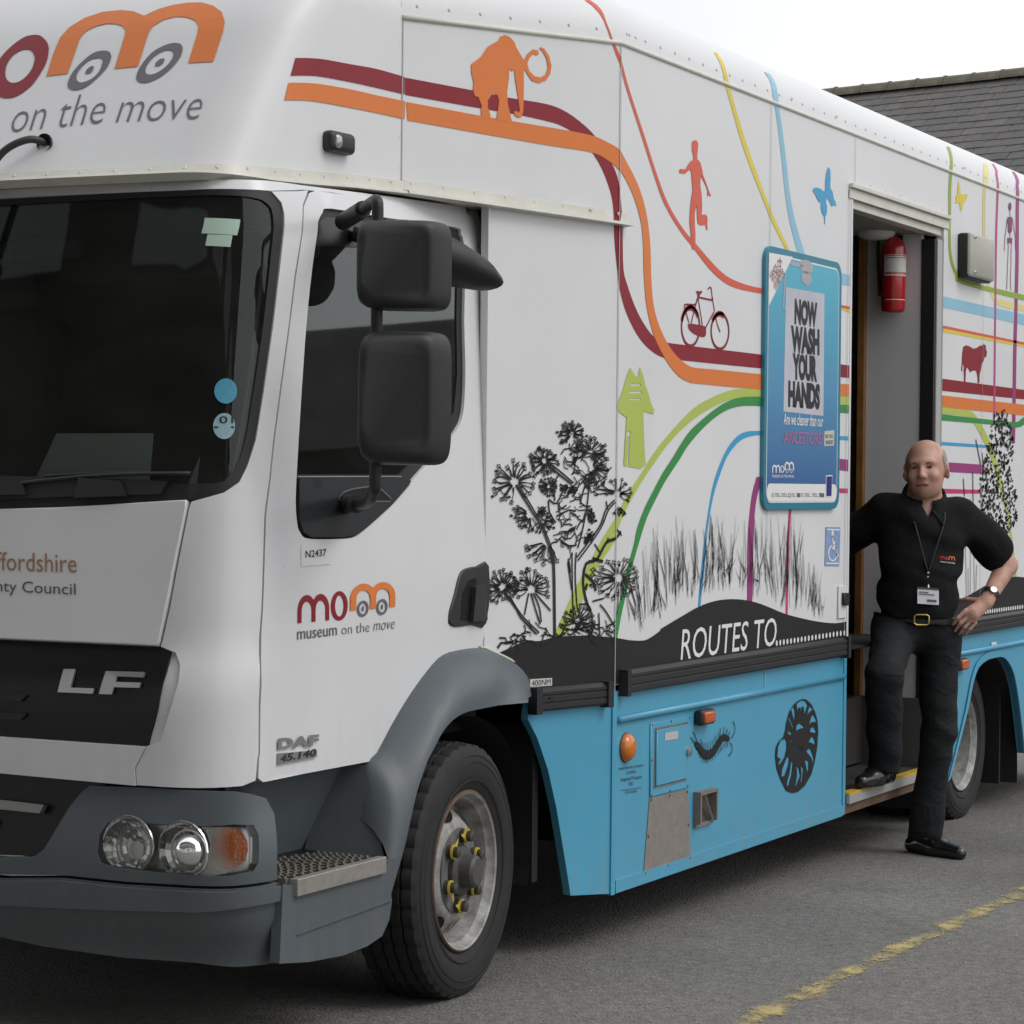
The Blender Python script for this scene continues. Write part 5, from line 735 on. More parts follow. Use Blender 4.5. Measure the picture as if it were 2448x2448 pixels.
for t,q in DATA['p_text']:
    d=D2(); big=t in('NOW','WASH','YOUR','HANDS'); text_on(d,t,q,'x' if t[:3] in('Are','mus') else 'H',.065 if big else (.0 if t=='ANCESTORS?' else .012 if t[0]=='A' else 0)); d.put('poster_lettering',body,.0186,pm(tm.get(t,'white')),pst)
d=D2(); q=DATA['p_logo']; M_=frame(*q)
arch_m(d,(M_(0,0),M_(.36,0),M_(0,.72))); ring2(d,q,(.46,.33),.09,.33,.035,.1); arch_m(d,(M_(.56,.22),M_(1,.22),M_(.56,1.0))); ring2(d,q,(.68,.18),.06,.18,.02,.06); ring2(d,q,(.87,.18),.06,.18,.02,.06)
d.put('poster_logo',body,.0186,pm('white'),pst)
d=D2(); cols=['letter_grey','crimson']
for i,q in enumerate(DATA['p_bits']):
    M_=frame(*q)
    if i in(0,3): ring2(d,q,(.5,.4),.5,.45,.18,.16)
    elif i in(5,9): d.add([M_(0,0),M_(1,0),M_(1,.85),M_(0,.85)],[(0,1,2,3)])
    else:
        for a,b in ((.15,.26),(.42,.52),(.68,.78)): d.add([M_(0,a),M_(1-.2*(a>.3),a),M_(1-.2*(a>.3),b),M_(0,b)],[(0,1,2,3)])
d.put('sponsor_marks',body,.0186,pm('letter_grey'),pst,kind='stuff')
# ---------------------------------------------------------------- small fittings on the box
wcq=DATA['wheelchair']; wb=mat('print_faded_blue',(.25,.36,.60),.5,var=.2,vscale=40)
wst=panel('wheelchair_sticker',wcq,body,wb,T_,off=.003,th=.0015,sp=.3)
d=D2(); q=DATA['wc_cx']; ring2(d,q,(0,0),1,1,.22,.2)
for p in DATA['wc_lines']: d.rib(p,.012)
q=DATA['wc_head']; d.ell(q[0],.014,.016,12)
M_=frame(wcq[0],wcq[1],wcq[3]); 
for y in (.06,.94): d.rib([M_(.06,y),M_(.94,y)],.006)
d.put('wheelchair_symbol',body,.0042,pm('white'),wst)
panel('door_switch_plate',DATA['switch'],body,white,T_,off=.008,th=.006,sp=.3,bev=.002)
panel('door_switch',DATA['switch_b'],body,rubber,T_,off=.022,th=.016,sp=.3,bev=.003)
pl4=panel('torque_label',DATA['pl400'],body,mat('label_white',(.6,.61,.56),.45,var=.1,vscale=40),T_,off=.005,th=.002,sp=.3); d=D2(); text_on(d,'400NM',DATA['t400'],'H',.0); d.put('torque_lettering',body,.0058,pm('text_black'),pl4)
amb=mat('amber_lens',(.62,.17,.015),.22,coat=.5); ora=mat('orange_lens',(.55,.10,.02),.25,coat=.4)
q=DATA['amber_oval']; cx=sum(p[0] for p in q)/4; cz=sum(p[1] for p in q)/4; rx=abs(q[1][0]-q[3][0])/2; rz=abs(q[2][1]-q[0][1])/2
def dome(name,c,rx,rz,h,mt,par,off=.004):
    V=[];n=24
    for i in range(6):
        a=PI/2*i/5.5
        for k in range(n): V.append(onS(body,c[0]+rx*math.cos(a)*math.cos(2*PI*k/n),c[1]+rz*math.cos(a)*math.sin(2*PI*k/n),off+h*math.sin(a)))
    return mesh(name,V,[(i*n+k,i*n+(k+1)%n,(i+1)*n+(k+1)%n,(i+1)*n+k) for i in range(5) for k in range(n)]+[tuple(5*n+k for k in range(n))],mt,par,smooth=True)
il=dome('indicator_lamp',(cx,cz),rx,rz,.03,amb,T_); dome('lamp_base',(cx,cz),rx*1.08,rz*1.06,.006,blackp,il,.002)
q=DATA['amber_side']; cx=sum(p[0] for p in q)/4; cz=sum(p[1] for p in q)/4
sl_=rbox('side_reflector_lamp',(cx,-.018,cz),(.125,.036,.056),blackp,T_,.012,3); rbox('lens',(cx,-.034,cz),(.098,.018,.042),ora,sl_,.008,3)
q=DATA['amber_rear']; cx=sum(p[0] for p in q)/4; cz=sum(p[1] for p in q)/4; sl_=rbox('side_reflector_lamp',(cx,-.016,cz),(.13,.032,.056),blackp,T_,.012,3); rbox('lens',(cx,-.03,cz),(.11,.016,.045),ora,sl_,.008,3)
hx0,hx1,hz0,hz1=1.185,1.515,.44,.705
hq=DATA['hatch']; ht=panel('service_hatch',hq,body,blue,T_,off=.006,th=.006,sp=.3,bev=.003)
hi=DATA['hatch_in']; fl=panel('hatch_flap',hi,body,blue,ht,off=.012,th=.005,sp=.3,bev=.003)
d=D2(); d.rib(hi+hi[:1],.007); d.put('flap_gap',body,.0068,seam,ht)
d=D2(); cc=(sum(p[0] for p in hi)/4,sum(p[1] for p in hi)/4); d.rib([(cc[0]+(p[0]-cc[0])*1.06,cc[1]+(p[1]-cc[1])*1.06) for p in hi+hi[:1]],.006); d.put('hatch_bead',body,.0075,alu,ht)
panel('hatch_label',DATA['hatch_lab'],body,mat('label_grey',(.5,.47,.47),.5),ht,off=.0135,th=.001,sp=.3)
lq=MB().lathe([(.018,0),(.018,.012),(.0,.016)],(0,0,0),'Y',16); lo=lq.build('hatch_latch',alu,ht); lo.rotation_euler=(PI,0,0); lo.location=(hi[1][0]+.012,-.008,cc[1])
sp_=panel('steel_patch',DATA['steel'],body,steelm,T_,off=.004,th=.004,sp=.3)
def inset(q,f=.93):
    cx=sum(p[0] for p in q)/4; cz=sum(p[1] for p in q)/4; return [(cx+(p[0]-cx)*f,cz+(p[1]-cz)*f) for p in q]
iq=inset(DATA['steel'],.94); rivets('patch_screws',iq+[((iq[i][0]+iq[(i+1)%4][0])/2,(iq[i][1]+iq[(i+1)%4][1])/2) for i in range(4)],body,.006,sp_,rust,.004)
iq=inset(hq,.95); rivets('hatch_screws',iq+[((iq[i][0]+iq[(i+1)%4][0])/2,(iq[i][1]+iq[(i+1)%4][1])/2) for i in range(4)],body,.005,ht,rust,.006)
vq=DATA['vent']; vf=mat('vent_steel',(.10,.09,.085),.5,.3,var=.2,vscale=30)
vx0,vx1,vz0,vz1=1.555,1.717,.302,.43
vt=MB().box(vx0,vx1,-.012,.0,vz0,vz0+.012).box(vx0,vx1,-.030,.0,vz1-.012,vz1).box(vx0,vx0+.012,-.03,.0,vz0+.012,vz1-.012).box(vx1-.012,vx1,-.03,.0,vz0+.012,vz1-.012).build('air_vent',mat('vent_rim',(.23,.20,.18),.6,.2,var=.2),T_)
MB().box(vx0+.012,vx1-.012,-.004,-.001,vz0+.012,vz1-.012).build('vent_backing',vf,vt); MB().tube([(vx0+.04,-.026,vz1-.01),(vx1-.02,-.02,vz0+.012)],.005,6).build('vent_brace',alu,vt)
for t,q in DATA['councilt']:
    d=D2(); text_on(d,t,q,'x' if t[0] in 'IUT' else 'H',.004); d.put('operator_lettering',body,.002,pm('text_black'),side)
panel('white_label',DATA['white_sq'],body,mat('label_white2',(.7,.7,.68),.5),T_,off=.005,th=.002,sp=.3)
mt_=mat('box_olive_grey',(.42,.42,.36),.4,var=.1); mq=(4.63,5.02,2.515,2.73)
mb_=rbox('junction_box',(4.825,-.026,2.62),(.39,.052,.21),rubber,T_,.012,3); rbox('box_lid',(4.83,-.046,2.625),(.392,.034,.205),mt_,mb_,.012,3)
for zz in (2.545,2.71): rbox('lid_screw',(4.70,-.066,zz),(.03,.008,.012),alu,mb_,.004,2)
# grime streak free painted joints are in the paint; roof gutter above the door
# ---------------------------------------------------------------- doorway
hd=MB().box(DX0-.03,DX1+.06,-.020,-.004,DTOP+.024,DTOP+.042).box(DX0-.03,DX1+.06,-.006,-.002,DTOP-.02,DTOP+.022).build('door_gutter',cream,T_,bev=.003)
rivets('gutter_rivets',[(DX0+.04+.2*k,DTOP+.062) for k in range(7)],body,.005,hd,cream)
MB().box(DX0+.01,DX1-.0,.012,.07,DTOP-.055,DTOP-.004).build('door_lintel',cream,T_,bev=.003)
MB().box(DX1-.072,DX1-.002,.004,.075,.20,DTOP-.076).build('door_jamb',mat('jamb_grey',(.42,.42,.40),.45),T_,bev=.004)
MB().box(DX1-.104,DX1-.073,.010,.07,.26,DTOP-.076).build('door_seal',rubber,T_)
MB().box(DX0+.001,DX0+.022,-.002,.05,.862,DTOP-.005).build('door_jamb',white,T_); MB().box(DX0+.001,DX0+.02,.002,.05,.17,.86).build('door_jamb',blue,T_)
# inside of the box (dark lining, stair well)
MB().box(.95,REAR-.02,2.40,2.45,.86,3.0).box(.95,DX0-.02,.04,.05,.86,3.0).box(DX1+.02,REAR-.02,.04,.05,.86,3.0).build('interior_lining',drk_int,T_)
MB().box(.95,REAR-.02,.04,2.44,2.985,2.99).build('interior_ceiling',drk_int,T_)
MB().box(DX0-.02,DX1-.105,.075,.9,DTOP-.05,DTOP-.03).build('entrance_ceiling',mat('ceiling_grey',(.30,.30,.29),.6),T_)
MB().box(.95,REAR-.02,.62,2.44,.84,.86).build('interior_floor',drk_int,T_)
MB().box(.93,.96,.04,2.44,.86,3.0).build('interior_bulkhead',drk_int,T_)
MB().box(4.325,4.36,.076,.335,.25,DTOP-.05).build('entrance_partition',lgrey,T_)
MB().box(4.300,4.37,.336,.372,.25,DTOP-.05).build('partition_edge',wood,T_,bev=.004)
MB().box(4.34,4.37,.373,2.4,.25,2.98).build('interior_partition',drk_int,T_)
st=MB().box(DX0+.023,4.30,.0,.33,.205,.243).build('entrance_step',mat('step_tread_rubber',(.035,.036,.036),.75,bump=.2,bscale=90),T_)
MB().box(DX0+.023,4.30,-.014,.028,.244,.252).build('step_nosing',yel,st); MB().box(DX0+.023,4.30,-.016,-.001,.206,.2435).build('nosing_face',mat('nosing_aluminium',(.50,.50,.48),.45,.5),st)
MB().box(DX0+.0,4.31,-.002,.35,.165,.204).build('step_frame',rust,st)
MB().box(DX0+.023,4.30,.33,.36,.252,.545).box(DX0+.023,4.30,.33,.64,.545,.56).box(DX0+.023,4.30,.61,.64,.56,.85).build('inner_steps',drk_int,T_)
MB().box(DX0-.03,DX0+.0,.04,.62,.17,.86).build('stair_well_cheek',mat('cheek_grey',(.09,.09,.09),.7),T_); MB().box(4.30,4.325,.04,.62,.17,.56).build('stair_well_cheek',mat('cheek_grey',(.09,.09,.09),.7),T_)
MB().lathe([(.0,-.032),(.05,-.028),(.08,-.015),(.09,.0),(.092,.02)],(4.19,.25,DTOP-.055),'Z',28).build('ceiling_lamp',mat('opal_plastic',(.7,.7,.66),.3),T_,smooth=True)
hr=MB().tube(crom([(3.20,.16,.55),(3.20,.16,1.0),(3.21,.15,1.45),(3.24,.13,1.56),(3.24,.13,1.95)],4),.017,10).build('grab_rail',yel,T_,smooth=True)
MB().tube([(3.20,.16,.96),(3.62,.35,.96)],.017,10).build('grab_rail',yel,T_,smooth=True)
mbp=MB().box(3.2,3.215,.8,1.3,1.2,2.2).build('display_board',mat('board_olive',(.10,.11,.06),.6),T_)
MB().box(3.9,4.1,2.2,2.39,1.2,2.3).build('display_board',mat('board_olive',(.10,.11,.06),.6),T_)
# ---------------------------------------------------------------- chassis and wheel housings
MB().box(DX0+.05,DX0+.051,.0,.001,.2,.201) if 0 else None
ch=MB().box(-.9,7.3,.86,1.0,.42,.66).box(-.9,7.3,1.5,1.64,.42,.66).build('chassis_rails',dark,T_)
MB().box(.5,7.55,.05,2.45,.838,.845).build('body_underside',dark,T_)
MB().box(1.5,2.8,.25,.8,.22,.66).build('fuel_tank',dark,T_)
MB().tube([(-.115,.2,.37),(-.115,2.3,.37)],.06,10).build('front_axle',dark,T_); MB().tube([(5.22,.2,.37),(5.22,2.3,.37)],.09,12).build('rear_axle',dark,T_)
MB().lathe([(.46,.06),(.46,.42),(.30,.42)],(-.07,0,.37),'Y',24,-.25,PI*.93).build('front_wheel_housing',dark,T_)
MB().lathe([(.64,.035),(.64,.85),(.0,.85)],(5.24,0,.085),'Y',28,-.12,PI+.12).build('rear_wheel_shade_housing',dark,T_); MB().box(5.70,5.72,.08,.72,.02,.6).build('mudflap',rubber,T_)  # black closed housing and added flap keep the wheel well in shade
MB().box(-.95,.5,.5,2.0,.45,1.0).build('engine_block',dark,T_)
MB().box(.52,.56,.12,.48,.24,.75).build('mudflap',rubber,T_)
def wheel(c,name,steer=0.,dished=False,flip=False):
    R0=.382; W=.215
    # tread with circumferential grooves and cross sipes
    prof=[(.236,.085),(.262,.100),(.30,.1085),(.335,.108),(.362,.099),(.374,.090)]
    ribs=[(-.090,.030),(-.052,.030),(-.014,.028),(.022,.030),(.060,.030)]
    mb=MB(); n=160
    edge=[(r,-y) for r,y in prof]
    tread=[]
    for a,wd in ribs: tread+=[(R0-(.006 if abs(a+wd/2)>.06 else 0),a+.001),(R0-(.002 if abs(a+wd/2)>.06 else 0),a+wd-.001 if a<.055 else .0895),(R0-.011,a+wd+.001 if a<.055 else .090),(R0-.011,a+wd+.006 if a<.055 else .0905)]
    tread=tread[:-2]
    pr=edge+tread+[(r,y) for r,y in prof[::-1]]
    mb.lathe(pr,(0,0,0),'Y',n)
    # lower the sipes: every third radial column on the ribs
    e0=len(edge); e1=e0+len(tread)
    for i in range(e0-1,e1+1):
        for k in range(n):
            if k%4==0:
                x,y,z=mb.v[i*n+k]; f=(math.hypot(x,z)-.007)/math.hypot(x,z); mb.v[i*n+k]=(x*f,y,z*f)
    w_=mb.build(name,tyrem,T_,auto=28); w_.location=c; w_.rotation_euler=(0,0,steer+(PI if flip else 0))
    for r in (.27,.325,.345):
        MB().lathe([(r-.002,-.1045 if r<.3 else (-.1085 if r<.34 else -.1055)),(r,-.1105 if r>.3 and r<.34 else -.108),(r+.002,-.1055 if r<.3 else -.1045)],(0,0,0),'Y',64).build('sidewall_ridge',tyrem,w_,smooth=True)
    if not dished: rp=[(.238,-.086),(.240,-.094),(.234,-.098),(.228,-.094),(.224,-.080),(.214,-.070),(.208,-.03),(.205,-.012),(.188,-.020),(.168,-.042),(.150,-.060),(.138,-.068),(.06,-.070)]
    else: rp=[(.238,-.086),(.240,-.094),(.234,-.098),(.228,-.094),(.222,-.080),(.212,-.070),(.208,.03),(.20,.055),(.18,.05),(.15,.03),(.10,.02),(.0,.02)]
    rim=MB().lathe(rp,(0,0,0),'Y',64).build('rim',rimm,w_,auto=35)
    MB().lathe([(.2405,-.088),(.2415,-.0945),(.2345,-.0985)],(0,0,0),'Y',64).build('rim_edge',rust,w_,smooth=True)
    if dished:
        MB().lathe([(.1,.02),(.095,-.03),(.08,-.045),(.0,-.05)],(0,0,0),'Y',24).build('hub',mat('hub_grey',(.10,.10,.10),.6),w_,auto=35); return w_
    for k in range(8):
        a=2*PI*k/8+.22; nn=Vector((math.cos(a)*.66,-.75,math.sin(a)*.66)).normalized(); cc=Vector((math.cos(a)*.172,-.0395,math.sin(a)*.172)); t=Vector((-math.sin(a),0,math.cos(a))); b=nn.cross(t)
        MB().add([cc+nn*.004+t*.036*math.cos(q)+b*.028*math.sin(q) for q in [2*PI*i/18 for i in range(18)]],[tuple(range(18))]).build('hand_hole_disc',mat('hole_shade_black',(.004,.004,.004),1.),w_)  # flat black discs paint in the dark of the open rim holes
    MB().lathe([(.078,-.070),(.076,-.086),(.066,-.092),(.052,-.094),(.048,-.128),(.040,-.136),(.0,-.137)],(0,0,0),'Y',32).build('hub',mat('hub_grey',(.085,.083,.08),.6,.2,var=.3,vscale=30),w_,auto=35)
    MB().lathe([(.128,-.0705),(.127,-.0735),(.082,-.0735)],(0,0,0),'Y',40).build('stud_ring',mat('stud_ring_grey',(.14,.135,.13),.65,var=.3,vscale=26),w_,auto=35)
    for k in range(6):
        a=2*PI*k/6+.35; x,z=.104*math.cos(a),.104*math.sin(a)
        nt_=MB().lathe([(.021,-.072),(.021,-.082),(.0165,-.084),(.0165,-.108),(.008,-.112),(.0,-.112)],(x,0,z),'Y',12).build('wheel_nut',mat('nut_steel',(.09,.085,.075),.55,.5,var=.3,vscale=60),w_,auto=35)
        mb=MB().lathe([(.022,-.088),(.022,-.094),(.0165,-.094)],(x,0,z),'Y',14)
        b_=a+PI/2*(1 if k%2 else -1)+PI*.0; tx,tz=math.cos(b_),math.sin(b_)
        mb.add([(x+tx*.018-tz*.012,-.093,z+tz*.018+tx*.012),(x+tx*.018+tz*.012,-.093,z+tz*.018-tx*.012),(x+tx*.050,-.093,z+tz*.050)],[(0,1,2)]); mb.build('nut_indicator',mat('indicator_yellow',(.52,.40,.05),.5),w_)
    return w_
wheel((-.115,.118,.372),'front_wheel',math.radians(5)); wheel((-.115,2.39,.372),'front_wheel',math.radians(5),flip=True)
wheel((5.20,.215,.273),'rear_wheel',0,True); wheel((5.20,2.285,.273),'rear_wheel',0,True,True); wheel((5.20,.47,.273),'rear_wheel',0,True)
# ---------------------------------------------------------------- cab
def ctr(pts): # close a half outline at the centre line (first and last points lead off to the left)
    (w0,z0_),(w1,z1_)=pts[0],pts[-1]
    return [(CW,z0_)]+list(pts)+[(CW,z1_)]
wsG=glass('windscreen_glass',(.70,.76,.73)); sdG=glass('door_glass',(.42,.46,.45),ior=1.75)
WIN=crom(DATA['c_win']+DATA['c_win'][:1],3)[:-1]
door=panel('cab_door',DATA['c_door'],cab,cabw,T_,holes=[WIN],th=.03,sp=.07,bev=.006)
door['label']='white cab door with lettering, window and mirrors'
D_=WIN; gl_=DATA['c_glass']; cx=sum(p[0] for p in D_)/len(D_); cz=sum(p[1] for p in D_)/len(D_)
big=[(cx+(p[0]-cx)*1.012,cz+(p[1]-cz)*1.012) for p in D_]
panel('window_seal',big,cab,rubber,door,holes=[gl_],off=-.010,th=.012,sp=.06)
panel('window_glass',gl_,cab,sdG,door,off=-.014,sp=.1)
trm=panel('window_sill_trim',DATA['c_trim'],cab,mat('trim_dark_plastic',(.022,.025,.028),.32,var=.05),door,off=.006,th=.014,sp=.05,bev=.004)
d=D2()
for dz in (0,.009): d.rib([(gl_[10][0],gl_[10][1]-.006-dz),(gl_[9][0],gl_[9][1]-.006-dz)],.003)
d.put('sill_beads',cab,-.002,alu,trm,kind='stuff')
panel('mirror_pocket',DATA['c_pocket'],cab,gloss,trm,off=.0075,th=.002,sp=.05); d=D2(); d.rib(DATA['c_pocket']+DATA['c_pocket'][:1],.004); d.put('pocket_rim',cab,.0084,mat('rim_grey',(.12,.13,.13),.4),trm)
# upper black frame hood inside the window top
d=[gl_[0],gl_[1],gl_[2],gl_[3],gl_[4],(gl_[4][0]-.0,gl_[4][1]-.02),(gl_[2][0],gl_[2][1]-.075),(gl_[0][0],gl_[0][1]-.055)]
panel('window_head_trim',d,cab,gloss,door,off=-.011,th=.002,sp=.06)
# door handle
panel('cab_rear_post',[(-.12,.98),(.14,.98),(.14,2.345),(.10,2.36),(-.12,2.41)],cab,cabw,T_,off=-.012,th=.02,sp=.06)
clo=lambda q,k=3:crom(list(q)+[q[0]],k)[:-1]
hb=panel('door_handle',clo(DATA['c_handle']),cab,blackp,door,off=.007,th=.012,sp=.04,bev=.004)
hq_=DATA['c_hpull']; panel('handle_recess_dark',DATA['c_hrec'],cab,gloss,hb,off=.008,th=.002,sp=.05)  # flat darker sheet stands in for the shade of the handle recess
panel('handle_pull',hq_,cab,mat('handle_grey_plastic',(.035,.036,.038),.4),hb,off=.020,th=.012,sp=.04,bev=.004)
c_=onS(cab,hq_[2][0]+.01,hq_[2][1]+.045,.008); MB().lathe([(.010,0),(.008,.004),(0,.004)],(0,0,0),'Y',14).build('key_lock',gloss,hb).location=c_
# corner panels with A pillar, header, bonnet, grille, lip (left and right halves)
panel('corner_panel',DATA['c_corner'],cab,cabw,T_,th=.03,sp=.05,bev=.005)
mco=panel('corner_panel',DATA['c_corner'],cab,cabw,T_,th=.03,sp=.07); mco.scale=(1,-1,1); mco.location=(0,2*YC,0)
mdo=panel('cab_door',DATA['c_door'],cab,cabw,T_,holes=[DATA['c_win']],th=.03,sp=.1); mdo.scale=(1,-1,1); mdo.location=(0,2*YC,0)
mg=panel('window_glass',D_,cab,sdG,mdo,off=-.012,sp=.12)
panel('cab_header',[(CW,2.321),(1.40,2.321),(1.335,2.322),(1.185,2.342),(1.0,2.352),(.0,2.362),(.0,2.398),(.6,2.377),(1.0,2.362),(1.2,2.354),(1.45,2.348),(CW,2.345)],cab,cabw,T_,th=.03,off=-.002,sp=.06,mirror=True)
bon=panel('bonnet',ctr(DATA['c_bonnet']),cab,cabw,T_,off=.010,th=.04,sp=.07,mirror=True,bev=.012)
panel('grille_bevel',DATA['c_bevel'],cab,cabw,T_,off=-.014,th=.02,sp=.04)
mb2=panel('grille_bevel',DATA['c_bevel'],cab,cabw,T_,off=-.014,th=.02,sp=.06); mb2.scale=(1,-1,1); mb2.location=(0,2*YC,0)
gr=panel('grille_panel',ctr(DATA['c_grille']),cab,gloss,T_,off=-.006,th=.02,sp=.08,mirror=True)
for z_ in (.88,.93): 
    panel('grille_slat',[(CW,z_),(1.98,z_),(1.96,z_+.018),(CW,z_+.018)],cab,blackp,gr,off=.004,th=.008,sp=.1,mirror=True)
for k in ('LF_L','LF_F'): panel('grille_letter',DATA[k],cab,chrome if 0 else mat('badge_metal',(.62,.62,.63),.28,.85),gr,off=.004,th=.008,sp=.06,grid=False)
# emblem plate on the centre of the grille
panel('grille_badge',[(CW+.13,.98),(CW-.13,.98),(CW-.13,1.06),(CW+.13,1.06)],cab,mat('badge_metal',(.62,.62,.63),.28,.85),gr,off=.006,th=.01,sp=.1,bev=.003)
li=DATA['c_lip']; panel('lower_front_strip',ctr(li),cab,cabw,T_,off=.004,th=.03,sp=.08,mirror=True,bev=.006)
# lettering on bonnet
def wfrac(full,part,ref='x'): 
    a=text2(full)[0]; b=text2(part)[0]; return (max(x for x,y in a)-min(x for x,y in a))/(max(x for x,y in b)-min(x for x,y in b))
for k,full,part,col in (('t_shire','Staffordshire','ffordshire',(.36,.19,.10)),('t_council','County Council','nty Council',(.10,.095,.13))):
    o,r,t=DATA[k]; f=wfrac(full,part); o2=(r[0]+(o[0]-r[0])*f*1.02,r[1]+(o[1]-r[1])*f); t2=(o2[0]+(t[0]-o[0]),o2[1]+(t[1]-o[1]))
    d=D2(); text_on(d,full,(o2,r,t2),'d' if k=='t_shire' else 'C'); d.put('bonnet_lettering',cab,.0118,mat('print_'+k,col,.45),bon)
# logo, plate and lettering on door
d=D2(); arch_m(d,DATA['logo_door'],.27); ld=DATA['logo_door']; ring2(d,ld,(1.335,.50),.275,.55,.13,.15); d.put('door_logo',cab,.002,pm('crimson'),door)
d=D2(); l2=DATA['logo_door2']; arch_m(d,l2,.30); d.put('door_logo',cab,.0024,pm('orange'),door)
d=D2()
for c0 in (.275,.70):
    ring2(d,l2,(c0,.04),.125,.31,.045,.10); M_=frame(*l2); d.ell(M_(c0,.04),.006,.008,10)
d.put('door_logo_wheels',cab,.003,pm('letter_grey'),door,kind='stuff')
d=D2(); text_on(d,'museum',DATA['t_museum'],'x',.004); text_on(d,'on the',DATA['t_onthe'],'x',-.012); text_on(d,'move',DATA['t_move'],'x',-.012,.22); d.put('door_lettering',cab,.002,pm('letter_grey'),door,kind='stuff')
npl=panel('number_label',DATA['pl_N2437'],cab,mat('label_pale',(.68,.685,.69),.45),door,off=.002,th=.001,sp=.2); d=D2(); text_on(d,'N2437',DATA['t_N2437'],'H',.012); d.put('number_lettering',cab,.003,pm('text_black'),npl)
bdg=mat('badge_grey',(.30,.30,.31),.4,.5)
v,f=text2('DAF',.05,.0); dd=D2(); text_on(dd,'DAF',DATA['t_daf'],'H',.05); dd.put('maker_badge',cab,.006,bdg,door)
pb=panel('model_badge',DATA['pl_45'],cab,bdg,door,off=.007,th=.006,sp=.03,bev=.0); dd=D2(); text_on(dd,'45.140',DATA['t_45'],'H',.03,.1); dd.put('model_lettering',cab,.0082,pm('text_black'),pb)
# windscreen
wsr=panel('windscreen_surround',ctr(DATA['c_ws']),cab,rubber,T_,holes=[],off=-.012,th=.001,sp=.08,mirror=True) if 0 else None
W_=crom(DATA['c_ws'],3); Gq=crom(DATA['c_wsg'],3)
ring=[(CW,W_[0][1])]+list(W_)+[(CW,W_[-1][1]),(CW,Gq[-1][1])]+list(Gq)[::-1]+[(CW,Gq[0][1])]
wsr=panel('windscreen_surround',ring,cab,rubber,T_,off=-.004,th=.016,sp=.05,mirror=True)
panel('windscreen',ctr(Gq),cab,wsG,T_,off=-.010,sp=.04,mirror=True)
# ceramic band and stickers
for k,c in (('st_a',(.50,.66,.55)),('st_b',(.50,.66,.55))): panel('windscreen_sticker',DATA[k],cab,mat('sticker_mint',c,.5),wsr,off=-.007,th=.001,sp=.03)
for k,c in (('st_c',(.08,.34,.50)),('st_d',(.30,.46,.52))):
    o,r,t=DATA[k]; M_=frame(o,r,t); pl_=[M_(math.cos(2*PI*i/24),math.sin(2*PI*i/24)) for i in range(24)]
    st_=panel('tax_disc',pl_,cab,mat('disc_'+k,c,.45,var=.12,vscale=60),wsr,off=-.007,th=.001,sp=.03)
d=D2(); text_on(d,'01',DATA['t_01'],'H',.01); q=DATA['st_d']; M_=frame(*q); d.rib([M_(-.9,-.1),M_(.9,-.1)],.005); d.put('disc_print',cab,-.0058,pm('text_black'),wsr)
# cowl and wipers
panel('wiper_cowl',[(CW,1.47),(2.1,1.47),(1.8,1.485),(1.60,1.49),(1.58,1.525),(1.75,1.53),(2.1,1.535),(CW,1.54)],cab,blackp,wsr,off=.006,th=.012,sp=.06,mirror=True,bev=.004)
for a_,b_ in ((1.70,1.86),(2.02,2.3)): panel('cowl_cover',[(b_,1.475),(a_,1.482),(a_+.02,1.522),(b_-.01,1.530)],cab,blackp,wsr,off=.020,th=.016,sp=.06,bev=.006)
def wip(w0,z_0,w1,z1_):
    p=[onS(cab,w0+(w1-w0)*t,z_0+(z1_-z_0)*t+.012*math.sin(PI*t),.012) for t in [k/10 for k in range(11)]]
    a=MB().tube(p,.0055,8).build('wiper_arm',blackp,wsr,smooth=True)
    p=[onS(cab,w0-.18+(w1+.03-w0+.18)*t,z_0+.035+(z1_-.0-z_0-.035)*t+.006*math.sin(PI*t),.004) for t in [k/10 for k in range(11)]]
    MB().tube(p,.0045,8).build('wiper_blade',rubber,a,smooth=True)
wip(2.15,1.50,1.52,1.545); wip(2.9,1.50,2.2,1.56)
# dark inner shell behind the panel gaps, floor and back wall of the cab
panel('cab_inner_shell',[(.0,.76),(1.2,.76),(CW,.76),(CW,1.40),(1.2,1.40),(.0,1.30)],cab,dark,T_,off=-.045,sp=.12,mirror=True)
MB().box(.17,.20,.27,2.23,.8,2.34).build('cab_rear_wall',drk_int,T_)
MB().box(-1.0,.2,.2,2.3,.98,1.0).build('cab_floor',drk_int,T_)
MB().box(-.85,.2,.34,2.16,2.345,2.352).build('cab_ceiling',mat('cab_headlining',(.10,.10,.095),.9),T_)
da=MB().add([(-1.10,.28,1.43),(-1.10,2.22,1.43),(-.75,2.2,1.40),(-.75,.3,1.40),(-.68,.3,1.30),(-.68,2.2,1.30),(-.70,.3,1.02),(-.70,2.2,1.02)],[(0,3,2,1),(3,4,5,2),(4,6,7,5)]).build('dashboard',mat('dash_plastic',(.05,.05,.05),.6),T_)
for y_ in (.62,1.9):
    se=rbox('driver_seat' if y_>1 else 'passenger_seat',(-.30,y_,1.32),(.5,.5,.16),drk_int,T_,.05,4); rbox('backrest',(-.02,y_,1.72),(.14,.48,.72),drk_int,se,.05,4,Matrix.Rotation(.15,3,'Y')); rbox('headrest',(.06,y_,2.16),(.09,.26,.16),drk_int,se,.04,4)
sw=MB().lathe([(.20+.014*math.cos(a),.014*math.sin(a)) for a in [2*PI*k/8 for k in range(9)]],(0,0,0),'Z',32).build('steering_wheel',rubber,T_,smooth=True); sw.location=(-.66,1.9,1.5); sw.rotation_euler=(0,-.6,0)
MB().add([(-.98,.56,1.45),(-.97,1.0,1.45),(-.86,.97,1.66),(-.87,.62,1.66)],[(0,1,2,3)]).build('dashboard_paper',mat('paper_pale',(.48,.52,.52),.7),da)
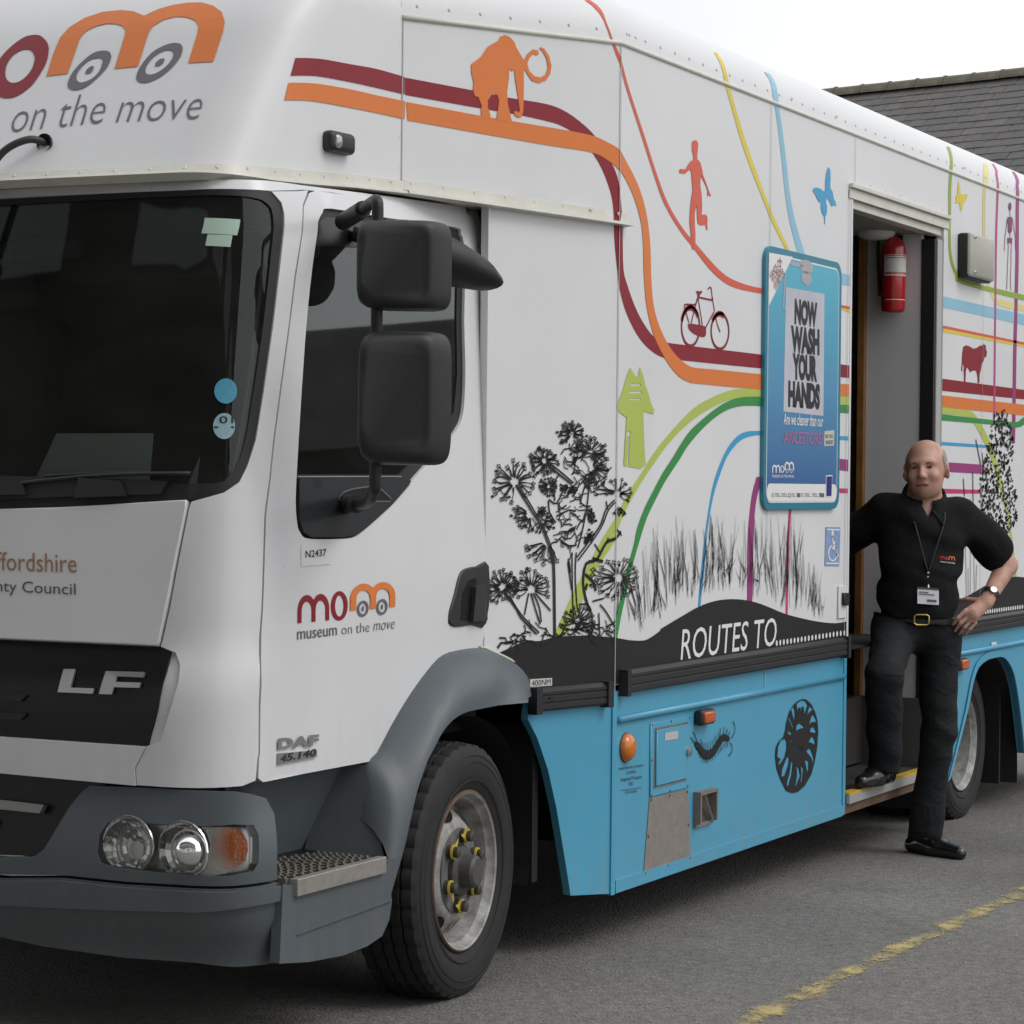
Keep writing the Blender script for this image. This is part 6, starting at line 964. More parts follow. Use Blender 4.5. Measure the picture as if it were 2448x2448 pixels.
MB().add([(-.99,.40,1.44),(-.97,.47,1.44),(-.90,.44,1.60)],[(0,1,2)]).build('dashboard_paper',mat('paper_pale',(.30,.33,.33),.7),da)
rbox('interior_mirror',(-.93,.95,2.18),(.05,.26,.08),rubber,T_,.02,3)
MB().box(-.80,-.78,.45,1.0,2.1,2.3).build('sun_visor',drk_int,T_)
pil=panel('pillar_trim',[(1.31,2.28),(1.245,2.28),(1.265,1.5),(1.40,1.5),(1.36,1.75)],cab,mat('pillar_trim_grey',(.26,.27,.28),.6),T_,off=-.035,th=.01,sp=.08)
# ---------------------------------------------------------------- mirrors on the door
bk=mat('mirror_housing',(.016,.017,.018),.5,bump=.12,bscale=500)
arm_=MB().tube(crom([(-.60,.17,2.262),(-.68,.08,2.272),(-.82,-.06,2.285),(-.89,-.112,2.275),(-.90,-.122,2.23),(-.90,-.122,1.9),(-.90,-.122,1.56),(-.89,-.112,1.505),(-.82,-.05,1.475),(-.62,.12,1.465)],5),.0165,12).build('mirror_arm',bk,door,smooth=True)
MB().tube([(-.60,.17,2.262),(-.74,.02,2.277)],.024,12).build('arm_collar',bk,arm_,auto=40); MB().tube([(-.60,.15,1.465),(-.71,.05,1.468)],.026,12).build('arm_collar',bk,arm_,auto=40)
def housing(name,x,y0,y1,z0_,z1_,dep):
    # rounded shell, bulging forward, with the glass on its rear face
    V=[];Fc=[];n=40; ly=[(.0,1.0),(.3,1.0),(.6,.985),(.80,.95),(.92,.885),(.975,.80),(1.0,.68)]
    for t,k in ly:
        for i in range(n):
            a=2*PI*i/n; c,s=math.cos(a),math.sin(a); e=.30
            yy=math.copysign(abs(c)**e,c); zz=math.copysign(abs(s)**e,s)
            V.append((x+.045-dep*t-(.055*yy),(y0+y1)/2+(y1-y0)/2*yy*k,(z0_+z1_)/2+(z1_-z0_)/2*zz*k))
    for j in range(len(ly)-1):
        for i in range(n): Fc.append((j*n+i,j*n+(i+1)%n,(j+1)*n+(i+1)%n,(j+1)*n+i))
    Fc.append(tuple((len(ly)-1)*n+i for i in range(n)))
    o=mesh(name,V,Fc,bk,door,auto=50)
    MB().add([V[i] for i in range(n)],[tuple(range(n))]).build('mirror_glass',chrome,o)
    return o
housing('upper_mirror',-.885,-.285,-.100,1.985,2.225,.10); housing('lower_mirror',-.885,-.288,-.108,1.575,1.93,.10)
# close-view mirror pod above the door window
V=[];Fc=[];n=16; A0=Vector((-.52,.08,2.215)); A1=Vector((-.215,-.10,2.115)); dr=(A1-A0)
for t,ry,rz in ((0,.05,.06),(.2,.085,.085),(.5,.10,.080),(.75,.09,.062),(.92,.06,.040),(1.0,.025,.014)):
    c=A0+dr*t+Vector((0,0,-.012*t))
    for i in range(n):
        a=2*PI*i/n; rzz=rz*(1 if math.sin(a)>0 else .6); V.append((c.x+.3*ry*math.cos(a),c.y-ry*math.cos(a),c.z+rzz*math.sin(a)))
for j in range(5):
    for i in range(n): Fc.append((j*n+i,j*n+(i+1)%n,(j+1)*n+(i+1)%n,(j+1)*n+i))
Fc+=[tuple(range(n))[::-1],tuple(5*n+i for i in range(n))]
pod=mesh('kerb_mirror',V,Fc,bk,door,auto=50); MB().tube([(-.50,.20,2.24),(-.42,.07,2.20)],.022,10).build('kerb_mirror_bracket',bk,pod,smooth=True)
# ---------------------------------------------------------------- bumper
def ctb(p): return [(BW,p[0][1])]+list(p)+[(BW,p[-1][1])]
bu=DATA['b_up']; hdq=DATA['b_head']; grq=DATA['b_gr']
# outline of upper bumper with the grille bay cut out on the left
up=[(p[0],p[1]) for p in bu]
gq=list(grq)
outline=[gq[1]]+up[2:-1]+[up[-1],(BW,up[-1][1]),(BW,gq[-1][1]),gq[-1]]+gq[2:-1][::-1]
bump_up=panel('bumper_upper',outline,bump,greyp,T_,holes=[hdq],th=.05,sp=.04,mirror=False,bev=.006)
mu_=panel('bumper_upper',outline,bump,greyp,T_,holes=[hdq],th=.05,sp=.07); mu_.scale=(1,-1,1); mu_.location=(0,2*YC,0)
gb_=panel('air_intake',[(BW,gq[0][1]+.02)]+[(gq[1][0]-.04,gq[1][1]+.03)]+[(p[0]-.02,p[1]) for p in gq[2:-1]]+[(BW,gq[-1][1]-.02)],bump,gloss,T_,off=-.05,th=.01,sp=.08,mirror=True)
panel('intake_bar',ctb(DATA['b_chrome']),bump,mat('bar_silver',(.35,.35,.35),.4,.6),gb_,off=-.022,th=.02,sp=.08,mirror=True)
panel('intake_slat',[(BW,.585),(1.16,.585),(1.15,.605),(BW,.607)],bump,blackp,gb_,off=-.03,th=.015,sp=.08,mirror=True)
lw=panel('bumper_lower',ctb(DATA['b_low']),bump,greyp,T_,th=.05,sp=.05,mirror=True,bev=.008)
d=[(BW,.425)]+[(p[0],p[1]) for p in DATA['b_lowcrease']]
lo_=DATA['b_low']; hi_=[(BW,lo_[0][1]-.004)]+[(w_,z_-.006) for w_,z_ in lo_[:6]]
panel('bumper_ledge',hi_+[(p[0],p[1]) for p in DATA['b_lowcrease'][::-1]]+[(BW,DATA['b_lowcrease'][0][1])],bump,greyp,lw,off=.014,th=.014,sp=.05,mirror=True,bev=.008)
# headlamp
refl=mat('reflector_chrome',(.95,.95,.95),.09,.88); cl=glass('lamp_cover',(.95,.95,.95),dust=.03)
sur=[(p[0],p[1]) for p in hdq]
hlp=panel('headlamp',sur,bump,mat('lamp_bowl',(.62,.62,.63),.22,.5),T_,off=-.048,th=.01,sp=.04); hlp['label']='clear headlamp with orange indicator in grey bumper'
V=[];n=len(sur); dn=dens(sur,.03)
MB().add([onS(bump,*p,-.001) for p in dn]+[onS(bump,*p,-.048) for p in dn],[(i,(i+1)%len(dn),len(dn)+(i+1)%len(dn),len(dn)+i) for i in range(len(dn))]).build('lamp_bezel',greyp,hlp,smooth=True)
def bowl(k,name,depth,parts=True):
    o,r,t=DATA[k]; c=onS(bump,o[0],o[1],-.006); nn=nrm(bump,o[0],o[1]); nn=(nn+Vector((-.5,0,.25))).normalized(); up_=Vector((0,0,1)); ri=up_.cross(nn).normalized(); R_=(onS(bump,*t)-onS(bump,*o)).length*1.2
    V=[];m_=22; pr=[(1.0,0),(.97,.004),(.93,-.002),(.80,-.35*depth),(.6,-.68*depth),(.4,-.88*depth),(.2,-.98*depth)]
    for q,h in pr:
        for i in range(m_): a=2*PI*i/m_; V.append(c+nn*h+(ri*math.cos(a)+up_*math.sin(a))*R_*q)
    Fc=[(j*m_+i,j*m_+(i+1)%m_,(j+1)*m_+(i+1)%m_,(j+1)*m_+i) for j in range(len(pr)-1) for i in range(m_)]+[tuple((len(pr)-1)*m_+i for i in range(m_))]
    ob=mesh(name,V,Fc,refl,hlp)
    return c,nn,ri,up_,R_,ob
c,nn,ri,up_,R_,ob=bowl('h_r1','reflector',.045); MB().tube([c+(ri*math.cos(a)+up_*math.sin(a))*R_*.62-nn*.010+ri*R_*.2 for a in [2*PI*k/28 for k in range(29)]],.0025,6,False).build('reflector_ring',alu,hlp,smooth=True)
c,nn,ri,up_,R_,ob=bowl('h_r2','reflector',.030); MB().tube([c+(ri*math.cos(a)+up_*math.sin(a))*R_*.68+nn*.004+ri*R_*.25 for a in [2*PI*k/28 for k in range(29)]],.003,6,False).build('reflector_ring',alu,hlp,smooth=True)
MB().lathe([(.0,-.03),(R_*.3,-.026),(R_*.5,-.012),(R_*.55,.0)],(0,0,0),'X',20).build('bulb_shield',refl,hlp,smooth=True).location=c-nn*.0+ri*R_*.25
# indicator: amber core behind faceted clear plastic
o,r,t=DATA['h_ind']; rw=abs(r[0]-o[0]); rh=abs(t[1]-o[1])
outl=[(o[0]+rw*1.0-.0*k,o[1]) for k in range(0)]
ind=[]
for k in range(25):
    a=-PI/2+PI*k/24; ind.append((o[0]+.04-( .04+rw*.95*math.cos(a)),o[1]+rh*.95*math.sin(a)))
ind=DATA['b_ind']
imt=bpy.data.materials.new('indicator_lens'); imt.use_nodes=True; inn=imt.node_tree.nodes; il_=imt.node_tree.links; ib=inn['Principled BSDF']; ib.inputs['Roughness'].default_value=.12; ib.inputs['Metallic'].default_value=0
tcx=inn.new('ShaderNodeTexCoord'); vo=inn.new('ShaderNodeTexVoronoi'); vo.inputs['Scale'].default_value=110; bpn=inn.new('ShaderNodeBump'); bpn.inputs['Strength'].default_value=.7; bpn.inputs['Distance'].default_value=.004; il_.new(tcx.outputs['Object'],vo.inputs['Vector']); il_.new(vo.outputs[0],bpn.inputs['Height']); il_.new(bpn.outputs[0],ib.inputs['Normal'])
sz=inn.new('ShaderNodeVectorMath'); sz.operation='DISTANCE'; pc_=onS(bump,o[0]-rw*.70,o[1]+.016,-.01); sz.inputs[1].default_value=pc_; il_.new(tcx.outputs['Object'],sz.inputs[0]); mr_=inn.new('ShaderNodeMapRange'); mr_.inputs['From Min'].default_value=.040; mr_.inputs['From Max'].default_value=.085; il_.new(sz.outputs['Value'],mr_.inputs['Value'])
mxx=inn.new('ShaderNodeMix'); mxx.data_type='RGBA'; mxx.inputs[6].default_value=(.80,.20,.012,1); mxx.inputs[7].default_value=(.88,.88,.86,1); il_.new(mr_.outputs[0],mxx.inputs[0]); il_.new(mxx.outputs[2],ib.inputs['Base Color'])
panel('indicator',ind,bump,imt,hlp,off=-.012,th=.01,sp=.02)
panel('lamp_trim',[(o[0]-rw*1.08,o[1]+rh*.55),(o[0]-rw*1.08,o[1]-rh*.55),(o[0]-rw*1.2,o[1]-rh*.5),(o[0]-rw*1.2,o[1]+rh*.5)],bump,mat('trim_bronze',(.40,.38,.34),.3,.5),hlp,off=-.01,th=.006,sp=.05)
panel('lamp_cover',sur,bump,cl,hlp,off=-.003,sp=.05)
mh=panel('headlamp',sur,bump,refl,T_,off=-.02,th=.01,sp=.08); mh.scale=(1,-1,1); mh.location=(0,2*YC,0)
# step side of the bumper and grating
ssd=surf_side=lambda x,z:(x,.012,z); SGN[ssd]=1
ss=DATA['s_side']; stp=panel('cab_step',[ (p[0],p[1]) for p in ss][::-1] if 0 else ss,ssd,greyp,T_,th=.03,sp=.06,bev=.006)
gv=DATA['s_groove']; panel('step_crease',[(-1.06,.335),(-.57,.352),(-.575,.372),(-1.03,.345)],ssd,greyp,stp,off=.006,th=.006,sp=.1,bev=.003)
tz=.468
MB().add([(-1.13,.016,tz-.01),(-.53,.016,tz-.01),(-.55,.30,tz+.01),(-1.10,.30,tz+.01)],[(0,1,2,3)]).build('step_tray',gloss,stp)
MB().add([(-1.11,.30,tz+.01),(-.50,.30,tz+.01),(-.50,.20,.74),(-1.11,.20,.725)],[(0,1,2,3)]).add([(-.545,.03,.40),(-.60,.30,.40),(-.52,.26,.73),(-.50,.14,.72)],[(0,1,2,3)]).add([(-1.09,.04,.30),(-1.12,.33,.30),(-1.11,.30,.72),(-1.06,.15,.72)],[(0,1,2,3)]).build('step_well',greyp,T_,kind='stuff')
gst=mat('grating_steel',(.26,.24,.21),.5,.6,var=.25,vscale=40)
for i in range(11):
    x=-1.085+.042*i; L=.24-.012*abs(i-5)
    gb=MB().box(x,x+.016,.03,.03+L,tz+.002,tz+.016)
    for k in range(9): gb.box(x+.002,x+.014,.035+L*k/9,.035+L*k/9+.007,tz+.0165,tz+.021)
    gb.build('grating_bar',gst,stp,kind='stuff')
MB().box(-1.075,-.615,-.002,.026,tz-.030,tz+.016).build('step_nosing',mat('worn_aluminium',(.42,.39,.36),.45,.6,var=.2,vscale=30),stp,bev=.002)
# wheel arch flare
def resample(p,n):
    L=[0]
    for a,b in zip(p,p[1:]): L.append(L[-1]+math.hypot(b[0]-a[0],b[1]-a[1]))
    out=[]
    for k in range(n):
        t=L[-1]*k/(n-1); i=0
        while i<len(L)-2 and L[i+1]<t: i+=1
        u=(t-L[i])/max(1e-9,L[i+1]-L[i]); out.append((p[i][0]+(p[i+1][0]-p[i][0])*u,p[i][1]+(p[i+1][1]-p[i][1])*u))
    return out
ao=resample(crom(DATA['arch_out'],4),36); ai=resample(crom([(-.555,.36)]+DATA['arch_in'][1:],4),36)
V=[]
for k,((xa,za),(xb,zb_)) in enumerate(zip(ao,ai)):
    tt_=max(0,xa-.25); ya=.135-.23*tt_*.6
    po=Vector((xa,ya-.004,za)); pi_=Vector((xb,.02,zb_)); e_=sm(.70,1.0,k/35)
    pc=Vector((xa+(xb-xa)*.30,.012,za+(zb_-za)*.30))*(1-e_)+((po+pi_)/2)*e_
    V.append((xa,ya+.03,za))
    for t in (.0,.08,.2,.4,.6,.8,1.0): V.append(tuple(po*(1-t)**2+pc*2*t*(1-t)+pi_*t*t))
    V.append((xb,.14,zb_)); 
n=9; af=mesh('wheel_arch',V,[(i*n+j,(i+1)*n+j,(i+1)*n+j+1,i*n+j+1) for i in range(35) for j in range(n-1)],greyp,T_,auto=45)
MB().tube([(x-.004 if k<20 else x+.002,(.138-.138*max(0,x-.25))-.004,z+.003) for k,(x,z) in enumerate(ao) if x>.17],.005,8).build('arch_piping',mat('piping_pale',(.60,.58,.50),.5),af,smooth=True)
# ---------------------------------------------------------------- ground
am=bpy.data.materials.new('worn_asphalt'); am.use_nodes=True; n=am.node_tree.nodes; l=am.node_tree.links; b=n['Principled BSDF']; b.inputs['Roughness'].default_value=.88; b.inputs['Specular IOR Level'].default_value=.25
tc=n.new('ShaderNodeTexCoord')
def nz(sc,det=6,ro=.6):
    q=n.new('ShaderNodeTexNoise'); q.inputs['Scale'].default_value=sc; q.inputs['Detail'].default_value=det; q.inputs['Roughness'].default_value=ro; l.new(tc.outputs['Object'],q.inputs['Vector']); return q
vo=n.new('ShaderNodeTexVoronoi'); vo.inputs['Scale'].default_value=105; l.new(tc.outputs['Object'],vo.inputs['Vector'])
a1=nz(.55,5); a2=nz(26,8,.7)
cr=n.new('ShaderNodeValToRGB'); cr.color_ramp.elements[0].position=.30; cr.color_ramp.elements[0].color=(.128,.126,.122,1); cr.color_ramp.elements[1].position=.72; cr.color_ramp.elements[1].color=(.204,.20,.194,1); l.new(a1.outputs[0],cr.inputs[0])
sp=n.new('ShaderNodeValToRGB'); sp.color_ramp.elements[0].color=(.62,.62,.62,1); sp.color_ramp.elements[1].color=(1.45,1.42,1.36,1); sp.color_ramp.elements[0].position=.25; sp.color_ramp.elements[1].position=.78; l.new(a2.outputs[0],sp.inputs[0])
vc=n.new('ShaderNodeValToRGB'); vc.color_ramp.elements[0].color=(.74,.74,.74,1); vc.color_ramp.elements[1].color=(1.24,1.23,1.2,1); l.new(vo.outputs['Color'],vc.inputs[0])
m1=n.new('ShaderNodeMix'); m1.data_type='RGBA'; m1.blend_type='MULTIPLY'; m1.inputs[0].default_value=1; l.new(cr.outputs[0],m1.inputs[6]); l.new(sp.outputs[0],m1.inputs[7])
m2=n.new('ShaderNodeMix'); m2.data_type='RGBA'; m2.blend_type='MULTIPLY'; m2.inputs[0].default_value=1; l.new(m1.outputs[2],m2.inputs[6]); l.new(vc.outputs[0],m2.inputs[7]); st_=nz(1.7,7,.7); sr=n.new('ShaderNodeMapRange'); sr.inputs['From Min'].default_value=.30; sr.inputs['From Max'].default_value=.46; sr.inputs['To Min'].default_value=.72; sr.inputs['To Max'].default_value=1.0; l.new(st_.outputs[0],sr.inputs['Value']); m4=n.new('ShaderNodeMix'); m4.data_type='RGBA'; m4.blend_type='MULTIPLY'; m4.inputs[0].default_value=1; l.new(m2.outputs[2],m4.inputs[6]); l.new(sr.outputs[0],m4.inputs[7]); l.new(m4.outputs[2],b.inputs['Base Color'])
bn=n.new('ShaderNodeBump'); bn.inputs['Strength'].default_value=.7; bn.inputs['Distance'].default_value=.006; l.new(vo.outputs['Distance'],bn.inputs['Height']); l.new(bn.outputs[0],b.inputs['Normal'])
g=MB().add([(-250,-250,0),(350,-250,0),(350,350,0),(-250,350,0)],[(0,1,2,3)]).build('ground',am); g.location=(-.115,0,0); g.rotation_euler=(0,.0187,0); tag(g,kind='structure')
# worn yellow bay line
ym=bpy.data.materials.new('worn_yellow_line_paint'); ym.use_nodes=True; n=ym.node_tree.nodes; l=ym.node_tree.links; b=n['Principled BSDF']; b.inputs['Roughness'].default_value=.8; b.inputs['Base Color'].default_value=(.47,.38,.17,1)
tc=n.new('ShaderNodeTexCoord'); o=n['Material Output']; tr_=n.new('ShaderNodeBsdfTransparent'); mxs=n.new('ShaderNodeMixShader')
q1=nz(5.5,4,.55); q2=nz(60,8,.75); uvx=n.new('ShaderNodeSeparateXYZ'); l.new(tc.outputs['Object'],uvx.inputs[0])
ab=n.new('ShaderNodeMath'); ab.operation='ABSOLUTE'; l.new(uvx.outputs['Y'],ab.inputs[0])
ed=n.new('ShaderNodeMapRange'); ed.inputs['From Min'].default_value=.075; ed.inputs['From Max'].default_value=.02; ed.inputs['To Min'].default_value=-.28; ed.inputs['To Max'].default_value=.05; l.new(ab.outputs[0],ed.inputs['Value'])
s1=n.new('ShaderNodeMath'); s1.operation='MULTIPLY_ADD'; s1.inputs[1].default_value=1.15; l.new(q1.outputs[0],s1.inputs[0]); l.new(ed.outputs[0],s1.inputs[2])
s2=n.new('ShaderNodeMath'); s2.operation='MULTIPLY_ADD'; s2.inputs[1].default_value=.95; l.new(q2.outputs[0],s2.inputs[0]); l.new(s1.outputs[0],s2.inputs[2])
th=n.new('ShaderNodeMapRange'); th.inputs['From Min'].default_value=.97; th.inputs['From Max'].default_value=1.22; l.new(s2.outputs[0],th.inputs['Value'])
l.new(th.outputs[0],mxs.inputs[0]); l.new(tr_.outputs[0],mxs.inputs[1]); l.new(b.outputs[0],mxs.inputs[2]); l.new(mxs.outputs[0],o.inputs[0])
yo=MB().add([(-5,-.075,0),(9,-.075,0),(9,.075,0),(-5,.075,0)],[(0,1,2,3)]).build('painted_line',ym); yo.location=(-.115,-.838,.004); yo.rotation_euler=(0,.0187,math.radians(.3)); tag(yo,kind='structure')
# ---------------------------------------------------------------- slate roofed building behind the truck
RA=Vector((29.956,6.827,7.80)); RB=Vector((30.647,10.392,7.80)); rd=(RA-RB); rd.z=0; rd.normalize()   # ridge direction, towards the right of the picture
up_h=Vector((-rd.y,rd.x,0)); 
if up_h.dot(Vector((.887,.461,0)))<0: up_h=-up_h            # horizontal direction away from the viewer
PT=math.radians(41); dn=(-up_h*math.cos(PT)-Vector((0,0,math.sin(PT)))); nv=rd.cross(dn); nv=nv if nv.z>0 else -nv
bld=empty('slate_roofed_building',(RA.x,RA.y,0)); tag(bld,'stone building with weathered grey slate roof rising behind the truck','building')
def RP(u,v,h=0): return RA+rd*u+dn*v+nv*h
U0,U1,VL=-16.,7.,6.2
def bobj(o): o.parent=bld; o.matrix_parent_inverse=Matrix.Translation(bld.location).inverted(); return o
stone=mat('sandstone_wall',(.24,.20,.15),.9,var=.3,vscale=3,bump=.3,bscale=12)
slm=bpy.data.materials.new('weathered_slate'); slm.use_nodes=True; n=slm.node_tree.nodes; l=slm.node_tree.links; b=n['Principled BSDF']; b.inputs['Roughness'].default_value=.75
oi=n.new('ShaderNodeObjectInfo'); cr=n.new('ShaderNodeValToRGB'); cr.color_ramp.elements[0].color=(.086,.085,.086,1); cr.color_ramp.elements[1].color=(.116,.113,.109,1); e=cr.color_ramp.elements.new(.5); e.color=(.101,.098,.096,1); e=cr.color_ramp.elements.new(.93); e.color=(.114,.101,.091,1)
l.new(oi.outputs['Random'],cr.inputs[0]); tc=n.new('ShaderNodeTexCoord'); q=n.new('ShaderNodeTexNoise'); q.inputs['Scale'].default_value=9; q.inputs['Detail'].default_value=6; l.new(tc.outputs['Object'],q.inputs['Vector'])
mr=n.new('ShaderNodeMapRange'); mr.inputs['To Min'].default_value=.7; mr.inputs['To Max'].default_value=1.3; l.new(q.outputs[0],mr.inputs['Value']); mm=n.new('ShaderNodeMix'); mm.data_type='RGBA'; mm.blend_type='MULTIPLY'; mm.inputs[0].default_value=1; l.new(cr.outputs[0],mm.inputs[6]); l.new(mr.outputs[0],mm.inputs[7]); l.new(mm.outputs[2],b.inputs['Base Color'])
base=[RP(U0,0,-.02),RP(U1,0,-.02),RP(U1,VL,-.02),RP(U0,VL,-.02)]
far=[p+up_h*2*math.cos(PT)*VL for p in (base[3],base[2])]
roof=bobj(MB().add(base,[(0,1,2,3)]).add([base[0],base[1],far[1],far[0]],[(0,3,2,1)]).build('roof',slm))
wl=[base[3]+up_h*.3,base[2]+up_h*.3,far[1]-up_h*.3,far[0]-up_h*.3]
bobj(MB().add([Vector((p.x,p.y,z)) for z in (-2,wl[0].z) for p in wl]+[base[0]-Vector((0,0,.1)),base[1]-Vector((0,0,.1))],[(0,1,5,4),(1,2,6,5),(2,3,7,6),(3,0,4,7),(4,7,8),(5,6,9)]).build('wall',stone))
# one slate mesh, many slates
sw_,sg,sl2=.262,.186,.40
sv=[]; 
for h,z in ((0,0),(1,.015)):
    for x,y in ((-.5,0),(.5,0),(.5,1),(-.5,1)): sv.append((x*(sw_-.006),y*sl2,z))
sm_me=bpy.data.meshes.new('slate'); sm_me.from_pydata(sv,[],[(0,3,2,1),(4,5,6,7),(0,1,5,4),(1,2,6,5),(2,3,7,6),(3,0,4,7)]); sm_me.materials.append(slm)
mat_r=Matrix((rd,-dn,nv)).transposed()   # local x along ridge, y up the slope
rs=random.Random(3); rest=MB(); cnt=0
for r_ in range(int(VL/sg)):
    v=.12+r_*sg+sg
    for c in range(int((U1-U0)/sw_)):
        u=U0+(c+.5+(.5 if r_%2 else 0))*sw_
        tilt=Matrix.Rotation(rs.uniform(-.012,.012),3,'Z')@Matrix.Rotation(-.050+rs.uniform(-.010,.006),3,'X')
        pos=RP(u+rs.uniform(-.004,.004),v+rs.uniform(-.006,.008),.016+rs.uniform(0,.004))
        near=(-4.6<u<1.6 and v<(u+4.9)*.62+.35 and v<3.2)
        if near and cnt<300:
            o=bpy.data.objects.new('slate',sm_me); COL.objects.link(o); o.parent=roof
            o.matrix_parent_inverse=Matrix.Identity(4)
            M4=(mat_r@tilt).to_4x4(); M4.translation=pos; o.matrix_local=M4; cnt+=1
        else:
            R3=mat_r@tilt; rest.add([R3@Vector(q)+pos for q in sv],[(4,5,6,7),(0,1,5,4),(1,2,6,5),(3,0,4,7)])
ro=rest.build('slates',slm,roof,kind='stuff')
rtm=mat('ridge_tile_clay',(.115,.105,.075),.9,var=.35,vscale=7,bump=.3,bscale=30)
tl=.49; prof=[(-.17,-.145),(-.15,-.10),(-.09,-.03),(0,.01),(.09,-.03),(.15,-.10),(.17,-.145)]
tv=[];tf=[]
for x,s_,dz in ((0,1,0),(tl*.88,1,0),(tl*.882,1.09,.012),(tl*.99,1.09,.012)):
    for y,z in prof: tv.append((x,y*s_,z*s_+dz))
for i in range(3):
    for j in range(6): tf.append((i*7+j,i*7+j+1,(i+1)*7+j+1,(i+1)*7+j))
tf.append(tuple(range(21,28)))
tme=bpy.data.meshes.new('ridge_tile'); tme.from_pydata(tv,[],tf); tme.materials.append(rtm)
for k in range(int((U1-U0)/tl)):
    o=bpy.data.objects.new('ridge_tile',tme); COL.objects.link(o); o.parent=roof
    R3=Matrix((rd,Vector((0,0,1)).cross(rd),Vector((0,0,1)))).transposed()@Matrix.Rotation(rs.uniform(-.012,.012),3,'Y'); M4=R3.to_4x4(); M4.translation=RP(U0+k*tl,0)+Vector((0,0,.10+rs.uniform(-.006,.006))); o.matrix_local=M4
# ---------------------------------------------------------------- buildings on the photographer's side (seen as reflections in the cab glass)
brick=mat('dark_brown_brick',(.085,.074,.064),.9,var=.3,vscale=5,bump=.2,bscale=30); slr=mat('dark_slate_roof',(.055,.052,.05),.85,var=.3,vscale=6)
hall=empty('brick_hall',(-19,4,0)); tag(hall,'long brown brick hall with slate roof reflected in the windscreen','building')
def hpart(o,par): o.parent=par; o.matrix_parent_inverse=Matrix.Translation(par.location).inverted(); return o
HX,HY0,HY1=-9.6,-11,24
hpart(MB().add([(HX,HY0,0),(HX,HY1,0),(HX,HY1,13.5),(HX,HY0,13.5),(HX-10,HY0,0),(HX-10,HY1,0),(HX-10,HY1,13.5),(HX-10,HY0,13.5),(HX-5,HY0,17.2),(HX-5,HY1,17.2)],[(0,1,2,3),(4,5,6,7),(0,3,8,7,4),(1,5,6,9,2)]).build('wall',brick),hall)
hr_=hpart(MB().add([(HX+.6,HY0-.3,13.2),(HX+.6,HY1+.3,13.2),(HX-5,HY1+.3,17.4),(HX-5,HY0-.3,17.4),(HX-10.4,HY1+.3,13.2),(HX-10.4,HY0-.3,13.2)],[(0,1,2,3),(3,2,4,5)]).build('roof',slr),hall)
hpart(MB().box(HX+.002,HX+.03,HY0,HY1,0,1.15).box(HX+.002,HX+.03,HY0,HY1,3.25,3.7).build('bounce_band',mat('pale_bounce_render',(.62,.61,.57),.8,var=.1)),hall)  # pale bands added to the hall to bounce light at the headlamps and bumper
for ya,yb in ((HY0,-9),)+tuple((y+1.2,y+4) for y in (-9,-5,-1,3,7,11,15))+((20.2,HY1),): hpart(MB().box(HX+.002,HX+.03,ya,yb,1.15,3.25).build('bounce_bay',mat('pale_bounce_render',(.62,.61,.57),.8,var=.1)),hall)  # pale bays between the windows, added for the same bounce light
for y in (-9.5,-5.5,-1.5,2.5,6.5,10.5,14.5,18.5): hpart(MB().box(HX,HX+.04,y,y+2.7,6.25,6.95).build('clerestory_window',mat('pale_pane',(.42,.45,.46),.2)),hall)
skl=mat('rooflight_glass',(.5,.53,.55),.2,.3)
for y in (-2.6,0.2,3.0,5.8,8.6):
    k=MB()
    def q(t,yy,h=.06): return (HX+.6-5.6*t,yy,13.2+4.2*t+h)
    k.add([q(.30,y),q(.30,y+1.6),q(.55,y+1.6),q(.55,y)],[(0,1,2,3)]); ob_=k.build('rooflight',skl); ob_.parent=hr_; ob_.matrix_parent_inverse=Matrix.Translation(hall.location).inverted()
for y in (-9,-5,-1,3,7,11,15,19):
    ob_=MB().box(HX,HX+.05,y,y+1.2,1.2,3.2).build('window',mat('dark_pane',(.02,.022,.025),.1)); hpart(ob_,hall); f_=MB().box(HX+.05,HX+.08,y+.56,y+.64,1.2,3.2).box(HX+.05,HX+.08,y,y+1.2,2.15,2.23).build('window_frame',mat('frame_white',(.6,.6,.58),.5)); f_.parent=ob_
low=empty('low_brick_building',(34,-22,0)); tag(low,'low brick building with slate roof reflected in the cab door window','building')
ax=Vector((.46,.887,0)); ay=Vector((.887,-.46,0)); c0=Vector((30,-19,0))
def lp_(a,b_,z): return c0+ax*a+ay*b_+Vector((0,0,z))
hpart(MB().add([lp_(-26,0,0),lp_(24,0,0),lp_(24,0,4.2),lp_(-26,0,4.2),lp_(-26,8,0),lp_(24,8,0),lp_(24,8,4.2),lp_(-26,8,4.2),lp_(-26,4,6.5),lp_(24,4,6.5)],[(0,1,2,3),(4,5,6,7),(0,3,8,7,4),(1,5,6,9,2)]).build('wall',brick),low)
hpart(MB().add([lp_(-26.2,-.3,4.05),lp_(24.2,-.3,4.05),lp_(24.2,4,6.65),lp_(-26.2,4,6.65),lp_(24.2,8.3,4.05),lp_(-26.2,8.3,4.05)],[(0,1,2,3),(3,2,4,5)]).build('roof',slr),low)
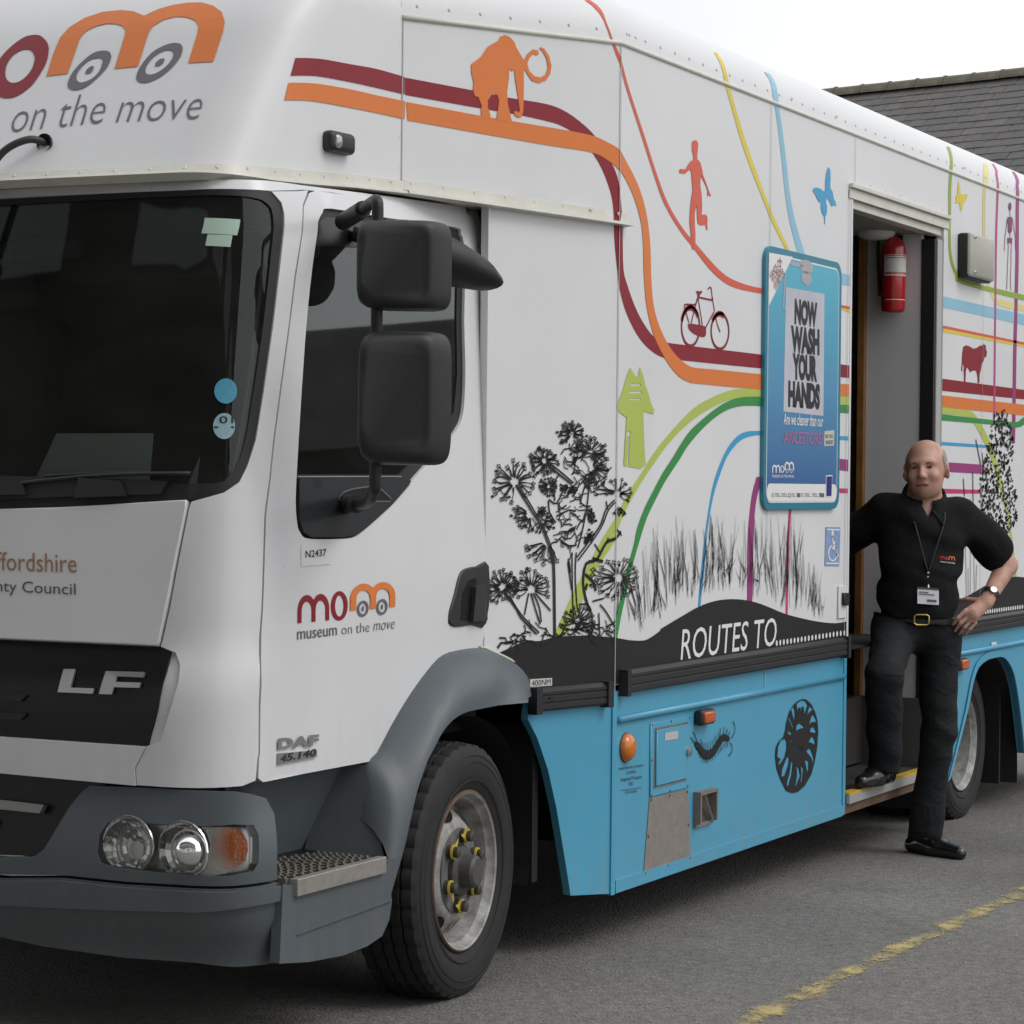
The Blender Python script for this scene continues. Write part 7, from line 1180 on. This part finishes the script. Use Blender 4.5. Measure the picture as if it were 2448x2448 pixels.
# ---------------------------------------------------------------- fire extinguisher on the entrance partition
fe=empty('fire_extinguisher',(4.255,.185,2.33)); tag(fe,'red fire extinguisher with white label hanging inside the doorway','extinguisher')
red=mat('extinguisher_red',(.42,.012,.018),.22,coat=.6)
fx,fy,fz=0,0,0
bd=MB().lathe([(.0,.0),(.045,.0),(.052,.008),(.056,.02),(.056,.29),(.050,.315),(.034,.335),(.018,.345),(.016,.36)],(0,0,0),'Z',36).build('cylinder',red,fe,smooth=True)
MB().lathe([(.0568,.165),(.0568,.262)],(0,0,0),'Z',30,math.radians(150),math.radians(285)).build('label',mat('label_paper',(.62,.60,.56),.5,var=.15,vscale=60),fe,smooth=True)
for z_ in (.255,.245,.178,.172): MB().lathe([(.0572,z_),(.0572,z_+.004)],(0,0,0),'Z',24,math.radians(155),math.radians(280)).build('label_line',red,fe,smooth=True)
MB().lathe([(.0570,.055),(.0570,.058)],(0,0,0),'Z',20,math.radians(160),math.radians(270)).build('label_line',pm('white'),fe,smooth=True)
hb=MB().lathe([(.018,.355),(.02,.375),(.016,.39),(.0,.392)],(0,0,0),'Z',16).build('valve',rubber,fe,smooth=True)
MB().box(-.10,.01,-.008,.008,.392,.402).build('lever',red,fe); MB().box(-.085,.01,-.007,.007,.372,.380).build('handle',rubber,fe)
MB().tube(crom([(0,.012,.368),(.0,.06,.36),(.0,.075,.30),(.0,.068,.15),(.0,.066,.08)],4),.008,8).build('hose',rubber,fe,smooth=True)
MB().box(.055,.072,-.02,.02,.10,.36).build('bracket',rubber,fe)
# ---------------------------------------------------------------- person
CAMP=Vector((-6.494,-3.44,1.53))
# the man is laid out in a frame of his own: x to his left, y the way he faces, z up, origin between his feet
Fh=Vector((.8874,.4610,0)); Rh=Vector((.4610,-.8874,0))
PO=Vector((3.833,-.149,-.0734)); per=empty('person',PO); tag(per,'grey haired person in black polo shirt leaning in the doorway, hand on hip','person')
def L2W(p): # local metres -> world (x = picture right, y = towards the photographer)
    return PO+(Rh*p[0]-Fh*p[1]+Vector((0,0,p[2])))*1.048
def lw(v): return L2W(v)-per.location
def snet(fn,lo,hi,h):
    lo=np.array(lo,float); hi=np.array(hi,float); n=np.ceil((hi-lo)/h).astype(int)+1
    ax=[lo[i]+h*np.arange(n[i]) for i in range(3)]
    K=5; cax=[np.append(a[::K],a[-1]+K*h) for a in ax]; CX,CY,CZ=np.meshgrid(*[a+h*(K-1)/2 for a in cax],indexing='ij')
    Dc=fn(np.stack([CX.ravel(),CY.ravel(),CZ.ravel()],1)).reshape(CX.shape)
    ii=[np.arange(n[i])//K for i in range(3)]; D=Dc[np.ix_(*ii)].copy(); m=np.abs(D)<h*K*1.35
    X,Y,Z=np.meshgrid(*ax,indexing='ij'); D[m]=fn(np.stack([X[m],Y[m],Z[m]],1))
    s=D<0; nx,ny,nz_=n
    acc=np.zeros((nx-1,ny-1,nz_-1,3)); cnt=np.zeros((nx-1,ny-1,nz_-1))
    offs=[(i,j,k) for i in(0,1) for j in(0,1) for k in(0,1)]
    def sl(o): return tuple(slice(o[a],n[a]-1+o[a]) for a in range(3))
    for a in range(3):
        for o in offs:
            if o[a]: continue
            o2=list(o); o2[a]=1; o2=tuple(o2)
            d0=D[sl(o)]; d1=D[sl(o2)]; m=(s[sl(o)]!=s[sl(o2)])
            t=np.where(m,d0/np.where(m,d0-d1,1),0)
            for b_ in range(3): acc[...,b_]+=np.where(m,o[b_]+(t if b_==a else 0),0)
            cnt+=m
    act=cnt>0; idx=-np.ones(act.shape,int); idx[act]=np.arange(act.sum())
    cells=np.argwhere(act); V=lo+h*(cells+acc[act]/cnt[act][:,None])
    Fs=[]
    for a in range(3):
        b_,c=(a+1)%3,(a+2)%3
        e=[slice(None)]*3; e2=[slice(None)]*3; e[a]=slice(0,n[a]-1); e2[a]=slice(1,n[a])
        ch=s[tuple(e)]!=s[tuple(e2)]; ii=np.argwhere(ch)
        ok=(ii[:,b_]>0)&(ii[:,c]>0)&(ii[:,b_]<n[b_]-1)&(ii[:,c]<n[c]-1); ii=ii[ok]
        def at(db,dc):
            q=ii.copy(); q[:,b_]-=db; q[:,c]-=dc; return idx[q[:,0],q[:,1],q[:,2]]
        Q=np.stack([at(1,1),at(0,1),at(0,0),at(1,0)],1)
        ins=s[tuple(e)][tuple(ii.T)]; Q[~ins]=Q[~ins][:,::-1]; Fs.append(Q)
    return V,np.concatenate(Fs)
def ell(p,c,r,R=None):
    q=p-np.array(c)
    if R is not None: q=q@R
    k0=np.linalg.norm(q/np.array(r),axis=1); k1=np.linalg.norm(q/np.array(r)**2,axis=1); return k0*(k0-1)/np.maximum(k1,1e-9)
def cone(p,a,b,ra,rb,sq=None):
    a=np.array(a,float); b=np.array(b,float); ab=b-a; t=np.clip(((p-a)@ab)/(ab@ab),0,1); q=p-a-t[:,None]*ab
    if sq is not None: q=q*np.array(sq)
    return np.linalg.norm(q,axis=1)-(ra+(rb-ra)*t)
def su(a,b,k):
    h=np.clip(.5+.5*(b-a)/k,0,1); return b+(a-b)*h-k*h*(1-h)
def ss_(a,b,k): return -su(-a,b,k)
def uni(k,*ds):
    r=ds[0]
    for d in ds[1:]: r=su(r,d,k)
    return r
def build(name,fn,lo,hi,h,mt,parent=None,it=1):
    V,Fq=snet(fn,lo,hi,h)
    for _ in range(it):   # light smoothing
        acc=np.zeros_like(V); c=np.zeros(len(V))
        for k in range(4):
            a=Fq[:,k]; b_=Fq[:,(k+1)%4]; np.add.at(acc,a,V[b_]); np.add.at(c,a,1); np.add.at(acc,b_,V[a]); np.add.at(c,b_,1)
        V=V*.5+.5*acc/np.maximum(c,1)[:,None]
    VW=[L2W(v)-per.location for v in V]
    o=mesh(name,VW,[tuple(int(i) for i in f[::-1]) for f in Fq],mt,per,smooth=True); return o
def rotm(z=0,x=0,y=0): return np.array((Matrix.Rotation(z,3,'Z')@Matrix.Rotation(x,3,'X')@Matrix.Rotation(y,3,'Y')))
# joints (x right in the picture, y towards the photographer, z up)
J=dict(pel=(-.07,.0,.955),lhip=(.035,.0,.93),rhip=(-.155,.02,.93),lkn=(.030,.03,.50),lank=(-.025,-.005,.09),rkn=(-.245,.34,.775),rank=(-.225,.215,.395),
 che=(-.045,.02,1.27),nek=(-.035,-.005,1.47),hed=(-.035,.032,1.608),lsh=(.145,-.01,1.415),lel=(.325,-.07,1.205),lwr=(.215,.065,1.055),rsh=(-.225,-.03,1.425),rel=(-.36,-.22,1.27),rwr=(-.46,-.42,1.38))
HR=rotm(z=math.radians(20),x=math.radians(2),y=math.radians(-3)); HC=np.array(J['hed'])
def head(p,ears=True):
    q=(p-HC)@HR    # head frame: x right (his left), y forward, z up
    d=ell(q,(0,-.012,.030),(.081,.098,.090))
    d=su(d,ell(q,(0,.020,-.030),(.066,.078,.092)),.04)      # face mass
    d=su(d,ell(q,(0,.052,-.093),(.033,.034,.028)),.04)      # chin and jaw
    d=su(d,ell(q,(-.036,.018,-.068),(.024,.042,.038)),.035); d=su(d,ell(q,(.036,.018,-.068),(.024,.042,.038)),.035)
    d=su(d,ell(q,(0,.082,.022),(.052,.013,.012)),.020)       # brow
    for s in(-1,1):
        d=ss_(d,ell(q,(s*.031,.102,.001),(.021,.022,.0125)),.008)   # eye sockets
        d=su(d,ell(q,(s*.031,.079,-.001),(.0145,.0110,.0090)),.004)  # lids
        d=su(d,ell(q,(s*.042,.070,-.035),(.022,.020,.020)),.02)    # cheeks
        if not ears: continue
        e=ell(q,(s*.086,-.010,-.012),(.011,.025,.037),rotm(z=s*-.45)); e=ss_(e,ell(q,(s*.094,-.004,-.006),(.006,.011,.018)),.005); d=su(d,e,.010)
    d=su(d,cone(q,(0,.090,.008),(0,.113,-.034),.009,.0125),.010); d=su(d,ell(q,(-.013,.098,-.039),(.0085,.011,.008)),.006); d=su(d,ell(q,(.013,.098,-.039),(.0085,.011,.008)),.006)
    d=su(d,ell(q,(0,.088,-.066),(.024,.011,.0075)),.006); d=su(d,ell(q,(0,.086,-.080),(.021,.010,.007)),.006)
    d=ss_(d,ell(q,(0,.100,-.0735),(.025,.012,.0022)),.003)
    for s in(-1,1): d=ss_(d,cone(q,(s*.024,.098,-.038),(s*.034,.090,-.068),.0025,.002),.006)
    return d
LW=np.array(J['lwr'])
def fingers(p,base,dirs,k=.006):
    d=None
    for b_,m,e,r in dirs:
        f=su(cone(p,b_,m,r,r*.92),cone(p,m,e,r*.92,r*.75),.004); d=f if d is None else np.minimum(d,f)
    return d
def lhand(p):
    w=LW; pm_=w+np.array((-.062,.030,-.045))
    d=cone(p,w,pm_,.026,.034,(1,1.25,1))
    fs=[]
    for i,(ox,oz,L) in enumerate(((-.028,.022,.078),(-.012,.003,.088),(.004,-.014,.082),(.019,-.030,.066))):
        b_=pm_+np.array((ox-.004,.012-.003*i,oz-.010)); m=b_+np.array((-.032,.004,-.032))*L/.08; e=m+np.array((-.018,-.018,-.030))*L/.08; fs.append((b_,m,e,.0095-.0006*i))
    d=su(d,fingers(p,None,fs),.010)
    t0=w+np.array((-.028,.0,.006)); t1=t0+np.array((-.045,-.030,.004)); t2=t1+np.array((-.028,-.022,-.006))
    return su(d,su(cone(p,t0,t1,.0125,.011),cone(p,t1,t2,.011,.009),.004),.012)
RW=np.array(J['rwr'])
def rhand(p):
    w=RW; d=cone(p,w,w+np.array((.01,-.05,.05)),.026,.032,(1,1.2,1)); pm_=w+np.array((.01,-.06,.06)); fs=[]
    for i in range(4):
        b_=pm_+np.array((.012,-.01,.02-.019*i)); m=b_+np.array((.03,-.020,.0)); e=m+np.array((.0,.034,-.002)); fs.append((b_,m,e,.0095-.0004*i))
    d=su(d,fingers(p,None,fs),.008); return su(d,su(cone(p,pm_,pm_+np.array((-.03,-.02,.02)),.012,.011),cone(p,pm_+np.array((-.03,-.02,.02)),pm_+np.array((-.01,-.05,.03)),.011,.009),.004),.01)
def bodyf(p):
    d=head(p)
    d=su(d,cone(p,(-.035,-.005,1.56),J['nek'],.060,.066),.03)
    d=su(d,cone(p,J['nek'],(-.045,.0,1.36),.07,.10,(1,1.2,1)),.04)
    d=su(d,cone(p,(-.045,.0,1.36),(-.06,.0,1.05),.115,.12,(1,1.3,1)),.05)
    d=su(d,cone(p,J['lsh'],J['lel'],.050,.043),.05); d=su(d,cone(p,J['lel'],J['lwr'],.046,.030),.02); d=su(d,lhand(p),.012)
    d=su(d,cone(p,J['rsh'],J['rel'],.048,.042),.05); d=su(d,cone(p,J['rel'],J['rwr'],.044,.030),.02); return su(d,rhand(p),.012)
skin=bpy.data.materials.new('skin'); skin.use_nodes=True; n=skin.node_tree.nodes; l=skin.node_tree.links; b=n['Principled BSDF']; b.inputs['Roughness'].default_value=.52; b.inputs['Subsurface Weight'].default_value=.06; b.inputs['Subsurface Radius'].default_value=(.012,.005,.003)
tc=n.new('ShaderNodeTexCoord'); q=n.new('ShaderNodeTexNoise'); q.inputs['Scale'].default_value=22; q.inputs['Detail'].default_value=5; l.new(tc.outputs['Object'],q.inputs['Vector']); cr=n.new('ShaderNodeValToRGB'); cr.color_ramp.elements[0].color=(.46,.235,.175,1); cr.color_ramp.elements[1].color=(.58,.345,.265,1); cr.color_ramp.elements[0].position=.35; cr.color_ramp.elements[1].position=.68; l.new(q.outputs[0],cr.inputs[0]); l.new(cr.outputs[0],b.inputs['Base Color'])
bo=build('body',bodyf,(-.56,-.62,.90),(.46,.30,1.79),.0062,skin,it=1)
def fold(p,a,f,w,ph=0): return a*np.sin(p@np.array(f)+ph+1.5*np.sin(p@np.array(w)))
def shirt(p):
    t=uni(.07,ell(p,(-.045,.015,1.30),(.180,.128,.20)),ell(p,(-.060,.035,1.10),(.164,.148,.20)),ell(p,(-.035,-.005,1.42),(.165,.085,.06)))
    t=su(t,cone(p,(-.075,.02,1.06),(-.075,.01,.95),.143,.131,(1,1.12,1)),.05)
    ls=cone(p,np.array(J['lsh'])+(-.02,0,0),np.array(J['lel'])+(-.045,.01,.055),.078,.082)
    le=np.array(J['lel'])+(-.015,.003,.020); ldir=(np.array(J['lel'])-np.array(J['lsh'])); ldir=ldir/np.linalg.norm(ldir)
    ls=np.maximum(ls,(p-le)@ldir)
    rs_=cone(p,np.array(J['rsh'])+(.02,0,0),np.array(J['rel'])+(.04,.07,.05),.078,.080)
    t=uni(.06,t,ls,rs_)
    t=t+fold(p,.0060,(9,20,34),(12,5,9))+fold(p,.0025,(30,10,70),(9,15,19),1.3)*np.clip((1.34-p[:,2])/.18,0,1)+fold(p,.0035,(40,10,26),(6,14,8),1.)*np.clip((np.abs(p[:,0]+.045)-.12)/.1,0,1)
    nk=cone(p,(-.035,.0,1.445),(-.035,.03,1.60),.070,.085); t=ss_(t,nk,.012)
    # open V at the collar
    v=(p-np.array((-.035,.13,1.40))); V_=np.maximum(np.abs(v[:,0])*1.0-(v[:,2]+.0)*.42,-(p[:,1]-.02)); t=ss_(t,np.maximum(V_,p[:,2]-1.52),.008)
    t=np.maximum(t,.985-p[:,2])
    return t
blk=bpy.data.materials.new('black_cotton'); blk.use_nodes=True; n=blk.node_tree.nodes; l=blk.node_tree.links; b=n['Principled BSDF']; b.inputs['Base Color'].default_value=(.0075,.008,.0085,1); b.inputs['Roughness'].default_value=.9; b.inputs['Specular IOR Level'].default_value=.25
tc=n.new('ShaderNodeTexCoord'); q=n.new('ShaderNodeTexNoise'); q.inputs['Scale'].default_value=14; q.inputs['Detail'].default_value=3; l.new(tc.outputs['Object'],q.inputs['Vector']); bn=n.new('ShaderNodeBump'); bn.inputs['Strength'].default_value=.5; bn.inputs['Distance'].default_value=.02; l.new(q.outputs[0],bn.inputs['Height']); l.new(bn.outputs[0],b.inputs['Normal'])
sh=build('polo_shirt',shirt,(-.44,-.36,.90),(.44,.26,1.56),.008,blk,it=2)
def collar(p):
    c=np.array((-.035,.0,1.482)); q=p-c; r=np.sqrt((q[:,0]/1.0)**2+(q[:,1]/1.0)**2); 
    tilt=q[:,2]+.42*q[:,1]-.25*np.maximum(0,-q[:,1])
    d=np.maximum(np.abs(r-(.090-.30*tilt))-.0065,np.abs(tilt)-.026); gap=np.abs(q[:,0])-.018-.35*np.maximum(0,-tilt+.02)
    return np.where(q[:,1]>.02,np.maximum(d,-gap),d)
build('collar',collar,(-.19,-.14,1.36),(.12,.17,1.56),.0055,blk,it=1)
for s in(-1,1):
    cq=[(s*.074-.035,.040,1.492),(s*.014-.035,.112,1.432),(s*.060-.035,.140,1.372),(s*.104-.035,.092,1.432)]
    MB().add([lw(q) for q in cq]+[lw((q[0],q[1]-.006,q[2]-.003)) for q in cq],[(0,1,2,3),(7,6,5,4),(0,4,5,1),(1,5,6,2),(2,6,7,3),(3,7,4,0)]).build('collar_flap',blk,per)
def trous(p):
    d=uni(.06,ell(p,(-.068,-.005,.95),(.162,.128,.10)),cone(p,J['lhip'],J['lkn'],.094,.070),cone(p,J['rhip'],J['rkn'],.098,.076))
    lk=cone(p,J['lkn'],(-.020,.0,.06),.070,.068); rk=cone(p,J['rkn'],(-.225,.225,.37),.076,.068)
    d=uni(.03,d,lk,rk)
    z=p[:,2]
    d=d+fold(p,.0035,(14,8,26),(9,6,12))*np.clip((.98-z)/.1,0,1)+fold(p,.0036,(34,10,-12),(5,9,5),2)*np.clip((.75-z)/.3,0,1)+fold(p,.0014,(10,-18,58),(14,8,9),.6)
    # trouser bottoms
    lo=np.where(p[:,0]<-.13,.355+.15*(p[:,1]-.22),.055+.12*np.maximum(0,-p[:,1]))
    d=np.maximum(d,np.where((p[:,0]<-.13)&(p[:,2]<.5),lo-z,.055-z)); d=np.maximum(d,z-.992)
    return d
tm=mat('charcoal_trousers',(.010,.0115,.013),.8,spec=.3)
n=tm.node_tree.nodes; l=tm.node_tree.links; tc=n.new('ShaderNodeTexCoord'); mp=n.new('ShaderNodeMapping'); mp.inputs['Scale'].default_value=(1,1,1.6); mp.inputs['Rotation'].default_value=(.5,.4,0); q=n.new('ShaderNodeTexNoise'); q.inputs['Scale'].default_value=8.5; q.inputs['Detail'].default_value=3; q.inputs['Distortion'].default_value=.8; bn=n.new('ShaderNodeBump'); bn.inputs['Strength'].default_value=.55; bn.inputs['Distance'].default_value=.03
l.new(tc.outputs['Object'],mp.inputs[0]); l.new(mp.outputs[0],q.inputs['Vector']); l.new(q.outputs[0],bn.inputs['Height']); l.new(bn.outputs[0],n['Principled BSDF'].inputs['Normal'])
build('trousers',trous,(-.40,-.20,.03),(.20,.46,1.0),.008,tm,it=2)
def beltf(p): 
    q=p-np.array((-.068,.0,.982)); r=np.sqrt((q[:,0]/.168)**2+(q[:,1]/.150)**2); return np.maximum((np.abs(r-1)-.03)*.15,np.abs(q[:,2]+.05*q[:,0])-.018)
build('belt',beltf,(-.29,-.20,.93),(.17,.20,1.03),.006,mat('black_leather',(.012,.011,.010),.38),it=0)
brass=mat('brass',(.50,.36,.13),.3,.9)
MB().tube([lw((-.070+.030*c_,.172,.985+.021*s_)) for c_,s_ in ((-1,-.7),(-.7,-1),(.7,-1),(1,-.7),(1,.7),(.7,1),(-.7,1),(-1,.7),(-1,-.7))],.0045,8,False).build('belt_buckle',brass,per,smooth=True)
def shoe(an,toe,hl):
    an=np.array(an); toe=np.array(toe); hl=np.array(hl)
    def f(p):
        d=uni(.03,cone(p,hl+(0,0,.030),hl*.45+toe*.55+(0,0,.034),.036,.044),cone(p,hl*.45+toe*.55+(0,0,.030),toe+(0,0,.026),.043,.030),cone(p,hl*.7+toe*.3+(0,0,.05),an+(0,0,.015),.042,.036))
        return np.maximum(d,(hl[2]+.002)-p[:,2])
    return f
shm=mat('polished_black_leather',(.010,.010,.011),.22,coat=.3)
a=(-.025,-.005,.06); build('shoe',shoe(a,(.095,.18,.0),(-.060,-.035,.0)),(-.16,-.13,-.005),(.20,.28,.17),.006,shm,it=1)
a=(-.225,.215,.37); build('shoe',shoe(a,(-.335,.36,.312),(-.20,.16,.312)),(-.46,.06,.30),(-.10,.50,.50),.006,shm,it=1)
# hair: short grey at the sides and back
def hair(p):
    q=(p-HC)@HR
    d=head(p,False)-.0042
    d=d+.0008*np.sin(q[:,2]*420+q[:,1]*160)*np.sin(q[:,1]*300)
    top=(q[:,2]-.080+.50*np.maximum(0,q[:,1]+.03)); front=q[:,1]-(.030-.35*np.maximum(0,.03-q[:,2]))
    lowb=-.060-q[:,2]; fr2=np.where(q[:,2]<-.010,q[:,1]+.030,front)
    d=np.maximum(np.maximum(np.maximum(d,top),fr2),lowb)
    for s in(-1,1): d=ss_(d,ell(q,(s*.088,-.010,-.010),(.016,.024,.034)),.004)
    return d
build('hair',hair,(-.16,-.12,1.52),(.09,.13,1.73),.0045,mat('grey_hair',(.34,.29,.25),.85,var=.35,vscale=90,bump=.5,bscale=220),it=0)
HCv=Vector(HC); HRm=Matrix([list(r) for r in HR])
def hl_(v): return L2W(HRm@Vector(v)+HCv)-per.location
for s in(-1,1):
    e=MB(); c=hl_((s*.031,.0865,.000))
    MB().add([hl_((s*.031+.0120*math.cos(a),.0925,.0005+.0042*math.sin(a))) for a in [2*PI*k/14 for k in range(14)]],[tuple(range(14))]).build('eye',mat('eye_dark',(.03,.022,.018),.3),per)
    MB().tube([hl_((s*(.018+.026*t),.0955-.010*t*t,.0155+.005*math.sin(PI*t*.8))) for t in (0,.25,.5,.75,1)],[.0025,.0042,.0042,.0034,.0015],6).build('eyebrow',mat('brow_grey',(.16,.11,.085),.8),per,smooth=True)
MB().tube([hl_((.026*t,.0990-.008*t*t,-.0735+.0012*t*t)) for t in (-1,-.6,-.2,.2,.6,1)],.0024,6).build('mouth_line',mat('lip_dark',(.16,.045,.035),.6),per,smooth=True)
# lanyard, clip and name badge
lan=[(-.105,.06,1.46),(-.10,.118,1.40),(-.085,.152,1.33),(-.062,.175,1.23),(-.048,.180,1.185)]; lan2=[(.035,.06,1.46),(.03,.118,1.40),(.005,.152,1.33),(-.03,.175,1.23),(-.046,.180,1.185)]
lo=MB().tube([lw(p) for p in crom(lan,3)],.0045,6).build('lanyard',mat('lanyard_black',(.008,.008,.009),.6),per,smooth=True); MB().tube([lw(p) for p in crom(lan2,3)],.0045,6).build('lanyard',mat('lanyard_black',(.008,.008,.009),.6),per,smooth=True)
MB().tube([lw((-.047,.172,1.19)),lw((-.047,.174,1.175))],.007,8).build('lanyard_clip',alu,per); MB().tube([lw((-.047,.174,1.165)),lw((-.045,.176,1.13)),lw((-.043,.178,1.115))],.0035,6).build('badge_hook',chrome,per)
def card(name,x0,x1,z0_,z1_,y,mt,tl=-.06,par=per):
    V=[]
    for dy in (0,-.003):
        for x,z in ((x0,z0_),(x1,z0_),(x1,z1_),(x0,z1_)): V.append(lw((x,y+dy+.10*(1.1-z),z+tl*(x-(x0+x1)/2))))
    return MB().add(V,[(0,1,2,3),(7,6,5,4),(0,4,5,1),(1,5,6,2),(2,6,7,3),(3,7,4,0)]).build(name,mt,par)
bg_=card('name_badge',-.090,-.002,1.050,1.115,.182,mat('badge_white',(.70,.70,.74),.4)); card('badge_header',-.090,-.002,1.110,1.119,.1835,mat('badge_dark',(.05,.05,.05),.5)); 
for z,a,b_ in ((1.098,-.082,-.045),(1.089,-.082,-.02),(1.066,-.05,-.012),(1.061,-.05,-.012)): card('badge_text',a,b_,z,z+.0035,.1845,mat('badge_ink',(.10,.10,.12),.6))
# shirt emblem
em=D2(); arch_m(em,((0,0),(.022,0),(0,.014))); ring2(em,((0,0),(.022,0),(0,.014)),(1.3,.45),.26,.48,.12,.2); em2=D2(); arch_m(em2,((.036,.002),(.064,.002),(.036,.018)))
def onshirt(p2): x,z=p2[0]+.005,p2[1]+1.235; y=.168-.55*max(0,x-.0)**2*6-.10*max(0,z-1.2); return lw((x,y,z-.12*(x-.005)))
for d_,m_ in ((em,'crimson'),(em2,'orange')): mesh('shirt_emblem',[onshirt(p) for p in d_.v],d_.f,mat('stitch_'+m_,(.55,.03,.03) if m_=='crimson' else (.75,.22,.03),.7),per)
em3=D2(); text_on(em3,'museum on the move',((0,-.012),(.064,-.012),(0,-.007)),'x',.02); mesh('shirt_lettering',[onshirt(p) for p in em3.v],em3.f,mat('stitch_white',(.6,.6,.6),.7),per)
# watch on the left wrist
wd=(np.array(J['lwr'])-np.array(J['lel'])); wd=Vector(wd/np.linalg.norm(wd)); wc=Vector(J['lwr'])-wd*.045
u_=wd.cross(Vector((0,1,0))).normalized(); v_=wd.cross(u_)
wm=MB(); rings=[]
for t in (-.011,.011):
    rings.append([lw(wc+wd*t+(u_*math.cos(a)+v_*math.sin(a))*.0385) for a in [2*PI*k/20 for k in range(20)]])
wm.add(rings[0]+rings[1],[(k,(k+1)%20,20+(k+1)%20,20+k) for k in range(20)]).build('watch_strap',mat('watch_strap_black',(.01,.01,.01),.4),per,smooth=True)
o_=Vector((.1,.8,.4)).normalized(); o_=(o_-wd*o_.dot(wd)).normalized(); p0=wc+o_*.037
MB().tube([lw(p0),lw(p0+o_*.007)],.015,14).build('watch_case',mat('watch_steel',(.3,.3,.3),.3,.8),per,auto=40)
